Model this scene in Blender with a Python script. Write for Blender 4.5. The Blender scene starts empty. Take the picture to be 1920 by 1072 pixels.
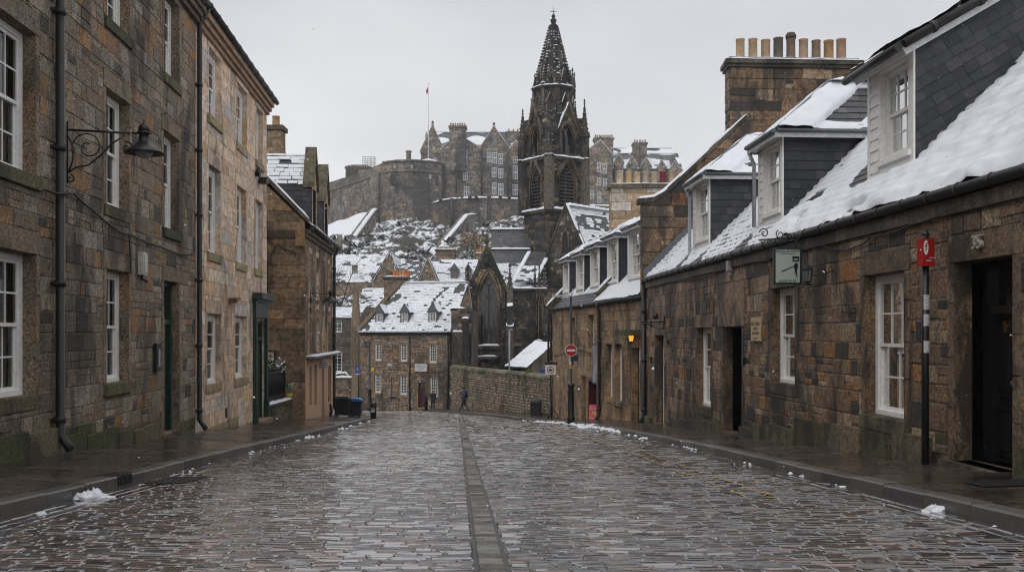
import bpy, bmesh, math, random
from mathutils import Vector, noise
from math import radians, sin, cos, pi, sqrt, atan2, floor
SC = bpy.context.scene
COL = SC.collection
F = 1866.7; CX = 960.0; HY = 625.0       # focal length, centre column and horizon row of the photograph
DENOISE = True

# ------------------------------------------------------------------ small helpers
def at(px, py, Y):
    return Vector(((px-CX)/F*Y, Y, (HY-py)/F*Y))
def sstep(t):
    t = max(0., min(1., t)); return t*t*(3-2*t)
def road_z(x, y):
    y = max(-40., min(86., y))
    return -1.1-.0627*y-.2*sstep((y-36)/16)*sstep((x+2)/4)
def nz(x, y, z=0.):
    return noise.noise(Vector((x, y, z)))

class MB:
    "collects faces of one mesh"
    def __init__(s):
        s.v = []; s.f = []; s.m = []; s.c = []; s.smooth = []
    def face(s, pts, m=0, c=(.5, .5, .5), sm=False):
        n = len(s.v); s.v.extend([tuple(p) for p in pts]); s.f.append(tuple(range(n, n+len(pts)))); s.m.append(m); s.c.append(c); s.smooth.append(sm)
    def grid(s, verts, faces, m=0, c=(.5, .5, .5), sm=True):
        n = len(s.v); s.v.extend([tuple(p) for p in verts])
        for f in faces:
            s.f.append(tuple(n+i for i in f)); s.m.append(m); s.c.append(c); s.smooth.append(sm)
    def hexa(s, p, m=0, c=(.5, .5, .5)):
        "p: 8 corners, bottom 0-3 ccw, top 4-7"
        s.grid(p, [(3, 2, 1, 0), (4, 5, 6, 7), (0, 1, 5, 4), (1, 2, 6, 5), (2, 3, 7, 6), (3, 0, 4, 7)], m, c, False)
    def box(s, lo, hi, m=0, c=(.5, .5, .5), bev=0.):
        x0, y0, z0 = lo; x1, y1, z1 = hi
        s.hexa([(x0, y0, z0), (x1, y0, z0), (x1, y1, z0), (x0, y1, z0), (x0, y0, z1), (x1, y0, z1), (x1, y1, z1), (x0, y1, z1)], m, c)
    def tube(s, pts, r, m=0, c=(.5, .5, .5), n=8, caps=True, r1=None):
        pts = [Vector(p) for p in pts]; rings = []; base = len(s.v); L = len(pts)
        up = None
        for i, p in enumerate(pts):
            d = (pts[min(i+1, L-1)]-pts[max(i-1, 0)])
            if d.length < 1e-9: d = Vector((0, 0, 1))
            d.normalize()
            if up is None or abs(up.dot(d)) > .95: up = Vector((0, 0, 1)) if abs(d.z) < .9 else Vector((0, 1, 0))
            a = d.cross(up).normalized(); b = a.cross(d).normalized(); up = b
            rr = r if r1 is None else r+(r1-r)*i/(L-1)
            for k in range(n):
                t = 2*pi*k/n
                s.v.append(tuple(p+a*(rr*cos(t))+b*(rr*sin(t))))
        for i in range(L-1):
            for k in range(n):
                k2 = (k+1) % n
                s.f.append((base+i*n+k, base+i*n+k2, base+(i+1)*n+k2, base+(i+1)*n+k)); s.m.append(m); s.c.append(c); s.smooth.append(True)
        if caps:
            s.f.append(tuple(base+k for k in reversed(range(n)))); s.m.append(m); s.c.append(c); s.smooth.append(False)
            s.f.append(tuple(base+(L-1)*n+k for k in range(n))); s.m.append(m); s.c.append(c); s.smooth.append(False)
    def lathe(s, ctr, prof, n=16, m=0, c=(.5, .5, .5), sm=True, rot=0.):
        "prof: (radius, z) list"
        base = len(s.v); x, y, z = ctr
        for r, h in prof:
            for k in range(n):
                t = 2*pi*k/n+rot; s.v.append((x+r*cos(t), y+r*sin(t), z+h))
        for i in range(len(prof)-1):
            for k in range(n):
                k2 = (k+1) % n
                s.f.append((base+i*n+k, base+i*n+k2, base+(i+1)*n+k2, base+(i+1)*n+k)); s.m.append(m); s.c.append(c); s.smooth.append(sm)
        for i, rev in ((0, True), (len(prof)-1, False)):
            if prof[i][0] > 1e-4:
                ids = [base+i*n+k for k in range(n)]
                if rev: ids.reverse()
                s.f.append(tuple(ids)); s.m.append(m); s.c.append(c); s.smooth.append(False)
    def prism(s, poly, dvec, m=0, c=(.5, .5, .5)):
        "closed prism from a planar polygon swept by dvec"
        n = len(poly); dv = Vector(dvec); a = [Vector(p) for p in poly]; b = [p+dv for p in a]
        s.grid(a+b, [tuple(reversed(range(n))), tuple(range(n, 2*n))]+[(i, (i+1) % n, n+(i+1) % n, n+i) for i in range(n)], m, c, False)

ROOTLOC = {}
def build(name, mb, mats, parent=None, fix=False):
    me = bpy.data.meshes.new(name)
    off = ROOTLOC.get(parent.name, Vector()) if parent else Vector()
    vs = [(x-off.x, y-off.y, z-off.z) for x, y, z in mb.v]
    me.from_pydata(vs, [], mb.f)
    if not isinstance(mats, (list, tuple)): mats = [mats]
    for m in mats: me.materials.append(m)
    me.polygons.foreach_set('material_index', mb.m)
    me.polygons.foreach_set('use_smooth', mb.smooth)
    at_ = me.color_attributes.new('tint', 'FLOAT_COLOR', 'CORNER')
    buf = []
    for f, c in zip(mb.f, mb.c): buf.extend((c[0], c[1], c[2], 1.)*len(f))
    at_.data.foreach_set('color', buf)
    me.update()
    if fix:
        bm = bmesh.new(); bm.from_mesh(me); bmesh.ops.recalc_face_normals(bm, faces=bm.faces); bm.to_mesh(me); bm.free()
    o = bpy.data.objects.new(name, me); COL.objects.link(o)
    if parent:
        o.parent = parent; ROOTLOC[o.name] = off
    else: ROOTLOC[o.name] = Vector()
    return o
def tag(o, label=None, cat=None, group=None, kind=None):
    if label: o['label'] = label
    if cat: o['category'] = cat
    if group: o['group'] = group
    if kind: o['kind'] = kind
    return o
def thing(name, label, cat, loc, group=None):
    o = bpy.data.objects.new(name, None); COL.objects.link(o); o.location = loc; o.empty_display_size = .3
    ROOTLOC[o.name] = Vector(loc)
    return tag(o, label, cat, group)
def copy_tree(o, loc, label, group=None):
    r = o.copy(); COL.objects.link(r); r.location = loc; ROOTLOC[r.name] = Vector(loc)
    if label: r['label'] = label
    if group: r['group'] = group
    def kids(a, b):
        for ch in list(a.children):
            c = ch.copy(); COL.objects.link(c); c.parent = b; ROOTLOC[c.name] = Vector(loc); kids(ch, c)
    kids(o, r)
    return r

class Plane:
    "a surface patch: u along it, v up it, d outwards"
    def __init__(s, O, U, V=None, N=None):
        s.O = Vector(O); s.U = Vector(U).normalized()
        s.V = Vector(V).normalized() if V is not None else Vector((0, 0, 1))
        s.N = Vector(N).normalized() if N is not None else s.U.cross(s.V).normalized()
    def P(s, u, v, d=0.): return s.O+s.U*u+s.V*v+s.N*d
    def hit(s, px, py):
        r = Vector(((px-CX)/F, 1, (HY-py)/F)); t = s.O.dot(s.N)/r.dot(s.N); p = r*t-s.O
        return p.dot(s.U), p.dot(s.V), t
    def op(s, pxl, pxr, pxref, yt, yb):
        "opening rectangle from picture columns and rows"
        a = s.hit(pxl, yt)[0]; b = s.hit(pxr, yt)[0]
        return (min(a, b), max(a, b), s.hit(pxref, yb)[1], s.hit(pxref, yt)[1])
    def bar(s, mb, u0, u1, v0, v1, d0, d1, m=0, c=(.5, .5, .5)):
        mb.hexa([s.P(u0, v0, d0), s.P(u1, v0, d0), s.P(u1, v0, d1), s.P(u0, v0, d1), s.P(u0, v1, d0), s.P(u1, v1, d0), s.P(u1, v1, d1), s.P(u0, v1, d1)], m, c)
class Curve(Plane):
    "a wall that follows a plan polyline"
    def __init__(s, pts):
        s.p = [Vector((a, b, 0)) for a, b in pts]; s.l = [0.]
        for a, b in zip(s.p, s.p[1:]): s.l.append(s.l[-1]+(b-a).length)
    def P(s, u, v, d=0.):
        i = 0
        while i < len(s.p)-2 and u > s.l[i+1]: i += 1
        a, b = s.p[i], s.p[i+1]; D = (b-a).normalized(); q = a+D*(u-s.l[i]); n = Vector((D.y, -D.x, 0))
        return Vector((q.x+n.x*d, q.y+n.y*d, v))

def rsub(R, H):
    "rectangle R (u0,u1,v0,v1) minus H -> list of rectangles"
    u0, u1, v0, v1 = R; a0, a1, b0, b1 = H
    if a0 >= u1 or a1 <= u0 or b0 >= v1 or b1 <= v0: return [R]
    out = []
    if a0 > u0: out.append((u0, a0, v0, v1))
    if a1 < u1: out.append((a1, u1, v0, v1))
    c0, c1 = max(u0, a0), min(u1, a1)
    if b0 > v0: out.append((c0, c1, v0, b0))
    if b1 < v1: out.append((c0, c1, b1, v1))
    return out
def rsub_all(R, Hs):
    L = [R]
    for h in Hs: L = [q for r in L for q in rsub(r, h)]
    return L
def pick(rng, pal):
    t = rng.random()*sum(w for _, w in pal)
    for c, w in pal:
        t -= w
        if t <= 0: break
    k = rng.uniform(.82, 1.2)
    return (c[0]*k*rng.uniform(.96, 1.05), c[1]*k, c[2]*k*rng.uniform(.94, 1.06))

def stone_block(mb, W, u0, u1, v0, v1, rng, col, gap=.01, proud=.02, bev=.012, jit=.004, ul=None, ur=None):
    g = gap/2
    if u1-u0 < .03 or v1-v0 < .03: return
    bl, tl, br, tr = u0, u0, u1, u1
    if ul: bl, tl = ul
    if ur: br, tr = ur
    J = lambda: rng.uniform(-jit, jit)
    q = [(bl+g+J(), v0+g+J()), (br-g+J(), v0+g+J()), (tr-g+J(), v1-g+J()), (tl+g+J(), v1-g+J())]
    d = proud*rng.uniform(.35, 1.3); b = bev
    cu = sum(a for a, _ in q)/4; cv = sum(a for _, a in q)/4
    out = [W.P(a, z, -.006) for a, z in q]; inn = []
    for a, z in q:
        da = min(b, abs(cu-a)*.6); dz_ = min(b, abs(cv-z)*.6)
        inn.append(W.P(a+(da if a < cu else -da), z+(dz_ if z < cv else -dz_), d+rng.uniform(-.15, .15)*proud))
    mb.grid(out+inn, [(4, 5, 6, 7), (0, 1, 5, 4), (1, 2, 6, 5), (2, 3, 7, 6), (3, 0, 4, 7)], 0, col, False)

def masonry(mb, W, u0, u1, v0, v1, ops=(), seed=1, course=(.26, .4), lens=(.3, .8), pal=None, dress=None, mort=(.2, .16, .12),
            gap=.014, proud=.025, bev=.014, jit=.006, split=.25, sur=.17, lint=.34, sill=.2, rec=.2, ul=None, ur=None, base=None, basepal=None, surr=True, top=None, holes=()):
    "coursed rubble wall: every stone is modelled; ops are openings with dressed surrounds"
    rng = random.Random(seed); dress = dress or pal
    ul = ul or (lambda v: u0); ur = ur or (lambda v: u1)
    big = [(a-sur, b+sur, c-sill, d+lint) if surr else (a, b, c, d) for a, b, c, d in ops]+list(holes)
    z = v0
    while z < v1-1e-6:
        h = rng.uniform(*course); z2 = min(v1, z+h)
        if v1-z2 < course[0]*.5: z2 = v1
        zm = (z+z2)/2
        L0, L1, R0, R1 = ul(z), ul(z2), ur(z), ur(z2)
        a0, a1 = min(L0, L1), max(R0, R1)
        if min(R0-L0, R1-L1) < -.5 or a1-a0 < .05: z = z2; continue
        flat = abs(L0-L1) < 1e-6 and abs(R0-R1) < 1e-6
        # mortar bed
        if flat:
            for r in rsub_all((a0, a1, z, z2), list(ops)+list(holes)):
                mb.face([W.P(r[0], r[2]), W.P(r[1], r[2]), W.P(r[1], r[3]), W.P(r[0], r[3])], 0, mort)
        else:
            for r in rsub_all((min(L0, L1), max(R0, R1), z, z2), list(ops)+list(holes)):
                bl = L0 if r[0] == a0 else r[0]; tl = L1 if r[0] == a0 else r[0]; br = R0 if r[1] == a1 else r[1]; tr = R1 if r[1] == a1 else r[1]
                mb.face([W.P(bl, r[2]), W.P(br, r[2]), W.P(max(tr, tl), r[3]), W.P(tl, r[3])], 0, mort)
        u = a0
        while u < a1-1e-6:
            l = rng.uniform(*lens)*(z2-z)/.33 if lens[1] < 1.6 else rng.uniform(*lens)
            w2 = min(a1, u+l)
            if a1-w2 < lens[0]*.5: w2 = a1
            pieces = [(u, w2, z, z2)]
            if rng.random() < split and z2-z > .2:
                zz = z+(z2-z)*rng.uniform(.4, .6)
                if w2-u > .5 and rng.random() < .5:
                    uu = u+(w2-u)*rng.uniform(.35, .65); pieces = [(u, uu, z, z2), (uu, w2, z, zz), (uu, w2, zz, z2)]
                else: pieces = [(u, w2, z, zz), (u, w2, zz, z2)]
            for p in pieces:
                for r in rsub_all(p, big):
                    P_ = pal
                    if base is not None and r[3] < base(r[0]): P_ = basepal
                    a = (L0, L1) if (not flat and r[0] == a0) else None
                    b = (R0, R1) if (not flat and r[1] == a1) else None
                    if b and b[1] < r[0]+.05: b = (b[0], r[0]+.05)
                    if a and a[1] > r[1]-.05: a = (a[0], r[1]-.05)
                    stone_block(mb, W, r[0], r[1], r[2], r[3], rng, pick(rng, P_), gap, proud, bev, jit, a, b)
            u = w2
        z = z2
    for a, b, c, d in ops:
        if surr:
            k = c-sill; side = 0
            for s in (0, 1):
                k = c
                while k < d-1e-6:
                    k2 = min(d, k+rng.uniform(.45, .8))
                    if d-k2 < .25: k2 = d
                    if s == 0: stone_block(mb, W, a-sur, a, k, k2, rng, pick(rng, dress), .008, .022, .006, 0)
                    else: stone_block(mb, W, b, b+sur, k, k2, rng, pick(rng, dress), .008, .022, .006, 0)
                    k = k2
            if lint > 0: stone_block(mb, W, a-sur, b+sur, d, d+lint, rng, pick(rng, dress), .01, .026, .006, 0)
            if sill > 0: stone_block(mb, W, a-sur*.7, b+sur*.7, c-sill, c, rng, pick(rng, basepal or dress), .006, .07, .01, 0)
        # reveals
        e = .02
        cc = [pick(rng, dress) for _ in range(8)]
        n = max(1, int((d-c)/.6))
        for i in range(n):
            k, k2 = c+(d-c)*i/n, c+(d-c)*(i+1)/n
            mb.face([W.P(a, k, e), W.P(a, k2, e), W.P(a, k2, -rec), W.P(a, k, -rec)], 0, cc[i % 8])
            mb.face([W.P(b, k, e), W.P(b, k, -rec), W.P(b, k2, -rec), W.P(b, k2, e)], 0, cc[(i+3) % 8])
        mb.face([W.P(a, d, e), W.P(b, d, e), W.P(b, d, -rec), W.P(a, d, -rec)], 0, cc[0])
        mb.face([W.P(a, c, e), W.P(a, c, -rec), W.P(b, c, -rec), W.P(b, c, e)], 0, cc[1])

def slates(mb, W, ul, ur, v0, v1, row=.2, wid=.25, seed=1, pal=None, m=0, lift=.018):
    rng = random.Random(seed); v = v0; k = 0
    ul = ul if callable(ul) else (lambda _v, _u=ul: _u); ur = ur if callable(ur) else (lambda _v, _u=ur: _u)
    a, b = ul(v0), ur(v0)
    mb.face([W.P(ul(v0), v0, -.004), W.P(ur(v0), v0, -.004), W.P(ur(v1), v1, -.004), W.P(ul(v1), v1, -.004)], m, pal[0][0])
    while v < v1-1e-4:
        v2 = min(v1, v+row); u = ul(v)-(wid*.5 if k % 2 else 0); R = ur(v)
        while u < R-1e-4:
            w = wid*rng.uniform(.85, 1.15); u2 = u+w
            p, q = max(u, ul(v)), min(u2, R)
            pt, qt = max(u, ul(v2)), min(u2, ur(v2))
            if q-p > .02:
                if qt < pt: pt = qt = (pt+qt)/2
                c = pick(rng, pal); l = lift*rng.uniform(.7, 1.3); j = rng.uniform(-.006, .006)
                A, B, C, D = W.P(p+.003, v+j, l), W.P(q-.003, v+j, l*rng.uniform(.8, 1.2)), W.P(qt-.003, v2, .001), W.P(pt+.003, v2, .001)
                mb.face([A, B, C, D], m, c)
                mb.face([W.P(p+.003, v+j, 0), W.P(q-.003, v+j, 0), B, A], m, c)
            u = u2
        v = v2; k += 1

def snow_tiles(mb, W, ul, ur, v0, v1, row=.22, wid=.3, seed=1, cover=.88, th=.025, m=1, bare=None):
    "thin snow lying slate by slate, with the slate edges showing dark between"
    rng = random.Random(seed); v = v0; k = 0
    ul = ul if callable(ul) else (lambda _v, _u=ul: _u); ur = ur if callable(ur) else (lambda _v, _u=ur: _u)
    while v < v1-1e-4:
        v2 = min(v1, v+row); u = ul(v)-(wid*.5 if k % 2 else 0)
        while u < ur(v):
            u2 = u+wid*rng.uniform(.8, 1.2)
            p, q = max(u, ul(v), ul(v2)), min(u2, ur(v), ur(v2))
            keep = rng.random() < cover and not (bare and bare((p+q)/2, v))
            if q-p > .05 and keep:
                g = rng.uniform(.0, .06)*wid; lo = v+row*rng.uniform(.06, .28); hi = v2+row*rng.uniform(-.02, .1)
                t = th*rng.uniform(.6, 1.4)
                q0 = [(p+g, lo), (q-g*rng.random(), lo+rng.uniform(-.02, .02)), (q-g, hi), (p+g*rng.random(), hi)]
                out = [W.P(a, b, 0) for a, b in q0]; inn = [W.P(a, b, t+.012) for a, b in q0]
                mb.grid(out+inn, [(4, 5, 6, 7), (0, 1, 5, 4), (1, 2, 6, 5), (3, 0, 4, 7)], m, (.8, .8, .8), False)
            u = u2
        v = v2; k += 1

def snow_sheet(mb, W, u0, u1, v0, v1, du, dv, fn, m=0):
    "a snow layer with its own thickness; fn(u,v) < 0 leaves the slates bare"
    nu = max(2, int((u1-u0)/du)); nv = max(2, int((v1-v0)/dv)); T = []
    V_ = []
    for j in range(nv+1):
        for i in range(nu+1):
            u = u0+(u1-u0)*i/nu; v = v0+(v1-v0)*j/nv; t = fn(u, v); T.append(t); V_.append(W.P(u, v, max(t, -.03)))
    fs = []
    for j in range(nv):
        for i in range(nu):
            q = (j*(nu+1)+i, j*(nu+1)+i+1, (j+1)*(nu+1)+i+1, (j+1)*(nu+1)+i)
            if max(T[k] for k in q) > 0: fs.append(q)
    used = sorted({k for f in fs for k in f}); mp = {k: i for i, k in enumerate(used)}
    mb.grid([V_[k] for k in used], [tuple(mp[k] for k in f) for f in fs], m, (.8, .8, .8), True)

def snow_cap(mb, pts, w, h, m=0, seed=3, step=.25):
    "a ridge of snow lying along a polyline (world points on top of a wall or ledge), w wide, h high"
    pts = [Vector(p) for p in pts]; base = len(mb.v); n = 0; P_ = []
    for a, b in zip(pts, pts[1:]):
        k = max(1, int((b-a).length/step))
        for i in range(k): P_.append(a+(b-a)*i/k)
    P_.append(pts[-1]); L = len(P_)
    for i, p in enumerate(P_):
        d = (P_[min(i+1, L-1)]-P_[max(i-1, 0)]); d.z = 0
        if d.length < 1e-6: d = Vector((1, 0, 0))
        d.normalize(); s = Vector((d.y, -d.x, 0))
        e = .25 if i in (0, L-1) else 1.
        hh = h*e*(.75+.5*nz(p.x*2.1, p.y*2.1, seed)); ww = w*.5*(1+.25*nz(p.x*1.7, p.y*1.7, seed+5))
        for a, z in ((-1, -.01), (-.95, .5), (-.45, .95), (.45, 1.), (.95, .5), (1, -.01)):
            mb.v.append(tuple(p+s*(a*ww)+Vector((0, 0, z*hh))))
    for i in range(L-1):
        for k in range(5):
            a = base+i*6+k; mb.f.append((a, a+6, a+7, a+1)); mb.m.append(m); mb.c.append((.8, .8, .8)); mb.smooth.append(True)
    for ids in (tuple(base+k for k in range(6)), tuple(base+(L-1)*6+k for k in reversed(range(6)))):
        mb.f.append(ids); mb.m.append(m); mb.c.append((.8, .8, .8)); mb.smooth.append(False)

# ------------------------------------------------------------------ materials
def nodes(name):
    m = bpy.data.materials.new(name); m.use_nodes = True; nt = m.node_tree; nt.nodes.clear()
    o = nt.nodes.new('ShaderNodeOutputMaterial'); b = nt.nodes.new('ShaderNodeBsdfPrincipled'); nt.links.new(b.outputs[0], o.inputs[0])
    return m, nt, b, o
def N(nt, t, **k):
    n = nt.nodes.new(t)
    for a, v in k.items():
        if a.startswith('i_'): n.inputs[int(a[2:]) if a[2:].isdigit() else a[2:].replace('_', ' ')].default_value = v
        else: setattr(n, a, v)
    return n
def ramp(nt, src, stops):
    r = nt.nodes.new('ShaderNodeValToRGB'); e = r.color_ramp.elements
    while len(e) < len(stops): e.new(.5)
    for x, (p, c) in zip(e, stops):
        x.position = p; x.color = (c, c, c, 1) if isinstance(c, (int, float)) else (*c, 1)
    nt.links.new(src, r.inputs[0]); return r
def mix(nt, fac, a, b, mode='MIX'):
    n = nt.nodes.new('ShaderNodeMix'); n.data_type = 'RGBA'; n.blend_type = mode
    for i, s in ((0, fac), (6, a), (7, b)):
        if hasattr(s, 'is_output'): nt.links.new(s, n.inputs[i])
        elif i == 0: n.inputs[0].default_value = s
        else: n.inputs[i].default_value = (*s, 1) if len(s) == 3 else s
    return n.outputs[2]
def tex(nt, scale, detail=4, rough=.6, dist=0, co=None, vec=None):
    n = N(nt, 'ShaderNodeTexNoise'); n.inputs['Scale'].default_value = scale; n.inputs['Detail'].default_value = detail
    n.inputs['Roughness'].default_value = rough; n.inputs['Distortion'].default_value = dist
    if vec is None:
        g = N(nt, 'ShaderNodeTexCoord'); vec = g.outputs['Object']
    if co:
        mp = N(nt, 'ShaderNodeMapping'); mp.inputs['Scale'].default_value = co; nt.links.new(vec, mp.inputs[0]); vec = mp.outputs[0]
    nt.links.new(vec, n.inputs['Vector'])
    return n.outputs[0]
def bump(nt, b, h, s, d):
    n = N(nt, 'ShaderNodeBump'); n.inputs['Strength'].default_value = s; n.inputs['Distance'].default_value = d
    nt.links.new(h, n.inputs['Height']); nt.links.new(n.outputs[0], b.inputs['Normal'])

def stone_mat(name, grain=9., soot=.5, soot_scale=.5, rough=.8, bumpd=.02, sootcol=(.022, .02, .018), fine=60., streak=True, gain=1., dist=0., con=0., hue=1.):
    m, nt, b, o = nodes(name)
    a = N(nt, 'ShaderNodeVertexColor', layer_name='tint')
    n1 = tex(nt, grain, 6, .75, dist); n2 = tex(nt, fine, 3, .75); n3 = tex(nt, soot_scale, 5, .65, .6, (1, 1, .45) if streak else None); n4 = tex(nt, grain*.28, 4, .6, .8)
    col = mix(nt, 1., a.outputs[0], ramp(nt, n1, [(.3+.11*con, .3*gain), (.5, .95*gain), (.72-.12*con, (1.75-.1*con)*gain)]).outputs[0], 'MULTIPLY')
    col = mix(nt, .8+.3*min(0, con), col, ramp(nt, n2, [(.34, .25), (.62, 1.5)]).outputs[0], 'MULTIPLY')
    col = mix(nt, ramp(nt, n4, [(.5, 0.), (.68, .5*hue)]).outputs[0], col, mix(nt, 1., col, (1.2, .86, .6), 'MULTIPLY'))
    col = mix(nt, ramp(nt, n4, [(.3, .5*hue), (.44, 0.)]).outputs[0], col, mix(nt, 1., col, (.75, .8, .86), 'MULTIPLY'))
    s = ramp(nt, n3, [(.56-.12*soot, 0.), (.64-.10*soot, min(1., .5+.4*soot))])
    col = mix(nt, s.outputs[0], col, sootcol)
    nt.links.new(col, b.inputs['Base Color'])
    b.inputs['Roughness'].default_value = rough; b.inputs['Specular IOR Level'].default_value = .35
    h = mix(nt, .45, n1, n2); bump(nt, b, h, .9, bumpd)
    return m
def wet_mat(name, lo=.12, hi=.42, grain=14., bumpd=.012, spec=.5, mul=1., patch=.35, coat=0.):
    m, nt, b, o = nodes(name)
    a = N(nt, 'ShaderNodeVertexColor', layer_name='tint')
    n1 = tex(nt, grain, 5, .65); n2 = tex(nt, patch, 3, .6); n3 = tex(nt, 90, 2, .6)
    col = mix(nt, 1., a.outputs[0], ramp(nt, n1, [(.25, .5*mul), (.75, 1.35*mul)]).outputs[0], 'MULTIPLY')
    nt.links.new(col, b.inputs['Base Color'])
    r = mix(nt, .5, n1, n2); rr = ramp(nt, r, [(.35, lo), (.65, hi)]); nt.links.new(rr.outputs[0], b.inputs['Roughness'])
    b.inputs['Specular IOR Level'].default_value = spec; b.inputs['Coat Weight'].default_value = coat; b.inputs['Coat Roughness'].default_value = .06
    bump(nt, b, mix(nt, .3, n1, n3), .7, bumpd)
    return m
def plain(name, col, rough=.5, metal=0., var=.25, scale=12., bumpd=0., spec=.5, emit=None, estr=0.):
    m, nt, b, o = nodes(name)
    n1 = tex(nt, scale, 4, .6)
    c = mix(nt, 1., (*col, 1), ramp(nt, n1, [(.3, 1-var), (.7, 1+var)]).outputs[0], 'MULTIPLY')
    nt.links.new(c, b.inputs['Base Color']); b.inputs['Roughness'].default_value = rough; b.inputs['Metallic'].default_value = metal
    b.inputs['Specular IOR Level'].default_value = spec
    if bumpd: bump(nt, b, n1, .6, bumpd)
    if emit: b.inputs['Emission Color'].default_value = (*emit, 1); b.inputs['Emission Strength'].default_value = estr
    return m
def tint_mat(name, rough=.6, var=.3, scale=10., bumpd=.004, spec=.4):
    m, nt, b, o = nodes(name)
    a = N(nt, 'ShaderNodeVertexColor', layer_name='tint'); n1 = tex(nt, scale, 4, .65)
    c = mix(nt, 1., a.outputs[0], ramp(nt, n1, [(.25, 1-var), (.75, 1+var)]).outputs[0], 'MULTIPLY')
    nt.links.new(c, b.inputs['Base Color']); b.inputs['Roughness'].default_value = rough; b.inputs['Specular IOR Level'].default_value = spec
    if bumpd: bump(nt, b, n1, .6, bumpd)
    return m
def snow_mat(name, scale=18., bumpd=.02, col=(.80, .82, .86)):
    m, nt, b, o = nodes(name)
    n1 = tex(nt, scale, 5, .6); n2 = tex(nt, 3., 3, .6)
    c = mix(nt, ramp(nt, n2, [(.3, 0.), (.7, 1.)]).outputs[0], col, (col[0]*.93, col[1]*.94, col[2]*.96)); nt.links.new(c, b.inputs['Base Color'])
    b.inputs['Roughness'].default_value = .55; b.inputs['Specular IOR Level'].default_value = .3
    bump(nt, b, mix(nt, .5, n1, n2), .6, bumpd); return m
def glass_mat(name, see=True, dark=(.012, .013, .014), rough=.02):
    m, nt, b, o = nodes(name)
    if see:
        nt.nodes.remove(b); g = N(nt, 'ShaderNodeBsdfGlossy'); g.inputs['Roughness'].default_value = rough; t = N(nt, 'ShaderNodeBsdfTransparent')
        t.inputs[0].default_value = (.62, .64, .63, 1); x = N(nt, 'ShaderNodeMixShader'); fr = N(nt, 'ShaderNodeLayerWeight'); fr.inputs[0].default_value = .25
        r = ramp(nt, fr.outputs['Fresnel'], [(0., .05), (1., .9)])
        nt.links.new(r.outputs[0], x.inputs[0]); nt.links.new(t.outputs[0], x.inputs[1]); nt.links.new(g.outputs[0], x.inputs[2]); nt.links.new(x.outputs[0], o.inputs[0])
        n1 = tex(nt, 2.2, 2, .5); bp = N(nt, 'ShaderNodeBump'); bp.inputs['Strength'].default_value = .12; bp.inputs['Distance'].default_value = .02
        nt.links.new(n1, bp.inputs['Height']); nt.links.new(bp.outputs[0], g.inputs['Normal'])
    else:
        b.inputs['Base Color'].default_value = (*dark, 1); b.inputs['Roughness'].default_value = .06; b.inputs['Specular IOR Level'].default_value = .7
    return m
M = dict(
    stoneA=stone_mat('weathered rubble sandstone', 15, .36, .9, dist=2.2, con=1., hue=.8), stoneB=stone_mat('pale ashlar sandstone', 5, .0, .5, bumpd=.006, gain=1.12, hue=.15, con=-.7),
    stoneR=stone_mat('sooty wet sandstone', 11, .75, 1.3, rough=.58, dist=1.6, con=.8), stoneR2=stone_mat('brown sandstone', 8, .3, .6, bumpd=.012), stoneC=stone_mat('ochre gable sandstone', 6, .38, .6, bumpd=.012),
    stoneH=stone_mat('grey brown rubble', 6, .3, .5, fine=30), church=stone_mat('soot black gothic stone', 4, .72, .5, fine=20, sootcol=(.015, .015, .016), con=.5), castle=stone_mat('castle stone', .55, .36, .09, fine=2.2, bumpd=.25, sootcol=(.035, .036, .038)),
    sett=wet_mat('wet granite setts', .07, .28, 18, .006, 1., coat=1., mul=1.2), bed=wet_mat('wet road bed', .15, .5, 20, .02, .5), flag=wet_mat('wet flagstones', .06, .4, 8, .004, .6, patch=.5), kerb=wet_mat('wet kerb stone', .2, .55, 12, .01),
    slate=tint_mat('blue black slate', .42, .35, 9., .006, .5), snow=snow_mat('snow'), snowf=snow_mat('distant snow', 2., .05),
    white=plain('white painted joinery', (.82, .81, .78), .45, var=.12, scale=16), frame=plain('white distant joinery', (.7, .7, .68), .5, var=.05), black=plain('black painted iron', (.012, .012, .013), .38, var=.4, bumpd=.002),
    lead=plain('grey lead', (.11, .12, .135), .45, var=.25), iron=plain('dark cast iron', (.02, .019, .019), .45, var=.4, bumpd=.003), glass=glass_mat('window glass'), glassf=glass_mat('dark window glass', False),
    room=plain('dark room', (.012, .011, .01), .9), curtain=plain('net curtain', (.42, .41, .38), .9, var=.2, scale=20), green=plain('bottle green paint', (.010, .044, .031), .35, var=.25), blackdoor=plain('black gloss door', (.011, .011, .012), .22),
    claret=plain('dark red paint', (.06, .012, .016), .4), peach=plain('peach painted render', (.62, .40, .26), .7, var=.14, bumpd=.006), pot=tint_mat('clay chimney pot', .8, .35, 6), brass=plain('brass', (.5, .32, .1), .35, 1.), red=plain('red sign enamel', (.38, .015, .015), .35, var=.08),
    tint=tint_mat('painted', .5, .06, 10, 0), ink=plain('black lettering', (.012, .012, .012), .5), moss=plain('moss', (.05, .065, .018), .95, var=.5, scale=30, bumpd=.01), skin=plain('skin', (.42, .25, .18), .6),
    amber=plain('lit amber lamp glass', (.9, .4, .05), .3, emit=(1., .42, .04), estr=.9), cable=plain('black cable', (.015, .015, .015), .5), bark=plain('dark bark', (.045, .04, .036), .9, var=.4), clothes=tint_mat('cloth', .85, .2, 8), yellow=plain('worn yellow paint', (.42, .24, .04), .45, var=.35, scale=25),
    leafm=tint_mat('leaf', .7, .3, 6, 0))
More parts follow.
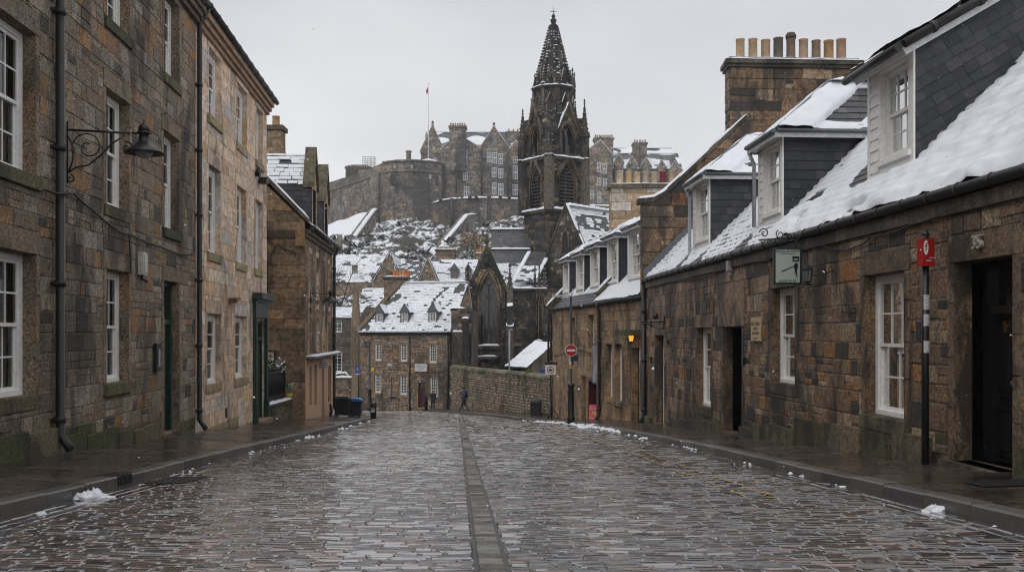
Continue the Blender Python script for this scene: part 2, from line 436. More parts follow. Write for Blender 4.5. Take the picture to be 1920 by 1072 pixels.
# ------------------------------------------------------------------ camera, sky, sun
cam = bpy.data.cameras.new('camera'); co = bpy.data.objects.new('camera', cam); COL.objects.link(co); SC.camera = co
cam.lens = 36*F/1920; cam.sensor_width = 36; cam.shift_y = (HY-536)/1920; cam.clip_start = .05; cam.clip_end = 6000
co.location = (0, 0, 0); co.rotation_euler = (radians(90), 0, 0)
w = bpy.data.worlds.new('World'); SC.world = w; w.use_nodes = True; nt = w.node_tree; nt.nodes.clear()
out = nt.nodes.new('ShaderNodeOutputWorld'); bg = nt.nodes.new('ShaderNodeBackground'); nt.links.new(bg.outputs[0], out.inputs[0])
sky = nt.nodes.new('ShaderNodeTexSky'); sky.sky_type = 'NISHITA'; sky.sun_disc = False
SUN_EL, SUN_ROT = radians(48), radians(200)
sky.sun_elevation = SUN_EL; sky.sun_rotation = SUN_ROT; sky.air_density = 1.; sky.dust_density = 5.
# the overcast: cloud cover greys the blue sky almost completely
hs = nt.nodes.new('ShaderNodeHueSaturation'); hs.inputs['Saturation'].default_value = .12; nt.links.new(sky.outputs[0], hs.inputs['Color'])
tc = nt.nodes.new('ShaderNodeTexCoord'); mp = nt.nodes.new('ShaderNodeMapping'); mp.inputs['Scale'].default_value = (1.2, 1.2, 3.2); nt.links.new(tc.outputs['Generated'], mp.inputs[0])
cl = nt.nodes.new('ShaderNodeTexNoise'); cl.inputs['Scale'].default_value = 1.6; cl.inputs['Detail'].default_value = 5; cl.inputs['Roughness'].default_value = .5; nt.links.new(mp.outputs[0], cl.inputs['Vector'])
sx = nt.nodes.new('ShaderNodeSeparateXYZ'); nt.links.new(tc.outputs['Generated'], sx.inputs[0])
gr = nt.nodes.new('ShaderNodeValToRGB'); e = gr.color_ramp.elements; e[0].position = .0; e[0].color = (10.2, 10.2, 10.35, 1); e[1].position = .35; e[1].color = (7.6, 7.68, 8.1, 1)
for p_, c_ in ((.6, 9.), (1., 12.)):
    q_ = gr.color_ramp.elements.new(p_); q_.color = (c_, c_, c_*1.02, 1)
nt.links.new(sx.outputs['Z'], gr.inputs[0])
rc = nt.nodes.new('ShaderNodeValToRGB'); e = rc.color_ramp.elements; e[0].position = .3; e[0].color = (.80, .805, .825, 1); e[1].position = .66; e[1].color = (1.1, 1.1, 1.09, 1); nt.links.new(cl.outputs[0], rc.inputs[0])
mm = nt.nodes.new('ShaderNodeMix'); mm.data_type = 'RGBA'; mm.blend_type = 'MULTIPLY'; mm.inputs[0].default_value = 1.; nt.links.new(gr.outputs[0], mm.inputs[6]); nt.links.new(rc.outputs[0], mm.inputs[7])
mx = nt.nodes.new('ShaderNodeMix'); mx.data_type = 'RGBA'; mx.inputs[0].default_value = .88; nt.links.new(hs.outputs[0], mx.inputs[6]); nt.links.new(mm.outputs[2], mx.inputs[7])
nt.links.new(mx.outputs[2], bg.inputs['Color']); bg.inputs['Strength'].default_value = .085
sl = bpy.data.lights.new('sun', 'SUN'); so = bpy.data.objects.new('sun', sl); COL.objects.link(so); sl.energy = .6; sl.angle = radians(40); sl.color = (1, .97, .93)
sd = Vector((sin(SUN_ROT)*cos(SUN_EL), cos(SUN_ROT)*cos(SUN_EL), sin(SUN_EL))); so.rotation_euler = sd.to_track_quat('Z', 'Y').to_euler(); so.location = (0, -20, 60)
SC.view_settings.view_transform = 'Standard'; SC.view_settings.look = 'None'; SC.view_settings.exposure = .24; SC.view_settings.gamma = 1.
SC.cycles.max_bounces = 6; SC.cycles.diffuse_bounces = 3; SC.cycles.glossy_bounces = 3; SC.cycles.transparent_max_bounces = 10; SC.cycles.volume_bounces = 0
SC.cycles.use_denoising = DENOISE; SC.cycles.filter_width = 1.15; SC.cycles.sample_clamp_indirect = 4.; SC.cycles.caustics_reflective = False; SC.cycles.caustics_refractive = False

# ------------------------------------------------------------------ kerb lines and ground
def lerp_line(P):
    def f(y):
        if y <= P[0][1]: a, b = P[0], P[1]
        elif y >= P[-1][1]: a, b = P[-2], P[-1]
        else:
            i = max(k for k in range(len(P)-1) if P[k][1] <= y); a, b = P[i], P[i+1]
        return a[0]+(b[0]-a[0])*(y-a[1])/(b[1]-a[1])
    return f
LK = [(-4.1, -30), (-4.45, 4), (-4.63, 9), (-4.75, 12), (-4.96, 15.4), (-5.27, 21.4), (-5.52, 28), (-5.95, 37), (-6.4, 45.4)]
RK = [(5.2, -30), (4.3, 4), (4.17, 8.1), (4.08, 11.9), (3.95, 15.2), (3.85, 20), (3.55, 24.8), (3.1, 31.6), (2.55, 36), (1.9, 42), (1.2, 46.5), (.3, 51), (-2.2, 58), (-7.2, 76), (-12, 84), (-30, 108)]
lk, rk = lerp_line(LK), lerp_line(RK)
WL = lambda y: -5.95-.075*y                 # left facades
WL2 = lambda y: -8.06-.062*(y-38.8)
WR = lambda y: 6.5-.0536*y if y < 34.7 else 9.70-.1457*y
CORNER = [(-6.4, 45.4), (-6.5, 46.4), (-6.9, 47.6), (-7.6, 48.7), (-8.8, 49.8), (-10.6, 50.6), (-14, 51.6), (-22, 53)]
def walk_z(x, y, k):        # pavement surface, k = distance from kerb
    return road_z(x, y)+.13+.035*k

g = MB(); xs = [-415, -300, -200, -90, -45, -24, -14, -8, -4, 0, 4, 8, 14, 24, 45, 90, 200, 300, 415]; ys = [-44, -40, -35, -30, -10, 0, 10, 20, 30, 36, 40, 46, 52, 60, 70, 78, 86, 120, 200, 300, 465]
g.grid([(x, y, road_z(x, y)-.22) for y in ys for x in xs], [(j*19+i, j*19+i+1, (j+1)*19+i+1, (j+1)*19+i) for j in range(len(ys)-1) for i in range(18)], 0, (.06, .055, .05))
tag(build('ground', g, plain('damp earth', (.05, .045, .04), .9)), 'dark damp ground under and beyond the street', None, None, 'structure')

# road: granite setts in courses across the street, with a stone channel down the middle
def chan(y): return -.117-(y-6.2)*.0556
rng = random.Random(11)
road = MB()
SP = [((.066, .056, .054), 5), ((.09, .065, .058), 3), ((.125, .08, .068), 2), ((.042, .041, .044), 3), ((.058, .062, .072), 2.2), ((.024, .018, .015), 1.8)]
ye = [-30]+[i*1.5 for i in range(-2, 60)]
def edge_r(y): return rk(y)
def edge_l(y): return lk(y) if y < 45.4 else (-6.4-(y-45.4)*1.0 if y < 50 else -30.)
for a, b in zip(ye, ye[1:]):
    road.face([(edge_l(a), a, road_z(edge_l(a), a)-.012), (edge_r(a), a, road_z(edge_r(a), a)-.012), (edge_r(b), b, road_z(edge_r(b), b)-.012), (edge_l(b), b, road_z(edge_l(b), b)-.012)], 1, (.034, .031, .029))
def sett(x0, x1, y0, y1, h, c, g_=.005, bv=.006):
    t = rng.uniform(-.0045, .0045); t2 = rng.uniform(-.004, .004); j = lambda: rng.uniform(-.006, .006)
    q = [(x0+g_+j(), y0+g_*.7+j()), (x1-g_+j(), y0+g_*.7+j()), (x1-g_+j(), y1-g_*.7+j()), (x0+g_+j(), y1-g_*.7+j())]
    mx_, my_ = (x0+x1)/2, (y0+y1)/2; o_ = []; i_ = []; k_ = []
    for k, (x, y) in enumerate(q):
        z = road_z(x, y); o_.append((x, y, z-.011))
    for k, (x, y) in enumerate(q):
        xx = x+(bv if x < mx_ else -bv); yy = y+(bv*.8 if y < my_ else -bv*.8)
        i_.append((xx, yy, road_z(xx, yy)+h-.004+t*(1 if k in (1, 2) else -1)+t2*(1 if k > 1 else -1)))
        xx = x+(bv*2.4 if x < mx_ else -bv*2.4); yy = y+(bv*2. if y < my_ else -bv*2.)
        k_.append((xx, yy, road_z(xx, yy)+h+.003+t*.8*(1 if k in (1, 2) else -1)+t2*.8*(1 if k > 1 else -1)))
    if y0 > 14: road.grid(o_+i_, [(4, 5, 6, 7), (0, 1, 5, 4), (1, 2, 6, 5), (2, 3, 7, 6), (3, 0, 4, 7)], 0, c, False)
    else: road.grid(o_+i_+k_, [(8, 9, 10, 11), (4, 5, 9, 8), (5, 6, 10, 9), (6, 7, 11, 10), (7, 4, 8, 11), (0, 1, 5, 4), (1, 2, 6, 5), (2, 3, 7, 6), (3, 0, 4, 7)], 0, c, False)
y = 3.2
while y < 86:
    dy = rng.uniform(.074, .104)*(1. if y < 30 else 1.5 if y < 50 else 2.2); y2 = y+dy
    xl, xr = edge_l(y)+.45, edge_r(y)-.42
    if y > 46: xl = max(xl, -6.5-(y-46)*2.2)
    cc = chan(y); hw = .11 if y < 52 else 0
    lim = 1.15*(y+3)*.56+.6
    for (a, b) in ((xl, cc-hw), (cc+hw, xr)):
        a, b = max(a, -lim), min(b, lim)
        x = a+rng.uniform(-.1, 0)
        while x < b:
            l = rng.uniform(.14, .29)*(1. if y < 34 else 1.4); x2 = min(b, x+l)
            if b-x2 < .1: x2 = b
            n_ = nz(x*.35, y*.35, 3.)
            c = pick(rng, SP); k = 1+.22*n_; wear = 1.0
            if x2-x > .06: sett(max(x, a), x2, y+rng.uniform(-.012, .012), y2, rng.uniform(-.003, .004)+.006*nz(x*.8, y*.8), (c[0]*k, c[1]*k, c[2]*k))
            x = x2
    # gutter courses laid along the kerb
    y = y2
for edge, s in ((edge_l, 1), (edge_r, -1)):
    for r_ in range(3):
        y = 3.
        while y < 45:
            l = rng.uniform(.25, .4)*(1 if y < 25 else 2); x = edge(y+l/2)+s*(.02+r_*.14)
            a, b = (x, x+.135) if s > 0 else (x-.135, x)
            sh = edge(y+l)-edge(y)
            sett(a, b, y, y+l, rng.uniform(-.012, -.002), pick(rng, SP)); y += l
tag(build('road', road, [M['sett'], M['bed']]), 'wet granite sett road sloping down the street', None, None, 'structure')
ch = MB(); y = 3.2
while y < 52:
    l = rng.uniform(.16, .26)*(1 if y < 20 else 1.8); a, b = chan(y), chan(y+l)
    c = pick(rng, [((.16, .155, .14), 3), ((.09, .082, .066), 1.6), ((.23, .225, .21), 1.5)])
    z0, z1 = road_z(a, y)+.004, road_z(b, y+l)+.004
    h = rng.uniform(0, .008)
    ch.grid([(a-.085, y+.006, z0-.012), (a+.085, y+.006, z0-.012), (b+.085, y+l-.006, z1-.012), (b-.085, y+l-.006, z1-.012), (a-.078, y+.013, z0+h), (a+.078, y+.013, z0+h), (b+.078, y+l-.013, z1+h), (b-.078, y+l-.013, z1+h)],
            [(4, 5, 6, 7), (0, 1, 5, 4), (1, 2, 6, 5), (2, 3, 7, 6), (3, 0, 4, 7)], 0, c, False); y += l
tag(build('road_channel', ch, M['flag']), 'row of pale stone slabs running down the middle of the setts', None, None, 'structure')
# worn double yellow lines near the right kerb
yl = MB()
for off in (1.32, 1.6):
    y = 10.5
    while y < 44:
        l = rng.uniform(.05, .16); wear = nz(y*.55, off*3, 9.)
        a0 = rk(y)-off+rng.uniform(-.03, .03)
        if wear > (-.4 if y < 19 else -.05) and rng.random() < .75:
            b0 = a0+rng.uniform(-.01, .01); ww = rng.uniform(.03, .075)
            yl.face([(a0, y, road_z(a0, y)+.0155), (a0+ww, y, road_z(a0+ww, y)+.0155), (b0+ww, y+l, road_z(b0, y+l)+.0155), (b0, y+l, road_z(b0, y+l)+.0155)], 0)
        y += l+rng.uniform(.02, .12)
tag(build('road_marking', yl, M['yellow']), 'worn broken double yellow line on the setts beside the kerb', None, None, 'structure')

def along(P, y0, y1, step):
    L = [y0]; y = y0+step
    while y < y1-step*.4: L.append(y); y += step
    L.append(y1); return L
def kerb_run(pts, side, name, label, wid=.2, h=.13):
    "kerb stones along a polyline; side=+1 puts the pavement to the left of travel"
    mb = MB(); r = random.Random(5)
    for (x0, y0), (x1, y1) in zip(pts, pts[1:]):
        d = Vector((x1-x0, y1-y0, 0)); L = d.length; d.normalize(); n = Vector((-d.y, d.x, 0))*side
        k = max(1, int(L/1.0))
        for i in range(k):
            a = Vector((x0, y0, 0))+d*(L*i/k+.006); b = Vector((x0, y0, 0))+d*(L*(i+1)/k-.006)
            c = pick(r, [((.095, .086, .078), 3), ((.07, .064, .058), 2), ((.12, .108, .095), 1)])
            A, B = a+n*wid, b+n*wid
            za, zb = road_z(a.x, a.y), road_z(b.x, b.y); hh = h+r.uniform(-.006, .006)
            e = n*.018
            lo = [(a.x, a.y, za-.15), (b.x, b.y, zb-.15), (b.x, b.y, zb+hh-.02), (a.x, a.y, za+hh-.02)]
            p2 = [((a+e).x, (a+e).y, za+hh), ((b+e).x, (b+e).y, zb+hh), (B.x, B.y, zb+hh+.004), (A.x, A.y, za+hh+.004)]
            mb.grid(lo+p2, [(0, 1, 2, 3), (3, 2, 5, 4), (4, 5, 6, 7), (0, 3, 4, 7), (1, 6, 5, 2)], 0, c, False)
    return tag(build(name, mb, M['kerb'], fix=True), label, None, None, 'structure')
kerb_run([(lk(y), y) for y in along(LK, -6, 45.4, 3)]+CORNER[1:], 1, 'kerb', 'dark wet kerb stones along the left pavement')
kerb_run([(rk(y), y) for y in along(RK, -6, 84, 3)], -1, 'kerb', 'dark wet kerb stones along the right pavement')

def flags(name, label, inner, outer, y0, y1, zf, seed, rowd=(.55, .85), slab=(.5, .95)):
    mb = MB(); r = random.Random(seed); y = y0; pal = [((.064, .05, .04), 4), ((.047, .039, .033), 3), ((.078, .06, .046), 2)]
    while y < y1:
        dy = r.uniform(*rowd)*(1 if y < 30 else 1.6); y2 = min(y1, y+dy); a, b = inner(y), outer(y); a2, b2 = inner(y2), outer(y2)
        mb.face([(a, y, zf(a, y)-.014), (b, y, zf(b, y)-.014), (b2, y2, zf(b2, y2)-.014), (a2, y2, zf(a2, y2)-.014)], 0, (.05, .047, .042))
        t = 0.; W_ = abs(b-a)
        while t < 1-1e-4:
            t2 = min(1., t+r.uniform(*slab)/max(W_, .3))
            if 1-t2 < .12: t2 = 1.
            c = pick(r, pal); dz = r.uniform(0, .006); tl = r.uniform(-.003, .003); q = []
            gx = .006/max(W_, .3)
            for (tt, yy) in ((t+gx, y+.006), (t2-gx, y+.006), (t2-gx, y2-.006), (t+gx, y2-.006)):
                i_, o_ = inner(yy), outer(yy); x = i_+(o_-i_)*tt; q.append((x, yy, zf(x, yy)+dz+(tl if tt < (t+t2)/2 else -tl)))
            mb.grid(q+[(p[0], p[1], p[2]-.02) for p in q], [(0, 1, 2, 3), (4, 5, 1, 0), (5, 6, 2, 1), (6, 7, 3, 2), (7, 4, 0, 3)], 0, c, False)
            t = t2
        y = y2
    return tag(build(name, mb, M['flag'], fix=False), label, None, None, 'structure')
zl = lambda x, y: walk_z(x, y, max(0, lk(y)-.2-x)) if y < 45 else walk_z(x, y, max(0., -6.6-x)*.8)
zr = lambda x, y: walk_z(x, y, max(0, x-rk(y)-.2))
flags('pavement', 'wet flagstone pavement along the left houses', lambda y: WL(y)-.3 if y < 34.6 else WL(y)-2.2 if y < 38.8 else WL2(y)-.3, lambda y: lk(y)-.2 if y < 45.4 else -6.6-(y-45.4)*.62, -6, 49.8, zl, 3)
flags('pavement', 'wet flagstone pavement along the cottages on the right', lambda y: rk(y)+.2, lambda y: max(WR(y), 6.5-.0536*y if y < 34.7 else -50)+.35 if y < 53 else rk(y)+3.2, -6, 84, zr, 4)

# haze: thin cold air that greys the castle
hz = MB(); hz.box((-420, -45, -8.2), (420, 470, 130))
hm = bpy.data.materials.new('haze'); hm.use_nodes = True; hm.node_tree.nodes.clear()
ho = hm.node_tree.nodes.new('ShaderNodeOutputMaterial'); hv = hm.node_tree.nodes.new('ShaderNodeVolumePrincipled'); hv.inputs['Color'].default_value = (.86, .9, .96, 1); hv.inputs['Density'].default_value = .0005; hv.inputs['Anisotropy'].default_value = .2
hm.node_tree.links.new(hv.outputs[0], ho.inputs['Volume'])
tag(build('haze', hz, hm), 'pale cold winter haze in front of the castle', None, None, 'stuff')
# ------------------------------------------------------------------ windows and doors
def sash(W, o, parent, rec=.17, nx=3, ny=2, fr='white', deep=True, seed=0, fw=.085, curtain=True, low=.035, lowny=None, lownx=None, sill=True, bw=.028):
    u0, u1, v0, v1 = o; r = random.Random(seed*7+1)
    u0 += .004; u1 -= .004; v0 += .004; v1 -= .004
    f = MB(); D = -rec
    W.bar(f, u0, u0+fw, v0, v1, D-.1, D); W.bar(f, u1-fw, u1, v0, v1, D-.1, D)
    W.bar(f, u0+fw, u1-fw, v1-fw, v1, D-.1, D-.002); W.bar(f, u0-.0+fw, u1-fw, v0, v0+.07, D-.1, D+.03)
    vm = (v0+v1)/2; st = .055
    def sashp(a, b, c, d, dd, nx, ny):
        W.bar(f, a, a+st, c, d, dd-.04, dd); W.bar(f, b-st, b, c, d, dd-.04, dd)
        W.bar(f, a+st, b-st, c, c+st, dd-.04, dd-.001); W.bar(f, a+st, b-st, d-st, d, dd-.04, dd-.001)
        for i in range(1, nx):
            x = a+st+(b-a-2*st)*i/nx; W.bar(f, x-bw/2, x+bw/2, c+st, d-st, dd-.03, dd-.004)
        for i in range(1, ny):
            z = c+st+(d-c-2*st)*i/ny; W.bar(f, a+st, b-st, z-bw/2, z+bw/2, dd-.03, dd-.006)
    sashp(u0+fw, u1-fw, vm-.03, v1-fw, D-.03, nx, ny)
    sashp(u0+fw+(.03 if low else 0), u1-fw-(.03 if low else 0), v0+.07, vm+.02, D-.03-low, lownx or nx, lowny or ny)
    if low:
        W.bar(f, u0+fw, u0+fw+.03, v0+.07, vm-.03, D-.09, D-.035); W.bar(f, u1-fw-.03, u1-fw, v0+.07, vm-.03, D-.09, D-.035)
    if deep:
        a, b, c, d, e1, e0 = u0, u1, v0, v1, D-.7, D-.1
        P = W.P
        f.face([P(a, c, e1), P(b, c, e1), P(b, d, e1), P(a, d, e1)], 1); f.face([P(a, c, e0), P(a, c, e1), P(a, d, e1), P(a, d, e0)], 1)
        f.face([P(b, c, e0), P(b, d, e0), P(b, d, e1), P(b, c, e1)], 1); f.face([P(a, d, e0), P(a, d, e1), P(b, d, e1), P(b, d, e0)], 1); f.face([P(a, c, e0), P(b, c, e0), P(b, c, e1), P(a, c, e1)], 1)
    w_ = build('window', f, [M[fr], M['room']], parent)
    gl = MB()
    gl.face([W.P(u0+fw, vm, D-.05), W.P(u1-fw, vm, D-.05), W.P(u1-fw, v1-fw, D-.05), W.P(u0+fw, v1-fw, D-.05)])
    gl.face([W.P(u0+fw, v0+.08, D-.05-low), W.P(u1-fw, v0+.08, D-.05-low), W.P(u1-fw, vm, D-.05-low), W.P(u0+fw, vm, D-.05-low)])
    build('glass', gl, M['glass' if deep else 'glassf'], w_)
    if deep and curtain:
        c = MB(); a = u0+fw
        for (p, q) in ((a, a+(u1-u0)*r.uniform(.2, .34)), (u1-fw-(u1-u0)*r.uniform(.2, .34), u1-fw)):
            n = 26; vs = []
            for i in range(n+1):
                u = p+(q-p)*i/n; d = D-.2+.025*sin(i*2.1)+.01*r.random()
                vs += [W.P(u, v0+.05, d), W.P(u, v1-.05, d)]
            c.grid(vs, [(2*i, 2*i+2, 2*i+3, 2*i+1) for i in range(n)], 0, (.4, .4, .4), True)
        build('curtain', c, M['curtain'], w_)
    return w_
def panel_door(W, o, parent, mat, rec=.3, transom=.5, handle=True, panels=2, label=None):
    u0, u1, v0, v1 = o; f = MB(); D = -rec; fw = .09
    W.bar(f, u0, u0+fw, v0, v1, D-.1, D+.05); W.bar(f, u1-fw, u1, v0, v1, D-.1, D+.05); W.bar(f, u0+fw, u1-fw, v1-fw, v1, D-.1, D+.048)
    vt = v1-fw-transom if transom else v1-fw
    if transom: W.bar(f, u0+fw, u1-fw, vt-.1, vt, D-.1, D+.07)
    vd = vt-.1 if transom else vt
    W.bar(f, u0+fw, u1-fw, v0+.02, vd, D-.08, D-.03)
    a, b = u0+fw, u1-fw; n = panels; hh = [(.05, .38), (.45, .95)]
    for i in range(n):
        p, q = a+(b-a)*i/n+.06, a+(b-a)*(i+1)/n-.06
        for s, t in hh:
            z0, z1 = v0+(vd-v0)*s, v0+(vd-v0)*t
            for bb in ((p, p+.03, z0, z1), (q-.03, q, z0, z1), (p+.03, q-.03, z0, z0+.03), (p+.03, q-.03, z1-.03, z1)): W.bar(f, *bb, D-.03, D-.005)
            W.bar(f, p+.07, q-.07, z0+.07, z1-.07, D-.03, D-.012)
    d_ = build('door', f, [M[mat]], parent)
    if label: d_['label'] = label
    if transom:
        gl = MB(); gl.face([W.P(a, vt, D-.03), W.P(b, vt, D-.03), W.P(b, v1-fw, D-.03), W.P(a, v1-fw, D-.03)]); build('glass', gl, M['glassf'], d_)
    if handle:
        h = MB(); uu = a+(b-a)*.5
        W.bar(h, uu+.03, uu+.075, v0+.78, v0+1.12, D-.03, D-.018)
        for dx in (-.03, .05):
            c = W.P(uu+dx, v0+1.1, D+.02); h.lathe(tuple(c), [(.005, -.03), (.03, -.015), (.032, .01), (.008, .03)], 10)
        build('handle', h, M['brass'], d_)
    return d_
def pipe(W, u, z0, z1, parent, r=.05, off=.09, mat='iron', top=None, shoe=True, name='downpipe', step=1.8):
    m = MB(); pts = [W.P(u, z1, off)]
    p = [W.P(u, z0+.22, off), W.P(u, z1, off)]
    if shoe: p = [W.P(u, z0+.02, off+.16), W.P(u, z0+.12, off+.1), W.P(u, z0+.25, off)]+p[1:]
    if top: p = p+[W.P(u+top[0]*.5, z1+.12, off+top[2]*.5), W.P(u+top[0], z1+top[1], off+top[2])]
    m.tube(p, r, 0, n=10)
    z = z0+.5
    while z < z1-.05:
        m.tube([W.P(u, z-.05, off), W.P(u, z+.05, off)], r*1.3, 0, n=10); W.bar(m, u-r*1.7, u+r*1.7, z-.02, z+.02, .0, off); z += step
    return build(name, m, M[mat], parent)
def gutter(W, u0, u1, z, parent, d0=.06, r=.075, mat='iron', snow=False, seg=.9):
    m = MB(); m.tube([W.P(u0, z, d0+r), W.P(u1, z, d0+r)], r, 0, n=10)
    u = u0+.2
    while u < u1:
        m.tube([W.P(u-.025, z, d0+r), W.P(u+.025, z, d0+r)], r*1.18, 0, n=10); u += seg
    return build('gutter', m, M[mat], parent)
def solid(name, parent, mat, polys, cols=(.2, .15, .1)):
    m = MB()
    for p in polys: m.face(p, 0, cols)
    return build(name, m, mat, parent)
def chimney_pots(parent, spots, h, r, cols, seed=1, caps=()):
    rr = random.Random(seed)
    for i, p in enumerate(spots):
        m = MB(); c = cols[i % len(cols)]; hh = h*rr.uniform(.93, 1.05); k = rr.uniform(.94, 1.06)*r
        m.lathe(tuple(p), [(k*1.06, 0), (k*1.06, .06), (k*1.0, .1), (k*.97, hh-.07), (k*1.04, hh-.05), (k*1.04, hh), (k*.8, hh), (k*.78, hh-.2)], 14, 0, c)
        if i in caps: m.lathe((p[0], p[1], p[2]+hh), [(k*1.15, 0), (k*1.2, .12), (k*.95, .16), (k*.9, .2)], 14, 0, (.08, .06, .05))
        build('chimney_pot', m, M['pot'], parent)

PA = [((.26, .207, .15), 5), ((.21, .173, .132), 4), ((.30, .185, .095), 1.8), ((.09, .08, .07), .9), ((.33, .285, .23), 2.6)]
PAd = [((.27, .212, .15), 4), ((.225, .178, .13), 3), ((.29, .195, .115), 1)]
PB = [((.62, .46, .33), 5), ((.66, .53, .41), 3), ((.63, .42, .25), 1.2), ((.54, .47, .41), 2)]
PR = [((.235, .15, .088), 5), ((.165, .11, .068), 4), ((.29, .145, .053), 1.6), ((.045, .037, .032), 2.2), ((.32, .24, .16), 2.2)]
PRd = [((.215, .15, .095), 4), ((.17, .12, .077), 3), ((.15, .113, .08), 1)]
PR2 = [((.36, .255, .155), 5), ((.30, .21, .13), 3), ((.36, .22, .11), 2), ((.24, .19, .14), 2)]
PC = [((.27, .195, .12), 5), ((.215, .155, .10), 4), ((.32, .215, .12), 2), ((.15, .12, .085), 2)]
MOS = [((.12, .11, .06), 3), ((.16, .13, .085), 3), ((.075, .08, .035), 2)]
SL = [((.026, .029, .035), 4), ((.036, .038, .044), 3), ((.02, .022, .026), 2), ((.045, .046, .05), 1)]
SLW = [((.07, .072, .075), 4), ((.09, .09, .09), 3), ((.05, .052, .056), 2)]

# ------------------------------------------------------------------ left: two joined three storey houses
LW = Plane((-5.95, 0, 0), (.075, -1, 0)); LW = Plane((-5.95, 0, 0), (-.075, 1, 0), (0, 0, 1), (1, .075, 0))
def lu(px): return LW.hit(px, HY)[0]
uA0, uAB, uB1 = 5.0, lu(365.5), lu(500)
EAVE = 8.0
A = thing('townhouse', 'long brown rubble three storey house with a scrolled wall lamp and white sash windows', 'house', (-7.2, 15, -1.8))
def ou(pxl, pxr, z0, z1): return (lu(pxl), lu(pxr), z0, z1)
W1 = (13.3, 14.72)
opsA = [(13.35, 14.75, -.9, 1.16), ou(198, 240.5, -.91, 1.16), (13.35, 14.75, 2.32, 4.41), ou(198, 240.5, 2.33, 4.41), ou(306, 334, 2.31, 4.41),
        (13.35, 14.75, 5.7, 7.5), ou(199, 242, 5.7, 7.5), ou(307.5, 335, 5.68, 7.5)]
doorA = ou(306.5, 334, -2.2, 1.15)
mA = MB()
zgA = lambda u: -.85-.0627*u
masonry(mA, LW, uA0, uAB, -2.9, EAVE, opsA+[doorA], 21, (.23, .38), (.3, .8), PA, PAd, (.235, .2, .16), proud=.014, gap=.011, split=.3, sill=.22, base=lambda u: zgA(u)+.42, basepal=MOS, sur=.16)
# mossy plinth course
rr = random.Random(3); u = uA0
while u < uAB-.3:
    l = rr.uniform(.6, 1.5); u2 = min(uAB-.02, u+l)
    if not (u2 > doorA[0]-.2 and u < doorA[1]+.2):
        h = rr.uniform(.16, .3); LW.bar(mA, u+.01, u2-.01, zgA(u)-.6, zgA(u)+h, 0, rr.uniform(.07, .12), 0, pick(rr, MOS))
    u = u2
build('wall', mA, M['stoneA'], A)
for i, o in enumerate(opsA): sash(LW, o, A, .17, 3, 2, seed=i)
panel_door(LW, doorA, A, 'green', .2, .75, False, 1)
solid('roof', A, M['slate'], [[LW.P(uA0, EAVE+.05, .25), LW.P(uAB, EAVE+.05, .25), LW.P(uAB, EAVE+4.2, -5), LW.P(uA0, EAVE+4.2, -5)]], (.04, .04, .045))
mb = MB()
for (d0, d1, z0, z1) in ((0, .12, -.38, -.26), (0, .2, -.26, -.12), (0, .26, -.12, .02)): LW.bar(mb, uA0, uAB, EAVE+z0, EAVE+z1, d0, d1, 0, (.17, .13, .1))
build('cornice', mb, M['stoneA'], A)
gutter(LW, uA0, uAB, EAVE+.1, A, .22, .085)
solid('back', A, M['stoneA'], [[LW.P(uA0, -3, -9), LW.P(uAB, -3, -9), LW.P(uAB, EAVE, -9), LW.P(uA0, EAVE, -9)], [LW.P(uA0, -3, 0), LW.P(uA0, -3, -9), LW.P(uA0, EAVE+4, -4.5), LW.P(uA0, EAVE, 0)], [LW.P(uA0, EAVE, -9), LW.P(uAB, EAVE, -9), LW.P(uAB, EAVE+4.2, -5), LW.P(uA0, EAVE+4.2, -5)]])
up1 = lu(103.5)
pipe(LW, up1-.12, zgA(up1), EAVE-.1, A, .068, .12, 'iron', step=2.1)

Bh = thing('townhouse', 'pale ashlar three storey house with a bottle green doorcase', 'house', (-8.3, 30, -2.7))
zb = [(-1.33, .515), (2.13, 4.4), (5.7, 7.45)]
opsB = [ou(387.5, 413, *zb[0]), ou(440, 461.5, *zb[0]), ou(390, 412, *zb[1]), ou(443, 460.5, *zb[1]), ou(478, 491, *zb[1]), ou(390.5, 412.7, *zb[2]), ou(444, 461.8, *zb[2]), ou(480, 491.5, *zb[2])]
doorB = ou(476, 494.5, -3.0, .42)
mB = MB()
masonry(mB, LW, uAB, uB1, -3.6, EAVE, opsB+[doorB], 22, (.34, .42), (.45, .95), PB, PB, (.34, .26, .19), proud=.008, gap=.008, bev=.006, jit=.001, split=.04, sill=.24, lint=.36, base=lambda u: zgA(u)+.25, basepal=[((.30, .26, .15), 3), ((.36, .28, .18), 3)])
# end wall facing the yard
EB = Plane(LW.P(uB1, 0, 0), (-1, -.075, 0), (0, 0, 1), (-.075, 1, 0)); masonry(mB, EB, 0, 9, -3.6, EAVE+.0, (), 23, (.34, .42), (.45, .95), PB, PB, (.3, .22, .15), proud=.008, gap=.008, bev=.006, jit=.001)
build('wall', mB, M['stoneB'], Bh)
for i, o in enumerate(opsB): sash(LW, o, Bh, .13, 2, 2, seed=i+20, fw=.13)
panel_door(LW, (doorB[0], doorB[1], doorB[2]+.15, doorB[3]), Bh, 'green', .1, .45, False, 1)
m = MB(); a, b, c, d = doorB
m_ = lambda *k: LW.bar(m, *k)
LW.bar(m, a-.2, a, c, d+.1, 0, .12); LW.bar(m, b, b+.2, c, d+.1, 0, .12); LW.bar(m, a-.24, a+.02, c, c+.75, .0, .16); LW.bar(m, b-.02, b+.24, c, c+.75, .0, .16)
LW.bar(m, a-.2, b+.2, d+.1, d+.62, 0, .11); LW.bar(m, a-.26, b+.26, d+.62, d+.7, 0, .2); LW.bar(m, a-.34, b+.34, d+.7, d+.8, 0, .34); LW.bar(m, a-.3, b+.3, d+.8, d+.86, 0, .3)
dc = build('doorcase', m, M['green'], Bh)
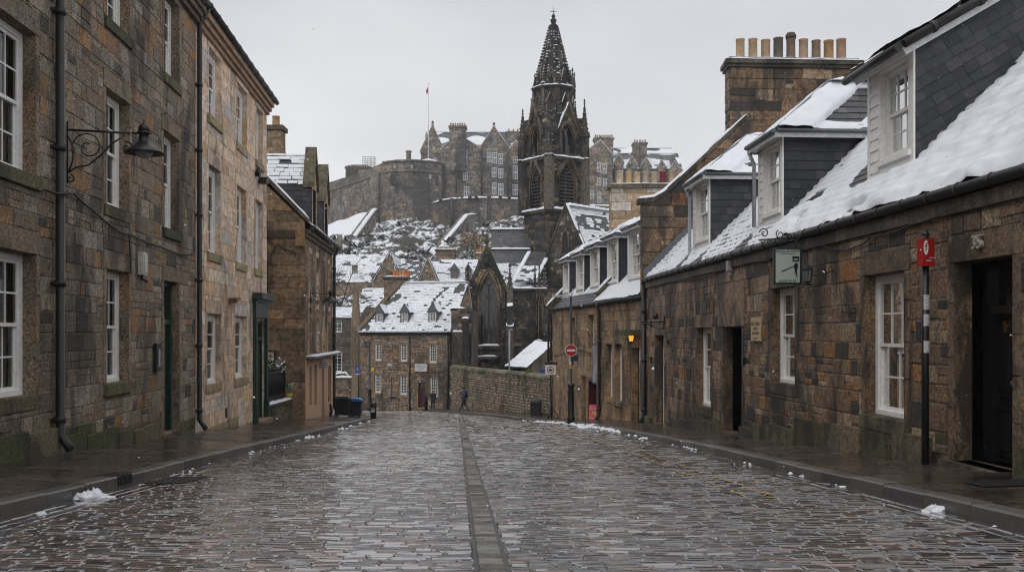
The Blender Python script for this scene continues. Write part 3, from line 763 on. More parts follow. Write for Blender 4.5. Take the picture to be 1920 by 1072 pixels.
m = MB(); LW.bar(m, a-.32, b+.32, d+.865, d+.9, 0, .32); build('lead_cap', m, M['lead'], dc)
m = MB(); LW.bar(m, a-.1, b+.1, c, c+.14, -.2, .3, 0, (.25, .17, .11)); build('doorstep', m, M['stoneB'], Bh)
solid('roof', Bh, M['slate'], [[LW.P(uAB, EAVE+.05, .25), LW.P(uB1, EAVE+.05, .25), LW.P(uB1, EAVE+4.2, -5), LW.P(uAB, EAVE+4.2, -5)], [LW.P(uAB, EAVE, -9), LW.P(uB1, EAVE, -9), LW.P(uB1, EAVE+4.2, -5), LW.P(uAB, EAVE+4.2, -5)]], (.04, .04, .045))
solid('gable', Bh, M['stoneB'], [[LW.P(uB1, EAVE, .2), LW.P(uB1, EAVE+4.2, -5), LW.P(uB1, EAVE, -9)]], (.4, .3, .2))
mb = MB()
for (d0, d1, z0, z1) in ((0, .1, -.4, -.28), (0, .18, -.28, -.14), (0, .26, -.14, .02)): LW.bar(mb, uAB, uB1+.02, EAVE+z0, EAVE+z1, d0, d1, 0, (.34, .23, .15))
build('cornice', mb, M['stoneB'], Bh)
gutter(LW, uAB, uB1+.3, EAVE+.1, Bh, .22, .085)
pipe(LW, uAB+.05, zgA(uAB), EAVE-.35, Bh, .06, .1, 'iron', top=(0.1, .4, .2), step=1.6)
m = MB(); LW.bar(m, lu(422), lu(424.5), -2.35, -2.1, 0, .03); build('vent_grille', m, M['black'], Bh)

# wall lamps: a scrolled bracket and an enamelled shade
def wall_lamp(W, u, z, arm, label, group=None, sc=1.):
    t = thing('wall_lamp', label, 'lamp', W.P(u, z, 0), group)
    m = MB(); q = lambda d, h, du=0: W.P(u+du, z+h*sc, d)
    W.bar(m, u-.02, u+.02, z-.85*sc, z+.13*sc, .05, .075); m.tube([q(.06, .0), q(arm, -.04*sc)], .019*sc, n=6)
    def spiral(c0, c1, r0, turns, a0, sgn=1):
        return [q(c0+r0*(1-.8*i/30)*cos(a0+sgn*turns*2*pi*i/30), c1+r0*(1-.8*i/30)*sin(a0+sgn*turns*2*pi*i/30)) for i in range(31)]
    s1 = spiral(.3*arm, -.25, .21*arm, 1.35, -2.2, 1)
    cv = [q(.07, -.68), q(.16*arm, -.60), q(.34*arm, -.555), q(.52*arm, -.38), q(.66*arm, -.2), q(.78*arm, -.12)]
    m.tube(spiral(.33*arm, -.27, .23*arm, 1.4, 3.6, -1), .011*sc, n=6); m.tube(cv, .014*sc, n=6); m.tube(spiral(.86*arm, -.27, .1, 1.2, 1.9, -1), .015*sc, n=6); m.tube(spiral(.1, -.78, .07, 1.1, 1.5, -1), .013*sc, n=6)
    m.tube([q(.07, -.1), q(.14*arm, -.3), q(.12*arm, -.5), q(.07, -.68)], .014*sc, n=6)
    build('bracket', m, M['black'], t)
    c = W.P(u, z, arm+.11*sc)
    m = MB(); k = sc*.84
    m.lathe(tuple(c), [(.012*k, .22*k), (.02*k, .15*k), (.05*k, .13*k), (.10*k, .09*k), (.115*k, .0), (.09*k, -.01), (.14*k, -.03*k), (.14*k, -.05*k), (.09*k, -.07*k), (.10*k, -.19*k), (.13*k, -.22*k), (.22*k, -.30*k), (.37*k, -.40*k), (.385*k, -.43*k), (.37*k, -.43*k), (.2*k, -.33*k), (.05*k, -.28*k)], 24)
    build('shade', m, M['black'], t)
    m = MB(); m.lathe(tuple(c), [(.2*k, -.34*k), (.16*k, -.44*k), (.1*k, -.5*k), (.01, -.53*k)], 18); build('glass_bowl', m, plain('frosted lamp bowl', (.35, .36, .36), .25), t)
    return t
wall_lamp(LW, lu(119.5), 3.24, 1.14, 'black wall lamp on the long scrolled bracket of the rubble house')
# cables, boxes
def cable(name, pts, r, label, mat='cable', sag=.0):
    m = MB(); P_ = []
    for a, b in zip(pts, pts[1:]):
        for i in range(8): P_.append(a+(b-a)*(i/8)+Vector((0, 0, -sag*sin(pi*i/8))))
    P_.append(pts[-1]); m.tube(P_, r, n=6)
    return tag(build(name, m, M[mat]), label, 'cable')
def lp(px, py, d=.06): u, v, _ = LW.hit(px, py); return LW.P(u, v, d)
cable('wall_cable', [lp(-8, 322), lp(40, 337), lp(80, 357), lp(98, 363, .22), lp(118, 360), lp(130, 361), lp(165, 392), lp(215, 432), lp(236, 438), lp(300, 464), lp(340, 477), lp(362, 473)], .02, 'black cable sagging across the brown rubble house between two downpipes', sag=.02)
cable('wall_cable', [lp(236, 438), lp(238, 480), lp(239, 512)], .012, 'short black cable dropping past a ground floor window head')
t = thing('alarm_box', 'cream alarm box on the rubble wall beside a sash window', 'alarm box', lp(260, 492, 0))
u, v, _ = LW.hit(260, 492); m = MB(); LW.bar(m, u-.13, u+.13, v-.25, v+.2, .02, .13); LW.bar(m, u-.1, u+.1, v-.2, v+.16, .13, .15); build('case', m, plain('cream plastic', (.55, .53, .47), .45), t)
m = MB(); m.tube([LW.P(u, v-.25, .06), LW.P(u, v-.33, .07), LW.P(u+.06, v-.38, .16)], .03, n=8); build('lamp_holder', m, M['black'], t)
t = thing('entry_panel', 'black entry panel with a white label beside the dark green door', 'intercom', lp(290, 670, 0))
u, v, _ = LW.hit(290, 670); m = MB(); LW.bar(m, u-.17, u+.17, v-.3, v+.3, .02, .09); build('case', m, M['black'], t); m = MB(); LW.bar(m, u-.03, u+.09, v-.2, v+.18, .09, .095); build('label_strip', m, plain('dull label', (.4, .4, .42), .4), t)
t = thing('security_light', 'small black flood light under a sill of the pale house', 'light', lp(480, 324, 0))
u, v, _ = LW.hit(479, 323); m = MB(); m.tube([LW.P(u, v, .02), LW.P(u, v-.03, .16)], .13, n=10, r1=.16); LW.bar(m, u+.35, u+.7, v-.3, v-.1, .05, .3); build('housing', m, M['black'], t)
tag(build('stone_spout', (lambda m: (m.prism([lp(427, 559, .02), lp(433, 557, .02), lp(437.5, 560, .02), lp(428, 568, .02)], tuple(LW.N*.22), 0, (.2, .15, .1)), m)[1])(MB()), M['stoneB']), 'small projecting stone spout above the windows of the pale house', 'spout')

# ------------------------------------------------------------------ left far: the gable house with the peach shop
G0, G1 = Vector((-8.06, 38.8, 0)), Vector((-8.62, 47.8, 0))
CW = Plane(G0, (G1-G0), (0, 0, 1), Vector((1, .062, 0)))
CG = Plane(G0, (-1, 0, 0), (0, 0, 1), (0, -1, 0))
C = thing('corner_house', 'ochre stone gable house with a peach painted shop at its foot', 'house', (-8.6, 39, -3.3))
LC = 9.02; ez = 4.1
mC = MB()
masonry(mC, CG, 0, 7.5, -3.9, 9.2, (), 31, (.36, .46), (.6, 1.3), PC, PC, (.15, .11, .07), proud=.012, gap=.012, bev=.01, jit=.003, split=.05,
        ul=lambda v: 0 if v < 4.35 else (v-4.35)/.95, ur=lambda v: 7.5 if v < 4.35 else 7.5-(v-4.35)*.5)
opsC = [CW.op(580, 584.5, 582, 440+60, 600), CW.op(592, 596, 594, 502, 600), CW.op(601, 604.5, 603, 505, 600), CW.op(581, 585, 583, 560, 640), CW.op(591, 594.5, 593, 562, 640), CW.op(600, 603.5, 602, 562, 640), CW.op(608, 611, 609, 562, 640)]
opsC = [(a, b, c, d) for a, b, c, d in [(1.0, 1.75, 1.55, 3.2), (3.1, 3.85, 1.55, 3.2), (5.2, 5.95, 1.55, 3.2), (7.2, 7.9, 1.55, 3.2), (1.0, 1.75, -.9, 1.), (3.1, 3.85, -.9, 1.), (5.2, 5.95, -.9, 1.), (7.2, 7.9, -.9, 1.)]]
masonry(mC, CW, 0, LC, -.95, ez, opsC, 32, (.3, .42), (.45, 1.), PC, PB, (.15, .11, .07), proud=.012, gap=.01, bev=.008, jit=.003, split=.08, sill=.15, lint=.25, sur=.12)
CE = Plane(CW.P(LC, 0, 0), (-1, .0, 0), (0, 0, 1), (0, 1, 0)); masonry(mC, CE, 0, 7.5, -4.4, ez, (), 33, (.36, .46), (.6, 1.3), PC)
build('wall', mC, M['stoneC'], C)
for i, o in enumerate(opsC): sash(CW, o, C, .2, 2, 2, seed=i+40, deep=False)
m = MB()
opsP = [(.9, 1.6, -2.9, -1.35), (2.4, 3.1, -3.0, -1.3), (7.0, 8.2, -3.2, -1.5)]; doorP = (4.7, 5.6, -3.75, -1.4)
for r in rsub_all((0, LC, -4.2, -.95), opsP+[doorP]): m.face([CW.P(r[0], r[2], .04), CW.P(r[1], r[2], .04), CW.P(r[1], r[3], .04), CW.P(r[0], r[3], .04)])
for a, b, c, d in opsP+[doorP]:
    for q in (((a, c), (a, d)), ((b, c), (b, d)), ((a, d), (b, d)), ((a, c), (b, c))):
        m.face([CW.P(*q[0], .04), CW.P(*q[1], .04), CW.P(*q[1], -.2), CW.P(*q[0], -.2)])
m.face([CW.P(0, -4.2, .04), CW.P(0, -.95, .04), CW.P(0, -.95, 0), CW.P(0, -4.2, 0)])
sh = build('shopfront', m, M['peach'], C)
for i, o in enumerate(opsP): sash(CW, o, C, .12, 1, 1, seed=60+i, deep=False, fw=.05, fr='claret')
panel_door(CW, doorP, C, 'claret', .16, .3, False, 1)
m = MB(); CW.bar(m, -.05, LC, -.98, -.9, 0, .42); build('shop_canopy', m, M['lead'], C)
m = MB(); snow_cap(m, [CW.P(0, -.9, .22), CW.P(LC, -.9, .22)], .4, .09); build('snow', m, M['snow'], C)
# skew coping and moulded eaves
m = MB(); pA, pB = CG.P(-.12, 4.3, .08), CG.P(4.6, 9.15, .08)
m.prism([pA, pB, pB+Vector((0, 0, .2)), pA+Vector((0, 0, .2))], (0, .36, 0), 0, (.12, .1, .08))
CG.bar(m, -.1, 3.4, 3.72, 4.02, 0, .08, 0, (.1, .08, .055)); CG.bar(m, 0, .35, 3.4, 4.05, 0, .16, 0, (.3, .2, .11))
build('coping', m, M['stoneC'], C)
m = MB(); snow_cap(m, [pA+Vector((0, .18, .2)), pB+Vector((0, .18, .2))], .34, .07); build('snow', m, M['snow'], C)
CR = Plane(CW.P(0, ez+.05, .3), CW.U, Vector((-.72, -.05, .72)), Vector((.7, .05, .7)))
m = MB(); slates(m, CR, .3, LC, 0, 6.4, .24, .3, 5, SL); snow_tiles(m, CR, .3, LC, .1, 6.3, .24, .3, 6, .8); build('roof', m, [M['slate'], M['snow']], C)
gutter(CW, 0, LC+.05, ez+.02, C, .2, .09)
m = MB()
for (d, z0, z1) in ((.1, -.35, -.2), (.2, -.2, -.06)): CW.bar(m, 0, LC, ez+z0, ez+z1, 0, d, 0, (.18, .13, .09))
build('cornice', m, M['stoneC'], C)
pipe(CW, LC-.1, -3.8, ez-.4, C, .07, .1, 'iron', top=(0, .35, .18), step=1.6)
def stone_dormer(u0, u1, zt):
    "wall-head dormer with a steep gablet; its roof runs back into the slates"
    m = MB(); w_ = u1-u0; um = (u0+u1)/2; zb, ze = ez-.1, zt-1.35
    op = (u0+.28, u1-.28, ez+.35, ze-.1)
    for r in rsub_all((u0, u1, zb, ze), [op]): m.face([CW.P(r[0], r[2], .06), CW.P(r[1], r[2], .06), CW.P(r[1], r[3], .06), CW.P(r[0], r[3], .06)], 0, (.42, .3, .2))
    m.face([CW.P(u0, ze, .06), CW.P(u1, ze, .06), CW.P(um, zt, .06)], 0, (.40, .29, .19))
    for a, b in ((u0, u1), (u1, u0)):
        s = -1 if a < b else 1
        P0, P1 = CW.P(a+s*.1, ze-.1, -.3), CW.P(um, zt+.1, -.3)
        m.prism([P0, P1, P1+Vector((0, 0, .22)), P0+Vector((0, 0, .22))], tuple(CW.N*.46), 0, (.12, .11, .07))
    d = build('dormer', m, M['stoneC'], C)
    sash(CW, op, C, .1, 2, 2, seed=70, deep=False, fw=.06)
    m = MB(); back = 3.2
    for a in (u0, u1):
        m.face([CW.P(a, zb, .06), CW.P(a, ze, .06), CW.P(a, ze, -back), CW.P(a, zb, -back)], 0, (.03, .033, .04))
    CK = Plane(CW.P(u0, zb, 0), -CW.N, (0, 0, 1), -CW.U); slates(m, CK, 0, back, 0, ze-zb, .22, .3, 8, SL)
    dr = Vector((0, 0, zt-ze)); sl_ = (CW.P(um, zt, 0)-CW.P(u0, ze, 0)); ln = sl_.length
    DR = Plane(CW.P(u0, ze, 0), -CW.N, sl_, (-CW.N).cross(sl_)*-1 if False else None)
    if DR.N.z < 0: DR.N = -DR.N
    slates(m, DR, 0, back+2.5, 0, ln, .2, .28, 9, SL); snow_tiles(m, DR, 0.05, back+2.4, 0, ln, .2, .45, 10, .97, .03)
    m.face([CW.P(u1, ze, 0), CW.P(um, zt, 0), CW.P(um, zt, -back-2), CW.P(u1, ze, -back-2)], 1)
    build('dormer_roof', m, [M['slate'], M['snow']], C)
stone_dormer(1.5, 2.9, 7.35); stone_dormer(5.4, 6.8, 7.3)
# chimney behind the skyline
cs = MB(); c0 = at(503, 290, 44); c1 = at(527, 290, 44)
CHW = Plane((c0.x-1.2, 44, 0), (1, 0, 0), (0, 0, 1), (0, -1, 0)); wC = c1.x-c0.x+1.2
masonry(cs, CHW, 0, wC, 6.5, 9.0, (), 35, (.3, .4), (.4, .7), PC); CS2 = Plane((c1.x, 44, 0), (0, 1, 0), (0, 0, 1), (1, 0, 0)); masonry(cs, CS2, 0, .8, 6.5, 9.0, (), 36, (.3, .4), (.4, .7), PC)
cs.box((c0.x-1.3, 43.9, 9.0), (c1.x+.1, 44.9, 9.2), 0, (.1, .08, .06)); cs.box((c0.x-1.15, 44.02, 5.5), (c1.x-.02, 44.78, 9.0), 0, (.2, .15, .1))
ck = build('chimney', cs, M['stoneC'], C)
chimney_pots(ck, [(c0.x+.25, 44.4, 9.2)], .5, .16, [(.35, .22, .12)])
wall_lamp(CW, 1.05, 1.62, .75, 'black wall lamp hanging from the corner of the gable house', sc=.95)

# yard between the houses: low wall, railings, plants
t = thing('yard_wall', 'low mossy wall with a snowy top below the black railings', 'wall', (-8.7, 36.5, -3.2))
yw = Plane((-8.62, 34.9, 0), (.02, 1, 0), (0, 0, 1), (1, -.02, 0)); m = MB()
zt_ = -2.62; masonry(m, yw, 0, 3.7, -4.2, zt_, (), 41, (.25, .35), (.4, .9), MOS, None, proud=.03); build('stonework', m, M['stoneA'], t)
m = MB(); yw.bar(m, 0, 3.75, zt_, zt_+.1, -.35, .06, 0, (.14, .12, .09)); yw.bar(m, 3.7, 3.76, -4.2, zt_, -.35, 0, 0, (.14, .12, .09)); build('cope', m, M['stoneA'], t)
m = MB(); snow_cap(m, [yw.P(0, zt_+.1, -.12), yw.P(3.7, zt_+.1, -.12)], .4, .07); build('snow', m, M['snow'], t)
m = MB(); q = -.2
for i in range(30):
    u = .05+i*.11; m.tube([yw.P(u, zt_+.1, q), yw.P(u, zt_+1.25, q)], .011, n=5); m.lathe(tuple(yw.P(u, zt_+1.25, q)), [(.02, 0), (.012, .05), (.002, .1)], 5)
for z in (.28, 1.12): yw.bar(m, 0, 3.4, zt_+z, zt_+z+.04, q-.015, q+.015)
yw.bar(m, 3.36, 3.42, zt_+.1, zt_+1.35, q-.03, q+.03)
yw.bar(m, 0, 3.4, zt_+.3, zt_+1.12, q-.06, q-.05)
t = tag(build('railing', m, M['black']), 'black iron railing on the snowy low wall of the yard', 'railing')
def leafy(name, c, r, n, cols, label, cat, seed, leaf=.05, zs=1., group=None, white=0.):
    m = MB(); q = random.Random(seed)
    for i in range(n):
        d = Vector((q.gauss(0, 1), q.gauss(0, 1), q.gauss(0, 1)*zs)); d.normalize(); p = Vector(c)+Vector((d.x*r*q.random()**.4, d.y*r*q.random()**.4, d.z*r*q.random()**.4))
        a = Vector((q.gauss(0, 1), q.gauss(0, 1), q.gauss(0, .6))).normalized()*leaf*q.uniform(.6, 1.4); b = a.cross(Vector((q.gauss(0, 1), q.gauss(0, 1), q.gauss(0, 1)))).normalized()*leaf*.5
        k = q.uniform(.6, 1.3); cc = pick(q, cols)
        if q.random() < white: cc = (.78, .79, .82); k = 1
        m.face([p-a, p+b, p+a, p-b], 0, (cc[0]*k, cc[1]*k, cc[2]*k))
    return tag(build(name, m, M['leafm']), label, cat, group)
GR = [((.045, .08, .025), 3), ((.03, .05, .02), 3), ((.08, .1, .04), 1)]
c = yw.P(2.9, zt_+1.35, -.35); leafy('shrub', c, .38, 420, GR, 'snow dusted shrub spilling over the black railings', 'shrub', 3, .06, .6, white=.4)
t = thing('potted_plant', 'bright green potted plant on the end of the snowy low wall', 'plant', yw.P(3.55, zt_+.1, -.05))
p = yw.P(3.55, zt_+.1, -.05); m = MB(); m.lathe(tuple(p), [(.1, 0), (.14, .22), (.13, .22)], 12, 0, (.4, .33, .05)); build('pot', m, M['tint'], t)
m = MB(); q = random.Random(9)
for i in range(120):
    a = q.uniform(0, 6.28); l = q.uniform(.2, .42); b = Vector((cos(a), sin(a), 0)); s = Vector((-sin(a), cos(a), 0))*.02
    base = Vector(p)+Vector((0, 0, .2)); tip = base+b*l*.55+Vector((0, 0, l))
    m.face([base-s, base+s, tip+s*1.6, tip-s*1.6], 0, (.06*q.uniform(.6, 1.6), .2*q.uniform(.6, 1.4), .03) if q.random() < .8 else (.75, .76, .78))
build('leaves', m, M['leafm'], t)
t = thing('wall_frame', 'framed notice with a red figure on the ochre gable wall', 'picture', CG.P(1.2, -.85, 0))
ufr = CG.hit(508, 667); m = MB(); CG.bar(m, ufr[0]-.17, ufr[0]+.17, ufr[1]-.19, ufr[1]+.19, .01, .07); build('frame', m, M['black'], t)
m = MB(); CG.bar(m, ufr[0]-.13, ufr[0]+.13, ufr[1]-.15, ufr[1]+.15, .07, .074); build('mount', m, plain('pale mount', (.5, .48, .42), .6), t)
m = MB(); CG.bar(m, ufr[0]-.045, ufr[0]+.05, ufr[1]-.06, ufr[1]+.06, .074, .078); build('figure', m, plain('red print', (.5, .06, .03), .6), t)
cable('gable_cable', [CG.P(*CG.hit(500+2, 545)[:2], .04), CG.P(*CG.hit(503, 500)[:2], .04), CG.P(*CG.hit(510, 474)[:2], .04), CG.P(*CG.hit(521, 459)[:2], .06), CG.P(*CG.hit(535, 468)[:2], .04), CG.P(*CG.hit(552, 472)[:2], .04), CG.P(*CG.hit(555, 481)[:2], .04)], .016, 'black cable looping over the ochre gable')
# ------------------------------------------------------------------ right: the long dormered cottage, door 35
RW = Plane((6.5, 0, 0), (-.0536, 1, 0), (0, 0, 1), (-1, -.0536, 0))
def ru(px): return RW.hit(px, HY)[0]
uR0, uR1 = 4.5, ru(1211)
zgR = lambda u: -.9-.0627*u
EZ = 1.86
R = thing('cottage', 'long dark stone cottage with three dormers and a snowy slate roof', 'house', (6, 18, -2))
def ro(pxl, pxr, z0, z1): a, b = ru(pxl), ru(pxr); return (min(a, b), max(a, b), z0, z1)
winR = [ro(1624, 1697.5, -1.27, .915), ro(1448, 1492, -1.0, .92), ro(1307.5, 1334, -1.93, .15), (5.5, 6.9, -.9, 1.)]
door35, doorDark, doorN = ro(1792, 1901, -1.66, .92), ro(1357, 1391.5, -2.5, .15), ro(1229, 1246, -2.95, -.06)
m = MB()
masonry(m, RW, uR0, uR1, -3.6, EZ-.1, winR+[door35, doorDark, doorN], 51, (.23, .4), (.26, .75), PR, PRd, (.22, .185, .14), proud=.015, gap=.013, bev=.016, jit=.011, split=.38, lint=.36, sill=.24, rec=.22, base=lambda u: zgR(u)+.42, basepal=MOS, sur=.18)
rr = random.Random(13); u = uR0
while u < uR1-.3:
    u2 = min(uR1-.02, u+rr.uniform(.7, 1.7)); hit = any(u2 > d[0]-.1 and u < d[1]+.1 for d in (door35, doorDark, doorN))
    if not hit:
        h = rr.uniform(.3, .42) if 13.4 < u < 19 else rr.uniform(.15, .3)
        RW.bar(m, u+.01, u2-.01, zgR(u)-.7, zgR(u)+h, 0, rr.uniform(.08, .14), 0, pick(rr, MOS))
    u = u2
RW.bar(m, door35[0]-.25, door35[1]+.25, -2.6, door35[2], -.3, .12, 0, (.16, .13, .1)); RW.bar(m, doorDark[0], doorDark[1], -3.2, -2.38, -.3, .02, 0, (.12, .1, .08))
a, b, c, d = doorDark; RW.bar(m, a-.25, b+.45, d+.02, d+1.05, .0, .04, 0, (.27, .19, .12))
for k in range(40):
    ua = uR0+(uR1-uR0)*k/40; RW.bar(m, ua, ua+(uR1-uR0)/40-.006, EZ-.3, EZ-.1, 0, .07+.006*nz(k*.7, 1), 0, pick(rr, [((.12, .09, .065), 2), ((.08, .065, .05), 1)]))
build('wall', m, M['stoneR'], R)
sash(RW, winR[0], R, .15, 3, 2, seed=81, lownx=2, low=.045); sash(RW, winR[1], R, .16, 2, 2, seed=82, low=.045, lownx=2); sash(RW, winR[2], R, .16, 2, 2, seed=83); sash(RW, winR[3], R, .2, 3, 2, seed=84)
d35 = panel_door(RW, door35, R, 'blackdoor', .42, .48, False, 2)
ud = (door35[0]+door35[1])/2
m = MB(); RW.bar(m, ud-.03, ud+.03, -.95, -.55, -.45, -.43)
for du in (.02, -.09):
    c = RW.P(ud+du, -.62, -.4); m.lathe(tuple(c), [(.01, -.04), (.035, -.02), (.04, .01), (.02, .04), (.004, .05)], 10)
build('handle', m, M['brass'], d35)
m = MB(); RW.bar(m, ud+.14, ud+.42, -.52, -.46, -.45, -.44); build('name_plate', m, plain('worn steel plate', (.3, .3, .3), .4, .6), d35)
m = MB(); RW.bar(m, ud+.24, ud+.3, .02, .16, -.45, -.42); build('knocker', m, M['brass'], d35)
panel_door(RW, (doorDark[0], doorDark[1], -2.38, doorDark[3]), R, 'blackdoor', .65, 0, False, 1)
panel_door(RW, doorN, R, 'white', .3, .4, False, 1, label='narrow pale door set back in the wall')
# roof, gutter and snow
s2 = 1/sqrt(2)
inw = -RW.N
RP = Plane(RW.P(0, EZ, .12), RW.U, inw*s2+Vector((0, 0, s2)), RW.N*s2+Vector((0, 0, s2)))
dorm = [(15.6, 17.35, .78), (21.25, 22.95, .55), (27.45, 29.3, .55)]
m = MB(); slates(m, RP, uR0, uR1, 0, 7.6, .21, .27, 51, SLW); build('roof', m, M['slate'], R)
m = MB()
def snow_fn(u, v):
    n = nz(u*.55, v*.8, 2.); f = nz(u*2.3, v*2.3, 5.); g = nz(u*6, v*6, 1.)
    if u < 15.2: t = .12+.06*n+.045*f+.04*g
    elif u < 21:
        t = .11+.06*n+.045*f+.038*g
        if v > 1.0: t = .045+.05*n+.03*f
        for bu, bv_, ru_, rv_ in ((19.6, .55, .3, .12), (20.3, 1.25, .35, .2), (16.4, .25, .5, .12)):
            q = 1-((u-bu)/ru_)**2-((v-bv_)/rv_)**2
            if q > -.5: t -= .16*(q+.5)
        bare = 1.6-((u-17.9)**2/.5+(v-1.75)**2/.35)            # bare patch behind the near dormer
        if bare > 0: t -= .12*bare+.03*f
    else:
        row = abs(((v/.21) % 1)-.5)*2; edge = max(0, row-.55)*.06
        bx = ((u/.27+(.5 if int(v/.21) % 2 else 0)) % 1); ex = .018 if bx < .12 else 0
        t = .045+.03*n+.015*f-edge*1.7-ex*1.6
        for du, tv in ((23.05, 0), (27.2, 0), (29.45, 0)):
            q = 1-((u-du)/.5)**2-((v-.1)/.55)**2
            if q > 0: t -= .13*q
        if v < .12+.08*f: t -= .05
    t += .022*sin(v*29.9+.6*f)*(1 if u > 15.2 else .6)
    if 17.6 < u < 21: t -= max(0, abs(((v/.21) % 1)-.5)*2-.6)*.09*(1+nz(u*1.5, v))
    if v < .16: t *= (.45+3.4*v)*(1+.8*f)
    return t
snow_sheet(m, RP, uR0, uR1-.05, .02, 5.2, .1, .07, snow_fn); snow_sheet(m, RP, uR0, uR1-.05, 5.2, 7.5, .2, .2, snow_fn)
snow_o = build('snow', m, M['snow'], R)
solid('back', R, M['stoneR'], [[RW.P(uR0, -3, -10.6), RW.P(uR1, -4, -10.6), RW.P(uR1, EZ, -10.6), RW.P(uR0, EZ, -10.6)], [RW.P(uR0, -3, 0), RW.P(uR0, EZ, 0), RW.P(uR0, EZ+5.2, -5.3), RW.P(uR0, EZ, -10.6), RW.P(uR0, -3, -10.6)], [RW.P(uR0, EZ, -10.6), RW.P(uR1, EZ, -10.6), RW.P(uR1, EZ+5.3, -5.2), RW.P(uR0, EZ+5.3, -5.2)]])
gutter(RW, uR0, uR1, EZ-.02, R, .05, .075, 'iron', seg=.8)
# party wall with a swept skew, and the big chimney with nine pots
PW = Plane(RW.P(uR1, 0, .1), inw, (0, 0, 1), Vector((-.0536, -1, 0)))
def skew(u): return 4.62 if u < .55 else 4.62+(u-.55)*.93
m = MB(); masonry(m, PW, -.05, 10.6, -.5, 10.0, (), 53, (.34, .46), (.5, 1.1), PR, None, (.17, .14, .1), proud=.03, gap=.016, split=.1, ul=lambda v: -.05 if v <= 4.5 else min(5.3, max(-.05, .55+(v-4.62)/.93)), ur=lambda v: 10.6-max(0, (v-4.62)/.93))
PB_ = Plane(PW.P(10.6, 0, -.5), -PW.U, (0, 0, 1), -PW.N); masonry(m, PB_, 0, 10.65, -4, 10., (), 54, (.34, .46), (.5, 1.1), PR, None, (.17, .14, .1), proud=.03, ur=lambda v: 10.65 if v <= 4.5 else min(10.65, 10.05-(v-4.62)/.93), ul=lambda v: max(0, (v-4.62)/.93))
PF = Plane(PW.P(-.05, 0, -.5), Vector((.0536, -1, 0)), (0, 0, 1), RW.N); masonry(m, PF, 0, .5, -4.2, 4.5, (), 55, (.34, .46), (.25, .5), PR, None, (.17, .14, .1), proud=.03)
build('party_wall', m, M['stoneR'], R)
m = MB(); prof = [(-.2, 4.5), (.35, 4.56), (.7, 4.75), (1.3, 5.3), (3.6, 7.46)]
for (a, b), (c, d) in zip(prof, prof[1:]):
    P0, P1 = PW.P(a, b, .07), PW.P(c, d, .07); m.prism([P0, P1, P1+Vector((0, 0, .17)), P0+Vector((0, 0, .17))], tuple(-PW.N*.62), 0, (.13, .11, .085))
cp = build('coping', m, M['stoneR'], R)
m = MB(); snow_cap(m, [PW.P(a, b+.17, -.24) for a, b in prof], .66, .13, seed=8, step=.12); build('snow', m, M['snow'], cp)
m = MB(); P0, P1 = PW.P(.0, EZ+.0, .03), PW.P(5.2, EZ+5.2, .03); m.prism([P0, P1, P1+Vector((0, 0, .32)), P0+Vector((0, 0, .32))], tuple(PW.N*.09), 0); build('flashing', m, M['lead'], R)
cx0, cx1, ct = 3.05, 7.62, 9.28
m = MB(); masonry(m, PW, cx0, cx1, 6.6, ct, (), 56, (.28, .42), (.45, 1.0), PR, None, (.16, .13, .1), proud=.03, gap=.016, split=.12)
off = .0
for W_, l in ((Plane(PW.P(cx0, 0, 0), PW.N*-1, (0, 0, 1), -PW.U), .9), (Plane(PW.P(cx1, 0, -.9), PW.N, (0, 0, 1), PW.U), .9), (Plane(PW.P(cx1, 0, -.9), -PW.U, (0, 0, 1), -PW.N), cx1-cx0)):
    masonry(m, W_, 0, l, 5.4, ct, (), 57, (.28, .42), (.4, .9), PR, None, (.16, .13, .1), proud=.03)
PW.bar(m, cx0-.1, cx1+.1, ct, ct+.12, -1., .1, 0, (.09, .08, .06)); PW.bar(m, cx0-.17, cx1+.17, ct+.12, ct+.26, -1.07, .17, 0, (.12, .1, .08)); PW.bar(m, cx0-.02, cx1+.02, ct+.26, ct+.36, -.9, .02, 0, (.12, .1, .08))
ck = build('chimney', m, M['stoneR'], R)
chimney_pots(ck, [PW.P(cx0+.45+i*.455, ct+.36, -.45) for i in range(9)], .78, .165, [(.40, .28, .17), (.38, .27, .16), (.35, .24, .15), (.11, .10, .075), (.17, .12, .09), (.36, .25, .17), (.2, .14, .09), (.33, .2, .1), (.32, .21, .14)], 4, (4,))
m = MB(); snow_cap(m, [PW.P(cx0-.1, ct+.26, .09), PW.P(cx1+.1, ct+.26, .09)], .2, .06); snow_cap(m, [PW.P(cx0-.02, ct+.36, -.4), PW.P(cx1, ct+.36, -.4)], .8, .06); build('snow', m, M['snow'], ck)

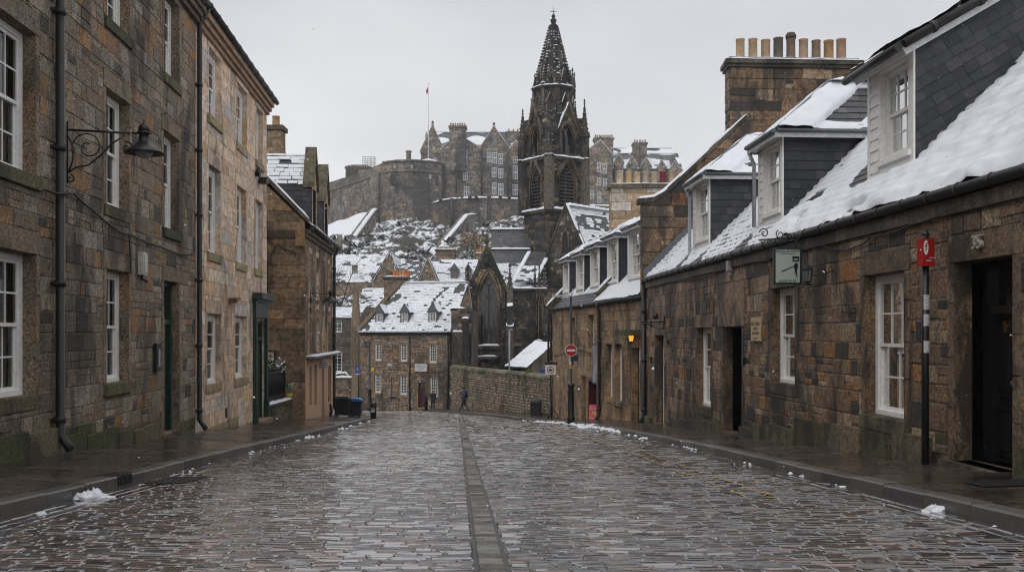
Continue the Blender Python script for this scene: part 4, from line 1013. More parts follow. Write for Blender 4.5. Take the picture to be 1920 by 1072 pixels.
# dormers of the cottage
def dormer(H, W, EZ_, u0, u1, t, z1, kind, seed, rise=1.25, mat_front='white', board=.28, hip=1.3, ny=2, nx=3):
    "timber dormer with slated cheeks standing t behind the wall face; u0 is the near side"
    z0 = EZ_+t-.12; inw = -W.N; w_ = u1-u0
    FP = Plane(W.P(0, 0, -t+.12), W.U, (0, 0, 1), W.N)
    op = (u0+.16, u1-board-.1, z0+.38, z1-.16)
    m = MB()
    for r in rsub_all((u0, u1, z0-.25, z1), [op]): m.face([FP.P(r[0], r[2]), FP.P(r[1], r[2]), FP.P(r[1], r[3]), FP.P(r[0], r[3])])
    a, b, c, d = op
    for q in (((a, c), (a, d)), ((b, c), (b, d)), ((a, d), (b, d)), ((a, c), (b, c))): m.face([FP.P(*q[0]), FP.P(*q[1]), FP.P(*q[1], -.2), FP.P(*q[0], -.2)])
    FP.bar(m, a-.07, b+.07, d, d+.07, 0, .035); FP.bar(m, a-.07, a, c, d, 0, .03); FP.bar(m, b, b+.07, c, d, 0, .03); FP.bar(m, a-.09, b+.09, c-.08, c, 0, .08)
    FP.bar(m, u0-.02, u0+.1, z0-.2, z1, 0, .03); FP.bar(m, u1-.08, u1+.01, z0-.2, z1, 0, .03); FP.bar(m, u0, u1, z1-.08, z1+.02, 0, .04)
    z = z0-.15; k = 0
    while z < z1-.1 and board > .1:
        zz = min(z1-.1, z+.19)
        x0, x1 = b+.08, u1-.09
        m.hexa([FP.P(x0, z, 0), FP.P(x1, z, 0), FP.P(x1, z, .03), FP.P(x0, z, .03), FP.P(x0, zz, 0), FP.P(x1, zz, 0), FP.P(x1, zz, .008), FP.P(x0, zz, .008)]); z = zz
    z = z0-.2
    while z < c-.1:
        zz = min(c-.08, z+.17); m.hexa([FP.P(u0+.1, z, 0), FP.P(b+.07, z, 0), FP.P(b+.07, z, .026), FP.P(u0+.1, z, .026), FP.P(u0+.1, zz, 0), FP.P(b+.07, zz, 0), FP.P(b+.07, zz, .008), FP.P(u0+.1, zz, .008)]); z = zz
    dm = build('dormer', m, M[mat_front], H)
    wn = sash(FP, op, H, .06, nx, ny, seed=seed, fw=.06, low=.04, curtain=True)
    # cheeks
    m = MB()
    shed = kind == 'shed'; sl = .58 if shed else 0.
    L = 6.0 if shed else z1-z0+.4
    for (uu, nn) in ((u0, -1), (u1, 1)):
        CK = Plane(W.P(uu, 0, -t+.12), inw, (0, 0, 1), W.U*nn)
        rows = .17; v = z0-.2
        if shed:
            ca = Vector((inw.x*cos(.525), inw.y*cos(.525), sin(.525))); va = Vector((-inw.x*sin(.525), -inw.y*sin(.525), cos(.525)))
            CK2 = Plane(W.P(uu, z1, -t+.12), ca, va, W.U*nn)
            # rows run parallel to the rising verge; front edge and roof cut them
            def ul_(v_): return v_*math.tan(.525)
            def ur_(v_):
                # stop on the 45 degree roof: z - z0 = x
                # x = s*cos - v*sin ; z = z1 + s*sin + v*cos
                k_ = cos(.525)-sin(.525); return max(ul_(v_)+.01, ((z1-z0)+v_*(cos(.525)+sin(.525)))/k_+.2)
            slates(m, CK2, ul_, ur_, -(z1-z0)*cos(.525)-.1, 0, .17, .24, seed+1, SL)
        else:
            slates(m, CK, 0, lambda v_: max(.02, v_-z0+.25), z0-.2, z1-.02, .2, .23, seed+1, SL)
        build('cheek', m, M['slate'], dm); m = MB()
    # roof
    m = MB(); sn = MB(); ov = .22
    if shed:
        base = W.P(0, z1+.06, -t+.12); ca = Vector((inw.x*cos(.525), inw.y*cos(.525), sin(.525)))
        SR = Plane(base, W.U, ca, (W.U.cross(ca) if W.U.cross(ca).z > 0 else -W.U.cross(ca)))
        SR.bar(m, u0-.18, u1+.15, -.4, 7.0, 0, .1); 
        dmr = build('dormer_roof', m, M['iron'], dm)
        m = MB(); SR.bar(m, u0-.12, u1+.1, -.3, 6.5, -.14, -.002); build('soffit', m, M[mat_front], dmr)
        snow_sheet(sn, SR, u0-.15, u1+.12, -.36, 6.5, .09, .09, lambda u, v: .15+.045*nz(u*1.8, v*1.8, 4.)+.015*nz(u*6, v*6)); 
        m = MB(); m.tube([SR.P(u0-.22, -.3, .02), SR.P(u0-.22, 6.5, .02)], .07, n=8)
        for k in range(8): m.tube([SR.P(u0-.22, .2+k*.85, .02), SR.P(u0-.22, .28+k*.85, .02)], .09, n=8)
        m.tube([SR.P(u0-.25, -.42, .02), SR.P(u1+.15, -.42, .02)], .07, n=8); build('gutter', m, M['iron'], dmr)
    else:
        e0, e1 = u0-ov, u1+ov*.6; um = (e0+e1)/2; zr_ = z1+rise; D = lambda u, z, b: W.P(u, z, -t+.12-b)
        A_, B_, ap, bk = D(e0, z1, -ov), D(e1, z1, -ov), D(um, zr_, hip), D(um, zr_, 4.5)
        A2, B2 = D(e0, z1, 4.5), D(e1, z1, 4.5)
        V1 = (ap-D(um, z1, -ov)); FPl = Plane(D(um, z1, -ov), W.U, V1, W.U.cross(V1)); FPl.N = FPl.N if FPl.N.z > 0 else -FPl.N
        h = V1.length; hw = (e1-e0)/2
        slates(m, FPl, lambda v: -hw*(1-v/h), lambda v: hw*(1-v/h), 0, h, .2, .26, seed+2, SLW)
        for (e, nn) in ((e0, -1), (e1, 1)):
            V2 = (D(um, zr_, 0)-D(e, z1, 0)); hh = V2.length; SPl = Plane(D(e, z1, -ov), inw, V2, inw.cross(V2)); SPl.N = SPl.N if SPl.N.z > 0 else -SPl.N
            slates(m, SPl, lambda v: (hip+ov)*v/hh, 4.5+ov, 0, hh, .2, .26, seed+3, SLW)
            sk = seed
            def fn(u, v, hh=hh, sk=sk):
                n = nz(u*.9+sk, v*1.1, sk*1.7); ed = (u-(hip+ov)*v/hh)
                t_ = .07+.10*n+.03*nz(u*4, v*4)
                if ed < .0: return -1
                if ed < .75: t_ += .06
                if kind == 'bare' and .8 < ed and .3 < v < hh-.15 and not (ed > 1.6 and v < .55): t_ -= .22
                return t_ if v < hh-.02 else .04
            snow_sheet(sn, SPl, 0, 4.4, .0, hh, .07, .07, fn)
        snow_sheet(sn, FPl, -hw, hw, 0, h, .06, .06, lambda u, v: (.07+.05*nz(u*1.3+seed, v*1.3)+.02*nz(u*5, v*5)) if abs(u) < hw*(1-v/h) else -1)
        # fascia and soffit
        for (p, q, n_) in ((A_, B_, W.N), (A_, A2, -W.U), (B_, B2, W.U)):
            mm_ = Vector((0, 0, -.14)); m.prism([p+mm_, q+mm_, q, p], tuple(n_*.03))
        m.face([A_+Vector((0, 0, -.1)), B_+Vector((0, 0, -.1)), B2+Vector((0, 0, -.1)), A2+Vector((0, 0, -.1))])
        dmr = build('dormer_roof', m, M['slate'], dm)
        m = MB(); m.tube([A_+W.N*.05, B_+W.N*.05], .055, n=8); m.tube([A_-W.U*.05, A2-W.U*.05], .045, n=8)
        for e, z2_ in ((ap, .05), ): m.tube([A_+Vector((0, 0, .03)), ap+Vector((0, 0, .04)), bk+Vector((0, 0, .04))], .05, n=6); m.tube([B_+Vector((0, 0, .03)), ap+Vector((0, 0, .04))], .05, n=6)
        build('ridge_lead', m, M['lead'], dmr)
        snow_cap(sn, [ap+Vector((0, 0, .03)), bk+Vector((0, 0, .03))], .35, .1, seed=seed)
    build('snow', sn, M['snow'], dmr)
    return dm
dormer(R, RW, EZ, 15.62, 17.35, .78, 4.55, 'shed', 101, board=.42)
dormer(R, RW, EZ, 21.25, 22.95, .55, 4.28, 'bare', 111, 1.28, board=.3)
dormer(R, RW, EZ, 27.45, 29.35, .55, 4.36, 'hip', 121, 1.25, board=.28)
dormer(R, RW, EZ, 9.4, 11.1, .78, 4.55, 'hip', 131, 1.25)
m = MB(); FQ = Plane(RW.P(0, 0, -.4), RW.U, (0, 0, 1), RW.N); m.tube([FQ.P(29.4, 4.25, .18), FQ.P(29.42, 4.0, .08), FQ.P(29.42, 2.35, .08), FQ.P(29.42, 2.2, .2)], .05, n=8); m.tube([FQ.P(23.0, 4.15, .2), FQ.P(23.0, 3.9, .08), FQ.P(23., 2.45, .08)], .045, n=8)
build('downpipe', m, plain('pale galvanised pipe', (.4, .42, .45), .4), R)
m = MB(); u, v, _ = RW.hit(1549, 812); RW.bar(m, u-.09, u+.09, v-.15, v+.15, .02, .06); u, v, _ = RW.hit(1480, 808); RW.bar(m, u-.08, u+.08, v-.12, v+.12, .02, .05); build('vent_grille', m, M['black'], R)

# the hanging things on the cottage
def text_obj(s, size, P, ux, vz, mat, parent, depth=.004, align='CENTER', name='lettering', sx=1.):
    c = bpy.data.curves.new('t', 'FONT'); c.body = s; c.size = size; c.extrude = depth; c.align_x = align; c.align_y = 'CENTER'; c.resolution_u = 2
    o = bpy.data.objects.new('t', c); COL.objects.link(o); dg = bpy.context.evaluated_depsgraph_get(); dg.update()
    me = bpy.data.meshes.new_from_object(o.evaluated_get(dg)); bpy.data.objects.remove(o)
    U = Vector(ux).normalized(); V = Vector(vz).normalized(); N_ = U.cross(V)
    off = ROOTLOC.get(parent.name, Vector()) if parent else Vector()
    for v in me.vertices: v.co = Vector(P)+U*v.co.x*sx+V*v.co.y+N_*v.co.z-off
    me.materials.clear(); me.materials.append(mat); me.name = name
    o = bpy.data.objects.new(name, me); COL.objects.link(o)
    if parent: o.parent = parent; ROOTLOC[o.name] = off
    return o
UR = -RW.U    # reading direction on the right wall, seen from the street
def rp(px, py, d=0.): u, v, _ = RW.hit(px, py); return RW.P(u, v, d)
p = rp(1840, 455, .05); t = tag(text_obj('35', .25, p, UR, (0, 0, 1), plain('bronze numerals', (.46, .41, .35), .45, .1), None, .025, name='house_number'), 'raised metal numerals 35 on the lintel over the black double door', 'house number')
t = thing('bus_stop_post', 'black post against the cottage with a red sign box and stickers', 'post', rp(1735, 852, .25))
u = Plane(RW.P(0, 0, .2), RW.U, (0, 0, 1), RW.N).hit(1735, 852)[0]; v = 0; zb_ = zgR(u)
m = MB(); m.tube([RW.P(u, zb_-.1, .2), RW.P(u, 1.32, .2)], .05, n=10); m.lathe(tuple(RW.P(u, 1.32, .2)), [(.05, 0), (.055, .02), (.03, .06)], 10); build('post', m, M['black'], t)
sp = Plane(RW.P(u, 0, .2), Vector((.96, .28, 0)), (0, 0, 1), Vector((.28, -.96, 0))); m = MB(); sp.bar(m, -.115, .07, .9, 1.27, -.02, .1); sb = build('sign_box', m, M['red'], t)
m = MB(); 
m.face([sp.P(-.072+.038*cos(k*pi/12), 1.15+.1*sin(k*pi/12), .104) for k in range(24)]); build('badge', m, plain('white enamel', (.75, .74, .72), .4), sb)
text_obj('f', .16, sp.P(-.072, 1.155, .107), sp.U, (0, 0, 1), M['red'], sb, .002); text_obj('nek b', .04, sp.P(-.03, .975, .107), sp.U, (0, 0, 1), plain('white lettering', (.7, .7, .7), .5), sb, .002)
m = MB(); sp.bar(m, -.02, .08, 1.01, 1.02, .1, .106); build('rule', m, plain('white rule', (.7, .7, .7), .5), sb)
for (z, hgt, lab) in ((.42, .2, 0), (.18, .16, 1), (-.18, .16, 2)):
    m = MB(); m.grid([sp.P(.054*sin(a), z+s*hgt/2, .054*cos(a)) for s in (-1, 1) for a in (-1.1, -.5, .1, .7)], [(k, k+1, k+5, k+4) for k in range(3)], 0, (.5, .5, .5), True); build('sticker', m, plain('torn paper sticker', (.5, .49, .5), .6, var=.4, scale=40), t)
# plaque
t = thing('plaque', 'cream lettered plaque beside the dark recessed doorway', 'plaque', rp(1420, 615))
u, v, _ = RW.hit(1420.5, 616); W2, H2 = .72, .235
m = MB(); m.hexa([RW.P(u-.33, v-.265, .0), RW.P(u+.33, v-.265, .0), RW.P(u+.33, v-.265, .05), RW.P(u-.33, v-.265, .05), RW.P(u-.33, v+.25, 0), RW.P(u+.33, v+.25, 0), RW.P(u+.33, v+.25, .05), RW.P(u-.33, v+.25, .05)]); build('board', m, plain('cream painted board', (.52, .43, .26), .5, var=.15), t)
for s, z, h in (('the Tooin', .12, .17), ('& ROOD', -.0, .09), ('LEOOM ROOM', -.1, .085), ('eq. c. cor', -.2, .08)): text_obj(s, h, RW.P(u, v+z, .052), UR, (0, 0, 1), plain('brown lettering', (.1, .05, .025), .6), t, .002, sx=.85)
# hanging sign
hu, hv, hy = RW.hit(1523, 500)
t = thing('hanging_sign', 'grey green framed pub sign with a black figure hanging from a scrolled bracket', 'sign', RW.P(hu, .7, .5))
us = hu; S = Plane(RW.P(us, 0, 0), -RW.N, (0, 0, 1), Vector((-.0536, -1, 0)))   # board faces up the street
sx0, sx1, sz0, sz1 = -.2-.53, -.2, (HY-534)/F*hy, (HY-464)/F*hy
m = MB(); S.bar(m, sx0, sx1, sz0, sz1, -.03, .03); fr_ = build('frame', m, plain('dark green frame', (.012, .03, .026), .4), t)
bd = plain('grey green sign board', (.40, .44, .41), .5, var=.06)
m = MB(); S.bar(m, sx0+.04, sx1-.04, sz0+.04, sz1-.04, -.036, .036); build('board', m, bd, t)
cxs = (sx0+sx1)/2; H = sz1-sz0
for s, z, h, k in (('DEELGLAS HENW', .9, .088, .72), ('Haugun Cottering hasa', .825, .03, 1.), ('the ley & Nokerdicks', .115, .042, .9), ('ROOP  ue  ek.', .065, .05, 1.)):
    text_obj(s, h, S.P(cxs, sz0+H*z, .038), S.U, (0, 0, 1), M['ink'] if z != .115 else M['claret'], t, .002, sx=k)
m = MB(); q = lambda a, b: S.P(sx0+(sx1-sx0)*a, sz0+H*b, .039)
def flat(pts): m.prism([q(a, b) for a, b in pts], tuple(S.N*.003))
for pts in ([(.66, .62), (.9, .62), (.9, .74), (.86, .74), (.86, .66), (.70, .66), (.70, .74), (.66, .74)], [(.66, .70), (.9, .70), (.9, .76), (.66, .76)], [(.28, .34), (.36, .36), (.72, .49), (.72, .51), (.34, .385), (.27, .355)], [(.7, .49), (.75, .58), (.84, .58), (.86, .48), (.82, .4), (.82, .26), (.84, .21), (.79, .22), (.78, .34), (.75, .25), (.74, .24), (.74, .4)]): flat(pts)
build('figure', m, M['ink'], t)
m = MB(); zz = sz1+.17; B = lambda d, z: S.P(d, z, 0)
m.tube([B(0, zz+.02), B(-.55, zz), B(-1.0, zz-.04)], .016, n=6); m.tube([B(.02, sz1+.3), B(.02, sz0-.05)], .022, n=6); m.tube([B(.0, sz0-.0), B(sx1+.02, sz0+.01)], .018, n=6)
for d in (sx0+.1, sx1-.1): m.tube([B(d, zz), B(d, sz1)], .009, n=5)
def spiral(c, r0, turns, a0, sg): return [B(c[0]+r0*(1-.75*i/24)*cos(a0+sg*turns*6.283*i/24), c[1]+r0*(1-.75*i/24)*sin(a0+sg*turns*6.283*i/24)) for i in range(25)]
for c, r0, sg, a0 in (((-.18, zz-.03), .12, 1, 0), ((-.42, zz+.02), .1, -1, 1), ((-.6, zz+.07), .08, 1, 2), ((-.9, zz+.09), .09, -1, 3), ((-.78, zz-.07), .06, 1, 1)): m.tube(spiral(c, r0, 1.3, a0, sg), .011, n=5)
build('bracket', m, M['black'], t)
t = thing('lantern', 'dark unlit lantern under the gutter beside the pub sign bracket', 'lantern', RW.P(us-.15, 1.1, .15))
m = MB(); c = RW.P(us-.3, 1.05, .2); m.lathe(tuple(c), [(.02, .2), (.1, .13), (.11, .1), (.07, -.12), (.03, -.15)], 6, sm=False); build('housing', m, M['iron'], t)
m = MB(); m.lathe((c.x, c.y, c.z-.02), [(.108, .1), (.075, -.09)], 6, sm=False); build('glass', m, plain('grey lantern glass', (.12, .13, .14), .1), t)
cable('wall_cable', [rp(1215, 532, .05), rp(1260, 528, .05), rp(1330, 517, .06), rp(1352, 507, .06), rp(1368, 500, .06), rp(1400, 490, .06), rp(1450, 486, .06)], .016, 'black cable looping under the gutter left of the pub sign', sag=.02)
cable('wall_cable', [rp(1545, 458, .05), rp(1580, 468, .05), rp(1610, 462, .05), rp(1640, 444, .06), rp(1720, 420, .06), rp(1800, 388, .06), rp(1925, 345, .05)], .016, 'black cable running along the wall above the tall white window', sag=.03)
t = thing('wall_box', 'small grey junction box under the snowy gutter', 'box', rp(1372, 500)); u, v, _ = RW.hit(1374, 500); m = MB(); RW.bar(m, u-.1, u+.1, v-.1, v+.14, .02, .14); RW.bar(m, u-.05, u+.05, v-.2, v-.1, .03, .1, 0); build('case', m, plain('grey plastic', (.38, .38, .37), .5), t)
for nm, px, py, hw, hh, col, lab in (('door_bell', 1397, 677, .05, .1, M['black'], 'black bell push beside the dark recessed doorway'), ('door_bell', 1248, 680, .07, .1, plain('grey steel', (.35, .35, .36), .35, .5), 'grey steel bell panel beside the narrow pale door'), ('wall_plate', 1222.5, 674, .09, .11, M['black'], 'small black plate left of the narrow pale door'), ('wall_box', 1254, 640, .1, .08, M['black'], 'small black box above the narrow pale door')):
    u, v, _ = RW.hit(px, py); m = MB(); RW.bar(m, u-hw, u+hw, v-hh, v+hh, .02, .07); RW.bar(m, u-hw*.7, u+hw*.7, v-hh*.3, v+hh*.5, .07, .075); tag(build(nm, m, col), lab, 'panel')
t = thing('sign_bracket', 'black scrolled iron bracket without a board above the narrow door', 'bracket', rp(1245, 600))
u, v, _ = RW.hit(1247, 603); SB = Plane(RW.P(u, v, 0), RW.N, (0, 0, 1), RW.U); m = MB(); Q = lambda d, z: SB.P(d, z, 0)
m.tube([Q(.03, -.25), Q(.03, .2)], .025, n=6); m.tube([Q(.03, 0), Q(.75, .0)], .02, n=6); m.tube([Q(.03, -.18), Q(.2, -.25), Q(.45, -.1), Q(.7, -.02)], .015, n=6)
for cx_, r0 in ((.25, .1), (.5, .08), (.62, .12)): m.tube([Q(cx_+r0*(1-.7*i/20)*cos(i*.4), -.08+r0*(1-.7*i/20)*sin(i*.4)) for i in range(21)], .012, n=5)
m.lathe(tuple(Q(.3, .16)), [(.02, -.1), (.09, -.02), (.08, .08), (.02, .12)], 8); build('ironwork', m, M['black'], t)
cable('roof_wire', [at(1770, 28, 13.5)+Vector((0, .2, 0)), at(1786, 20, 13.5), at(1798, 8, 13.4), at(1804, -8, 13.2)], .008, 'thin black wire hanging from the eave of the near dormer', sag=.02)

# ------------------------------------------------------------------ right far: the second cottage
QW = Plane((9.70, 0, 0), (-.1457, 1, 0), (0, 0, 1), (-1, -.1457, 0))
def qu(px): return QW.hit(px, HY)[0]
uQ0, uQ1 = qu(1211)-.0, qu(1036)
EQ = 1.28
Q2 = thing('cottage', 'brown stone cottage with small dormers, a red shop doorway and lit lantern', 'house', (3.5, 43, -3.6))
def qo(pxl, pxr, pxref, yt, yb): return QW.op(pxl, pxr, pxref, yt, yb)
black_d = qo(1185.5, 1199, 1192, 652, 790); wins2 = [qo(1136.5, 1149, 1143, 645, 745), qo(1153.5, 1167, 1160, 645, 752)]
red_d = qo(1103.5, 1121, 1112, 709, 790); small_d = qo(1091.5, 1099, 1095, 705, 790)
upw = [qo(1104, 1114.5, 1109, 590, 653), qo(1071, 1078, 1074, 596, 655)]
blind = qo(1050, 1056, 1053, 601, 650)
m = MB()
masonry(m, QW, uQ0, uQ1, -5.2, EQ-.1, wins2+upw+[black_d, red_d, small_d], 61, (.3, .42), (.25, .6), PR2, PR2, (.21, .165, .115), proud=.018, gap=.012, bev=.01, jit=.004, split=.12, lint=.3, sill=.2, rec=.22, sur=.15)
QE = Plane(QW.P(uQ1, 0, 0), Vector((.99, .1457, 0)), (0, 0, 1), QW.U); masonry(m, QE, 0, 10, -5.5, EQ+4.6, (), 62, (.3, .42), (.3, .8), PR2, None, (.2, .16, .11), ul=lambda v: max(0, v-EQ), ur=lambda v: 10-max(0, v-EQ))
QW.bar(m, black_d[0]-.5, black_d[1]+.6, black_d[3]+.45, black_d[3]+.65, 0, .5, 0, (.1, .1, .05)); QW.bar(m, blind[0], blind[1], blind[2], blind[3], 0, .03, 0, (.2, .14, .09))
QW.bar(m, small_d[0]-.2, small_d[1]+.5, small_d[3]+.08, small_d[3]+.9, .0, .04, 0, (.42, .33, .22))
build('wall', m, M['stoneR2'], Q2)
for i, o in enumerate(wins2+upw): sash(QW, o, Q2, .2, 2, 2, seed=140+i, deep=i < 2)
panel_door(QW, black_d, Q2, 'blackdoor', .5, 0, False, 1); panel_door(QW, small_d, Q2, 'blackdoor', .3, 0, False, 1)
rd = panel_door(QW, red_d, Q2, 'blackdoor', .35, .3, False, 1)
m = MB(); a, b, c, d = red_d; QW.bar(m, a, a+.14, c, d, -.3, .03); QW.bar(m, b-.14, b, c, d, -.3, .03); QW.bar(m, a, b, d-.14, d, -.3, .03); build('red_frame', m, plain('shop red paint', (.085, .012, .015), .4), Q2)
QP = Plane(QW.P(0, EQ, .12), QW.U, (-QW.N)*s2+Vector((0, 0, s2)), QW.N*s2+Vector((0, 0, s2)))
m = MB(); slates(m, QP, uQ0+.4, uQ1, 0, 7, .22, .28, 63, SL); build('roof', m, M['slate'], Q2)
usk = qu(1119)
def snow2(u, v):
    n = nz(u*.6, v*.8, 12.); f = nz(u*2.4, v*2.4, 15.); t = .10+.05*n+.03*f
    if u > usk: t = .06+.10*n+.03*f-(.22 if v < .75 else .0)
    return t
m = MB(); snow_sheet(m, QP, uQ0+.4, uQ1, .02, 6.8, .14, .1, snow2); build('snow', m, M['snow'], Q2)
gutter(QW, uQ0, uQ1, EQ-.02, Q2, .05, .085, seg=1.)
solid('back', Q2, M['stoneR2'], [[QP.P(uQ0, 7, -.02), QP.P(uQ1, 7, -.02), QW.P(uQ1, EQ, -10), QW.P(uQ0, EQ, -10)], [QW.P(uQ0, -5, -10), QW.P(uQ1, -5, -10), QW.P(uQ1, EQ, -10), QW.P(uQ0, EQ, -10)]])
m = MB()
for (u, c0) in ((usk, 0.35), (uQ1-.1, -.1)):
    m = MB(); L_ = [QP.P(u-.18, c0, 0), QP.P(u+.18, c0, 0), QP.P(u+.18, c0+(1.5 if c0 > 0 else 6.8), 0), QP.P(u-.18, c0+(1.5 if c0 > 0 else 6.8), 0)]
    m.prism(L_, tuple(QP.N*.28), 0, (.1, .09, .06)); cp2 = build('coping', m, M['stoneR2'], Q2)
m = MB(); snow_cap(m, [QP.P(usk, .4, .28), QP.P(usk, 1.8, .28)], .4, .12); snow_cap(m, [QP.P(uQ1-.1, -.05, .28), QP.P(uQ1-.1, 6.6, .28)], .4, .12); build('snow', m, M['snow'], cp2)
def near_u(px, py):     # where a dormer foot sits: solve for the roof plane
    u, v, _ = QP.hit(px, py); return u, v*s2
for i, (px, py, w_, zt, kd) in enumerate(((1209, 523, 1.9, 4.05, 'hip'), (1164.5, 532, 1.8, 4.0, 'hip'), (1122, 546, 1.75, 3.9, 'hip'), (1087.5, 557, 1.7, 3.8, 'hip'))):
    u, tt = near_u(px, py); dormer(Q2, QW, EQ, u, u+w_, .62, zt, kd, 150+i*9, .75, board=.12, hip=.9)
u, tt = near_u(1060, 553); dormer(Q2, QW, EQ, min(u, uQ1-1.9), min(u, uQ1-1.9)+1.5, .62, 3.75, 'hip', 199, .75, board=.12, hip=.9)
pipe(QW, qu(1127.5), zgR(qu(1127))-.1, EQ-.35, Q2, .065, .1, 'iron', top=(.0, .3, .12), step=1.4)
pipe(QW, uQ1-.1, -4.4, EQ-.4, Q2, .06, .1, 'iron', top=(.0, .3, .12), step=1.4)
pipe(RW, uR1-.12, zgR(uR1)-.05, EZ-.2, R, .075, .1, 'iron', step=1.7)
# chimney of the second cottage
m = MB(); Yc = 46.; xa, xb = (1146-CX)/F*Yc, (1288-CX)/F*Yc; zt = (HY-352)/F*Yc
KW = Plane((xa, Yc, 0), (1, 0, 0), (0, 0, 1), (0, -1, 0)); PK = [((.42, .32, .21), 4), ((.34, .25, .16), 4), ((.46, .42, .36), 2), ((.38, .25, .12), 1)]
masonry(m, KW, 0, xb-xa, 3., zt, (), 66, (.34, .46), (.5, 1.2), PK, None, (.2, .16, .11), proud=.012, gap=.012, split=.05); masonry(m, Plane((xa, Yc+.9, 0), (0, -1, 0), (0, 0, 1), (-1, 0, 0)), 0, .9, 3., zt, (), 67, (.34, .46), (.4, .6), PK)
masonry(m, Plane((xb, Yc, 0), (0, 1, 0), (0, 0, 1), (1, 0, 0)), 0, .9, 3., zt, (), 68, (.34, .46), (.4, .6), PK); m.box((xa+.02, Yc+.4, 3), (xb-.02, Yc+.88, zt)); m.box((xa-.14, Yc-.14, zt), (xb+.14, Yc+1., zt+.16), 0, (.14, .12, .09))
ck = build('chimney', m, M['stoneB'], Q2)
chimney_pots(ck, [(xa+.45+i*.4, Yc+.4, zt+.16) for i in range(9)], .66, .15, [(.5, .40, .29), (.46, .31, .16), (.48, .36, .22), (.36, .30, .23), (.42, .35, .24), (.16, .035, .03), (.40, .30, .2), (.42, .27, .13), (.38, .25, .14)], 6)
m = MB(); snow_cap(m, [(xa-.1, Yc+.3, zt+.16), (xb+.1, Yc+.3, zt+.16)], 1., .09); build('snow', m, M['snow'], ck)
# lit lanterns
def lit_lantern(P, n, label, s=1.):
    t = thing('lantern', label, 'lantern', P); P = Vector(P); c = P+Vector(n)*.34*s
    m = MB(); m.tube([P, P+Vector(n)*.2*s+Vector((0, 0, .3*s)), c+Vector((0, 0, .24*s))], .018, n=6); m.lathe(tuple(c), [(.012, .3*s), (.03*s, .22*s), (.15*s, .1*s), (.16*s, .08*s)], 6, sm=False); m.lathe(tuple(c), [(.08*s, -.2*s), (.05*s, -.24*s), (.01, -.3*s)], 6, sm=False); build('housing', m, M['black'], t)
    m = MB(); m.lathe(tuple(c), [(.135*s, .085*s), (.085*s, -.2*s)], 6, sm=False); build('glass', m, M['amber'], t)
u, v, _ = QW.hit(1197, 632); lit_lantern(QW.P(u, v, .02), QW.N, 'lit amber lantern beside the hooded black doorway', .72)
u, v, _ = QW.hit(1043.5, 688); lit_lantern(QW.P(u, v, .02), QW.N, 'lit amber lantern near the far corner of the brown cottage', .95)
for nm, px, py, hw, hh, col, lab in (('menu_board', 1205, 671, .13, .3, plain('pale menu board', (.5, .46, .4), .5), 'pale narrow menu board right of the black doorway'), ('poster_case', 1119.5, 682, .5, .85, M['iron'], 'tall glazed poster case on the brown cottage wall')):
    u, v, _ = QW.hit(px, py); t = thing(nm, lab, 'sign', QW.P(u, v, 0)); m = MB(); QW.bar(m, u-hw, u+hw, v-hh, v+hh, .02, .09); build('case', m, col if nm != 'menu_board' else M['iron'], t)
    m = MB(); QW.bar(m, u-hw*.85, u+hw*.85, v-hh*.92, v+hh*.92, .09, .095); pb = build('panel', m, plain('poster '+nm, (.3, .3, .32) if nm != 'menu_board' else (.5, .46, .42), .2, var=.6, scale=1.3), t)
u, v, _ = QW.hit(1118, 655); cable('wall_cable', [QW.P(qu(1119), QW.hit(1119, 658)[1], .05), QW.P(qu(1080), QW.hit(1080, 655)[1], .05), QW.P(qu(1040), QW.hit(1040, 668)[1], .05)], .018, 'pale edged cable along the brown cottage below its upper windows')
# ------------------------------------------------------------------ across the road: the white roofed house
HP = Plane((-11.38, 74.8, 0), (6.84, -2.4, 0)); HLen = sqrt(6.84**2+2.4**2)
Hh = thing('house', 'small stone house with three dormers, snowy slates and a plum door', 'house', (-8, 74, -5.7))
PH = [((.30, .235, .175), 4), ((.24, .19, .15), 4), ((.33, .22, .13), 2), ((.16, .135, .11), 2), ((.36, .30, .23), 1.5)]
PHd = [((.37, .26, .165), 3), ((.33, .24, .16), 2)]
hw_ = [HP.op(702, 714.5, 708, 699.5, 736.5), HP.op(749.5, 763, 756, 702, 740), HP.op(806, 820.5, 813, 705.5, 744), HP.op(702.5, 715, 708, 641, 676), HP.op(750, 763, 756, 643, 677.5), HP.op(804, 818.5, 811, 644, 680)]
hd_ = HP.op(783.5, 797, 790, 714, 764)
HE = .05
m = MB(); masonry(m, HP, 0, HLen, -6.6, HE, hw_+[hd_], 71, (.17, .27), (.3, .75), PH, PHd, (.17, .14, .11), proud=.03, gap=.02, split=.2, lint=.24, sill=.1, rec=.15, sur=.1)
sideR = Plane(HP.P(HLen, 0, 0), -HP.N, (0, 0, 1), HP.U); masonry(m, sideR, 0, 4.8, -6.6, HE+3.6, (), 72, (.2, .3), (.3, .75), PH, None, (.17, .14, .11), ul=lambda v: max(0, v-HE), ur=lambda v: 4.8-max(0, v-HE)*.3)
sideL = Plane(HP.P(0, 0, -4.8), HP.N, (0, 0, 1), -HP.U); masonry(m, sideL, 0, 4.8, -6.6, HE, (), 73, (.2, .3), (.3, .75), PH, None, (.17, .14, .11))
build('wall', m, M['stoneH'], Hh)
for i, o in enumerate(hw_): sash(HP, o, Hh, .1, 3, 3, fr='frame', seed=200+i, deep=False, fw=.05, low=0, bw=.035)
panel_door(HP, (hd_[0], hd_[1], hd_[2], hd_[3]-.1), Hh, 'claret', .15, .28, False, 1)
HR = Plane(HP.P(0, HE, .15), HP.U, -HP.N*.69+Vector((0, 0, .724)), HP.N*.724+Vector((0, 0, .69))); hl = 5.35
hip = lambda v: 1.95*v/hl
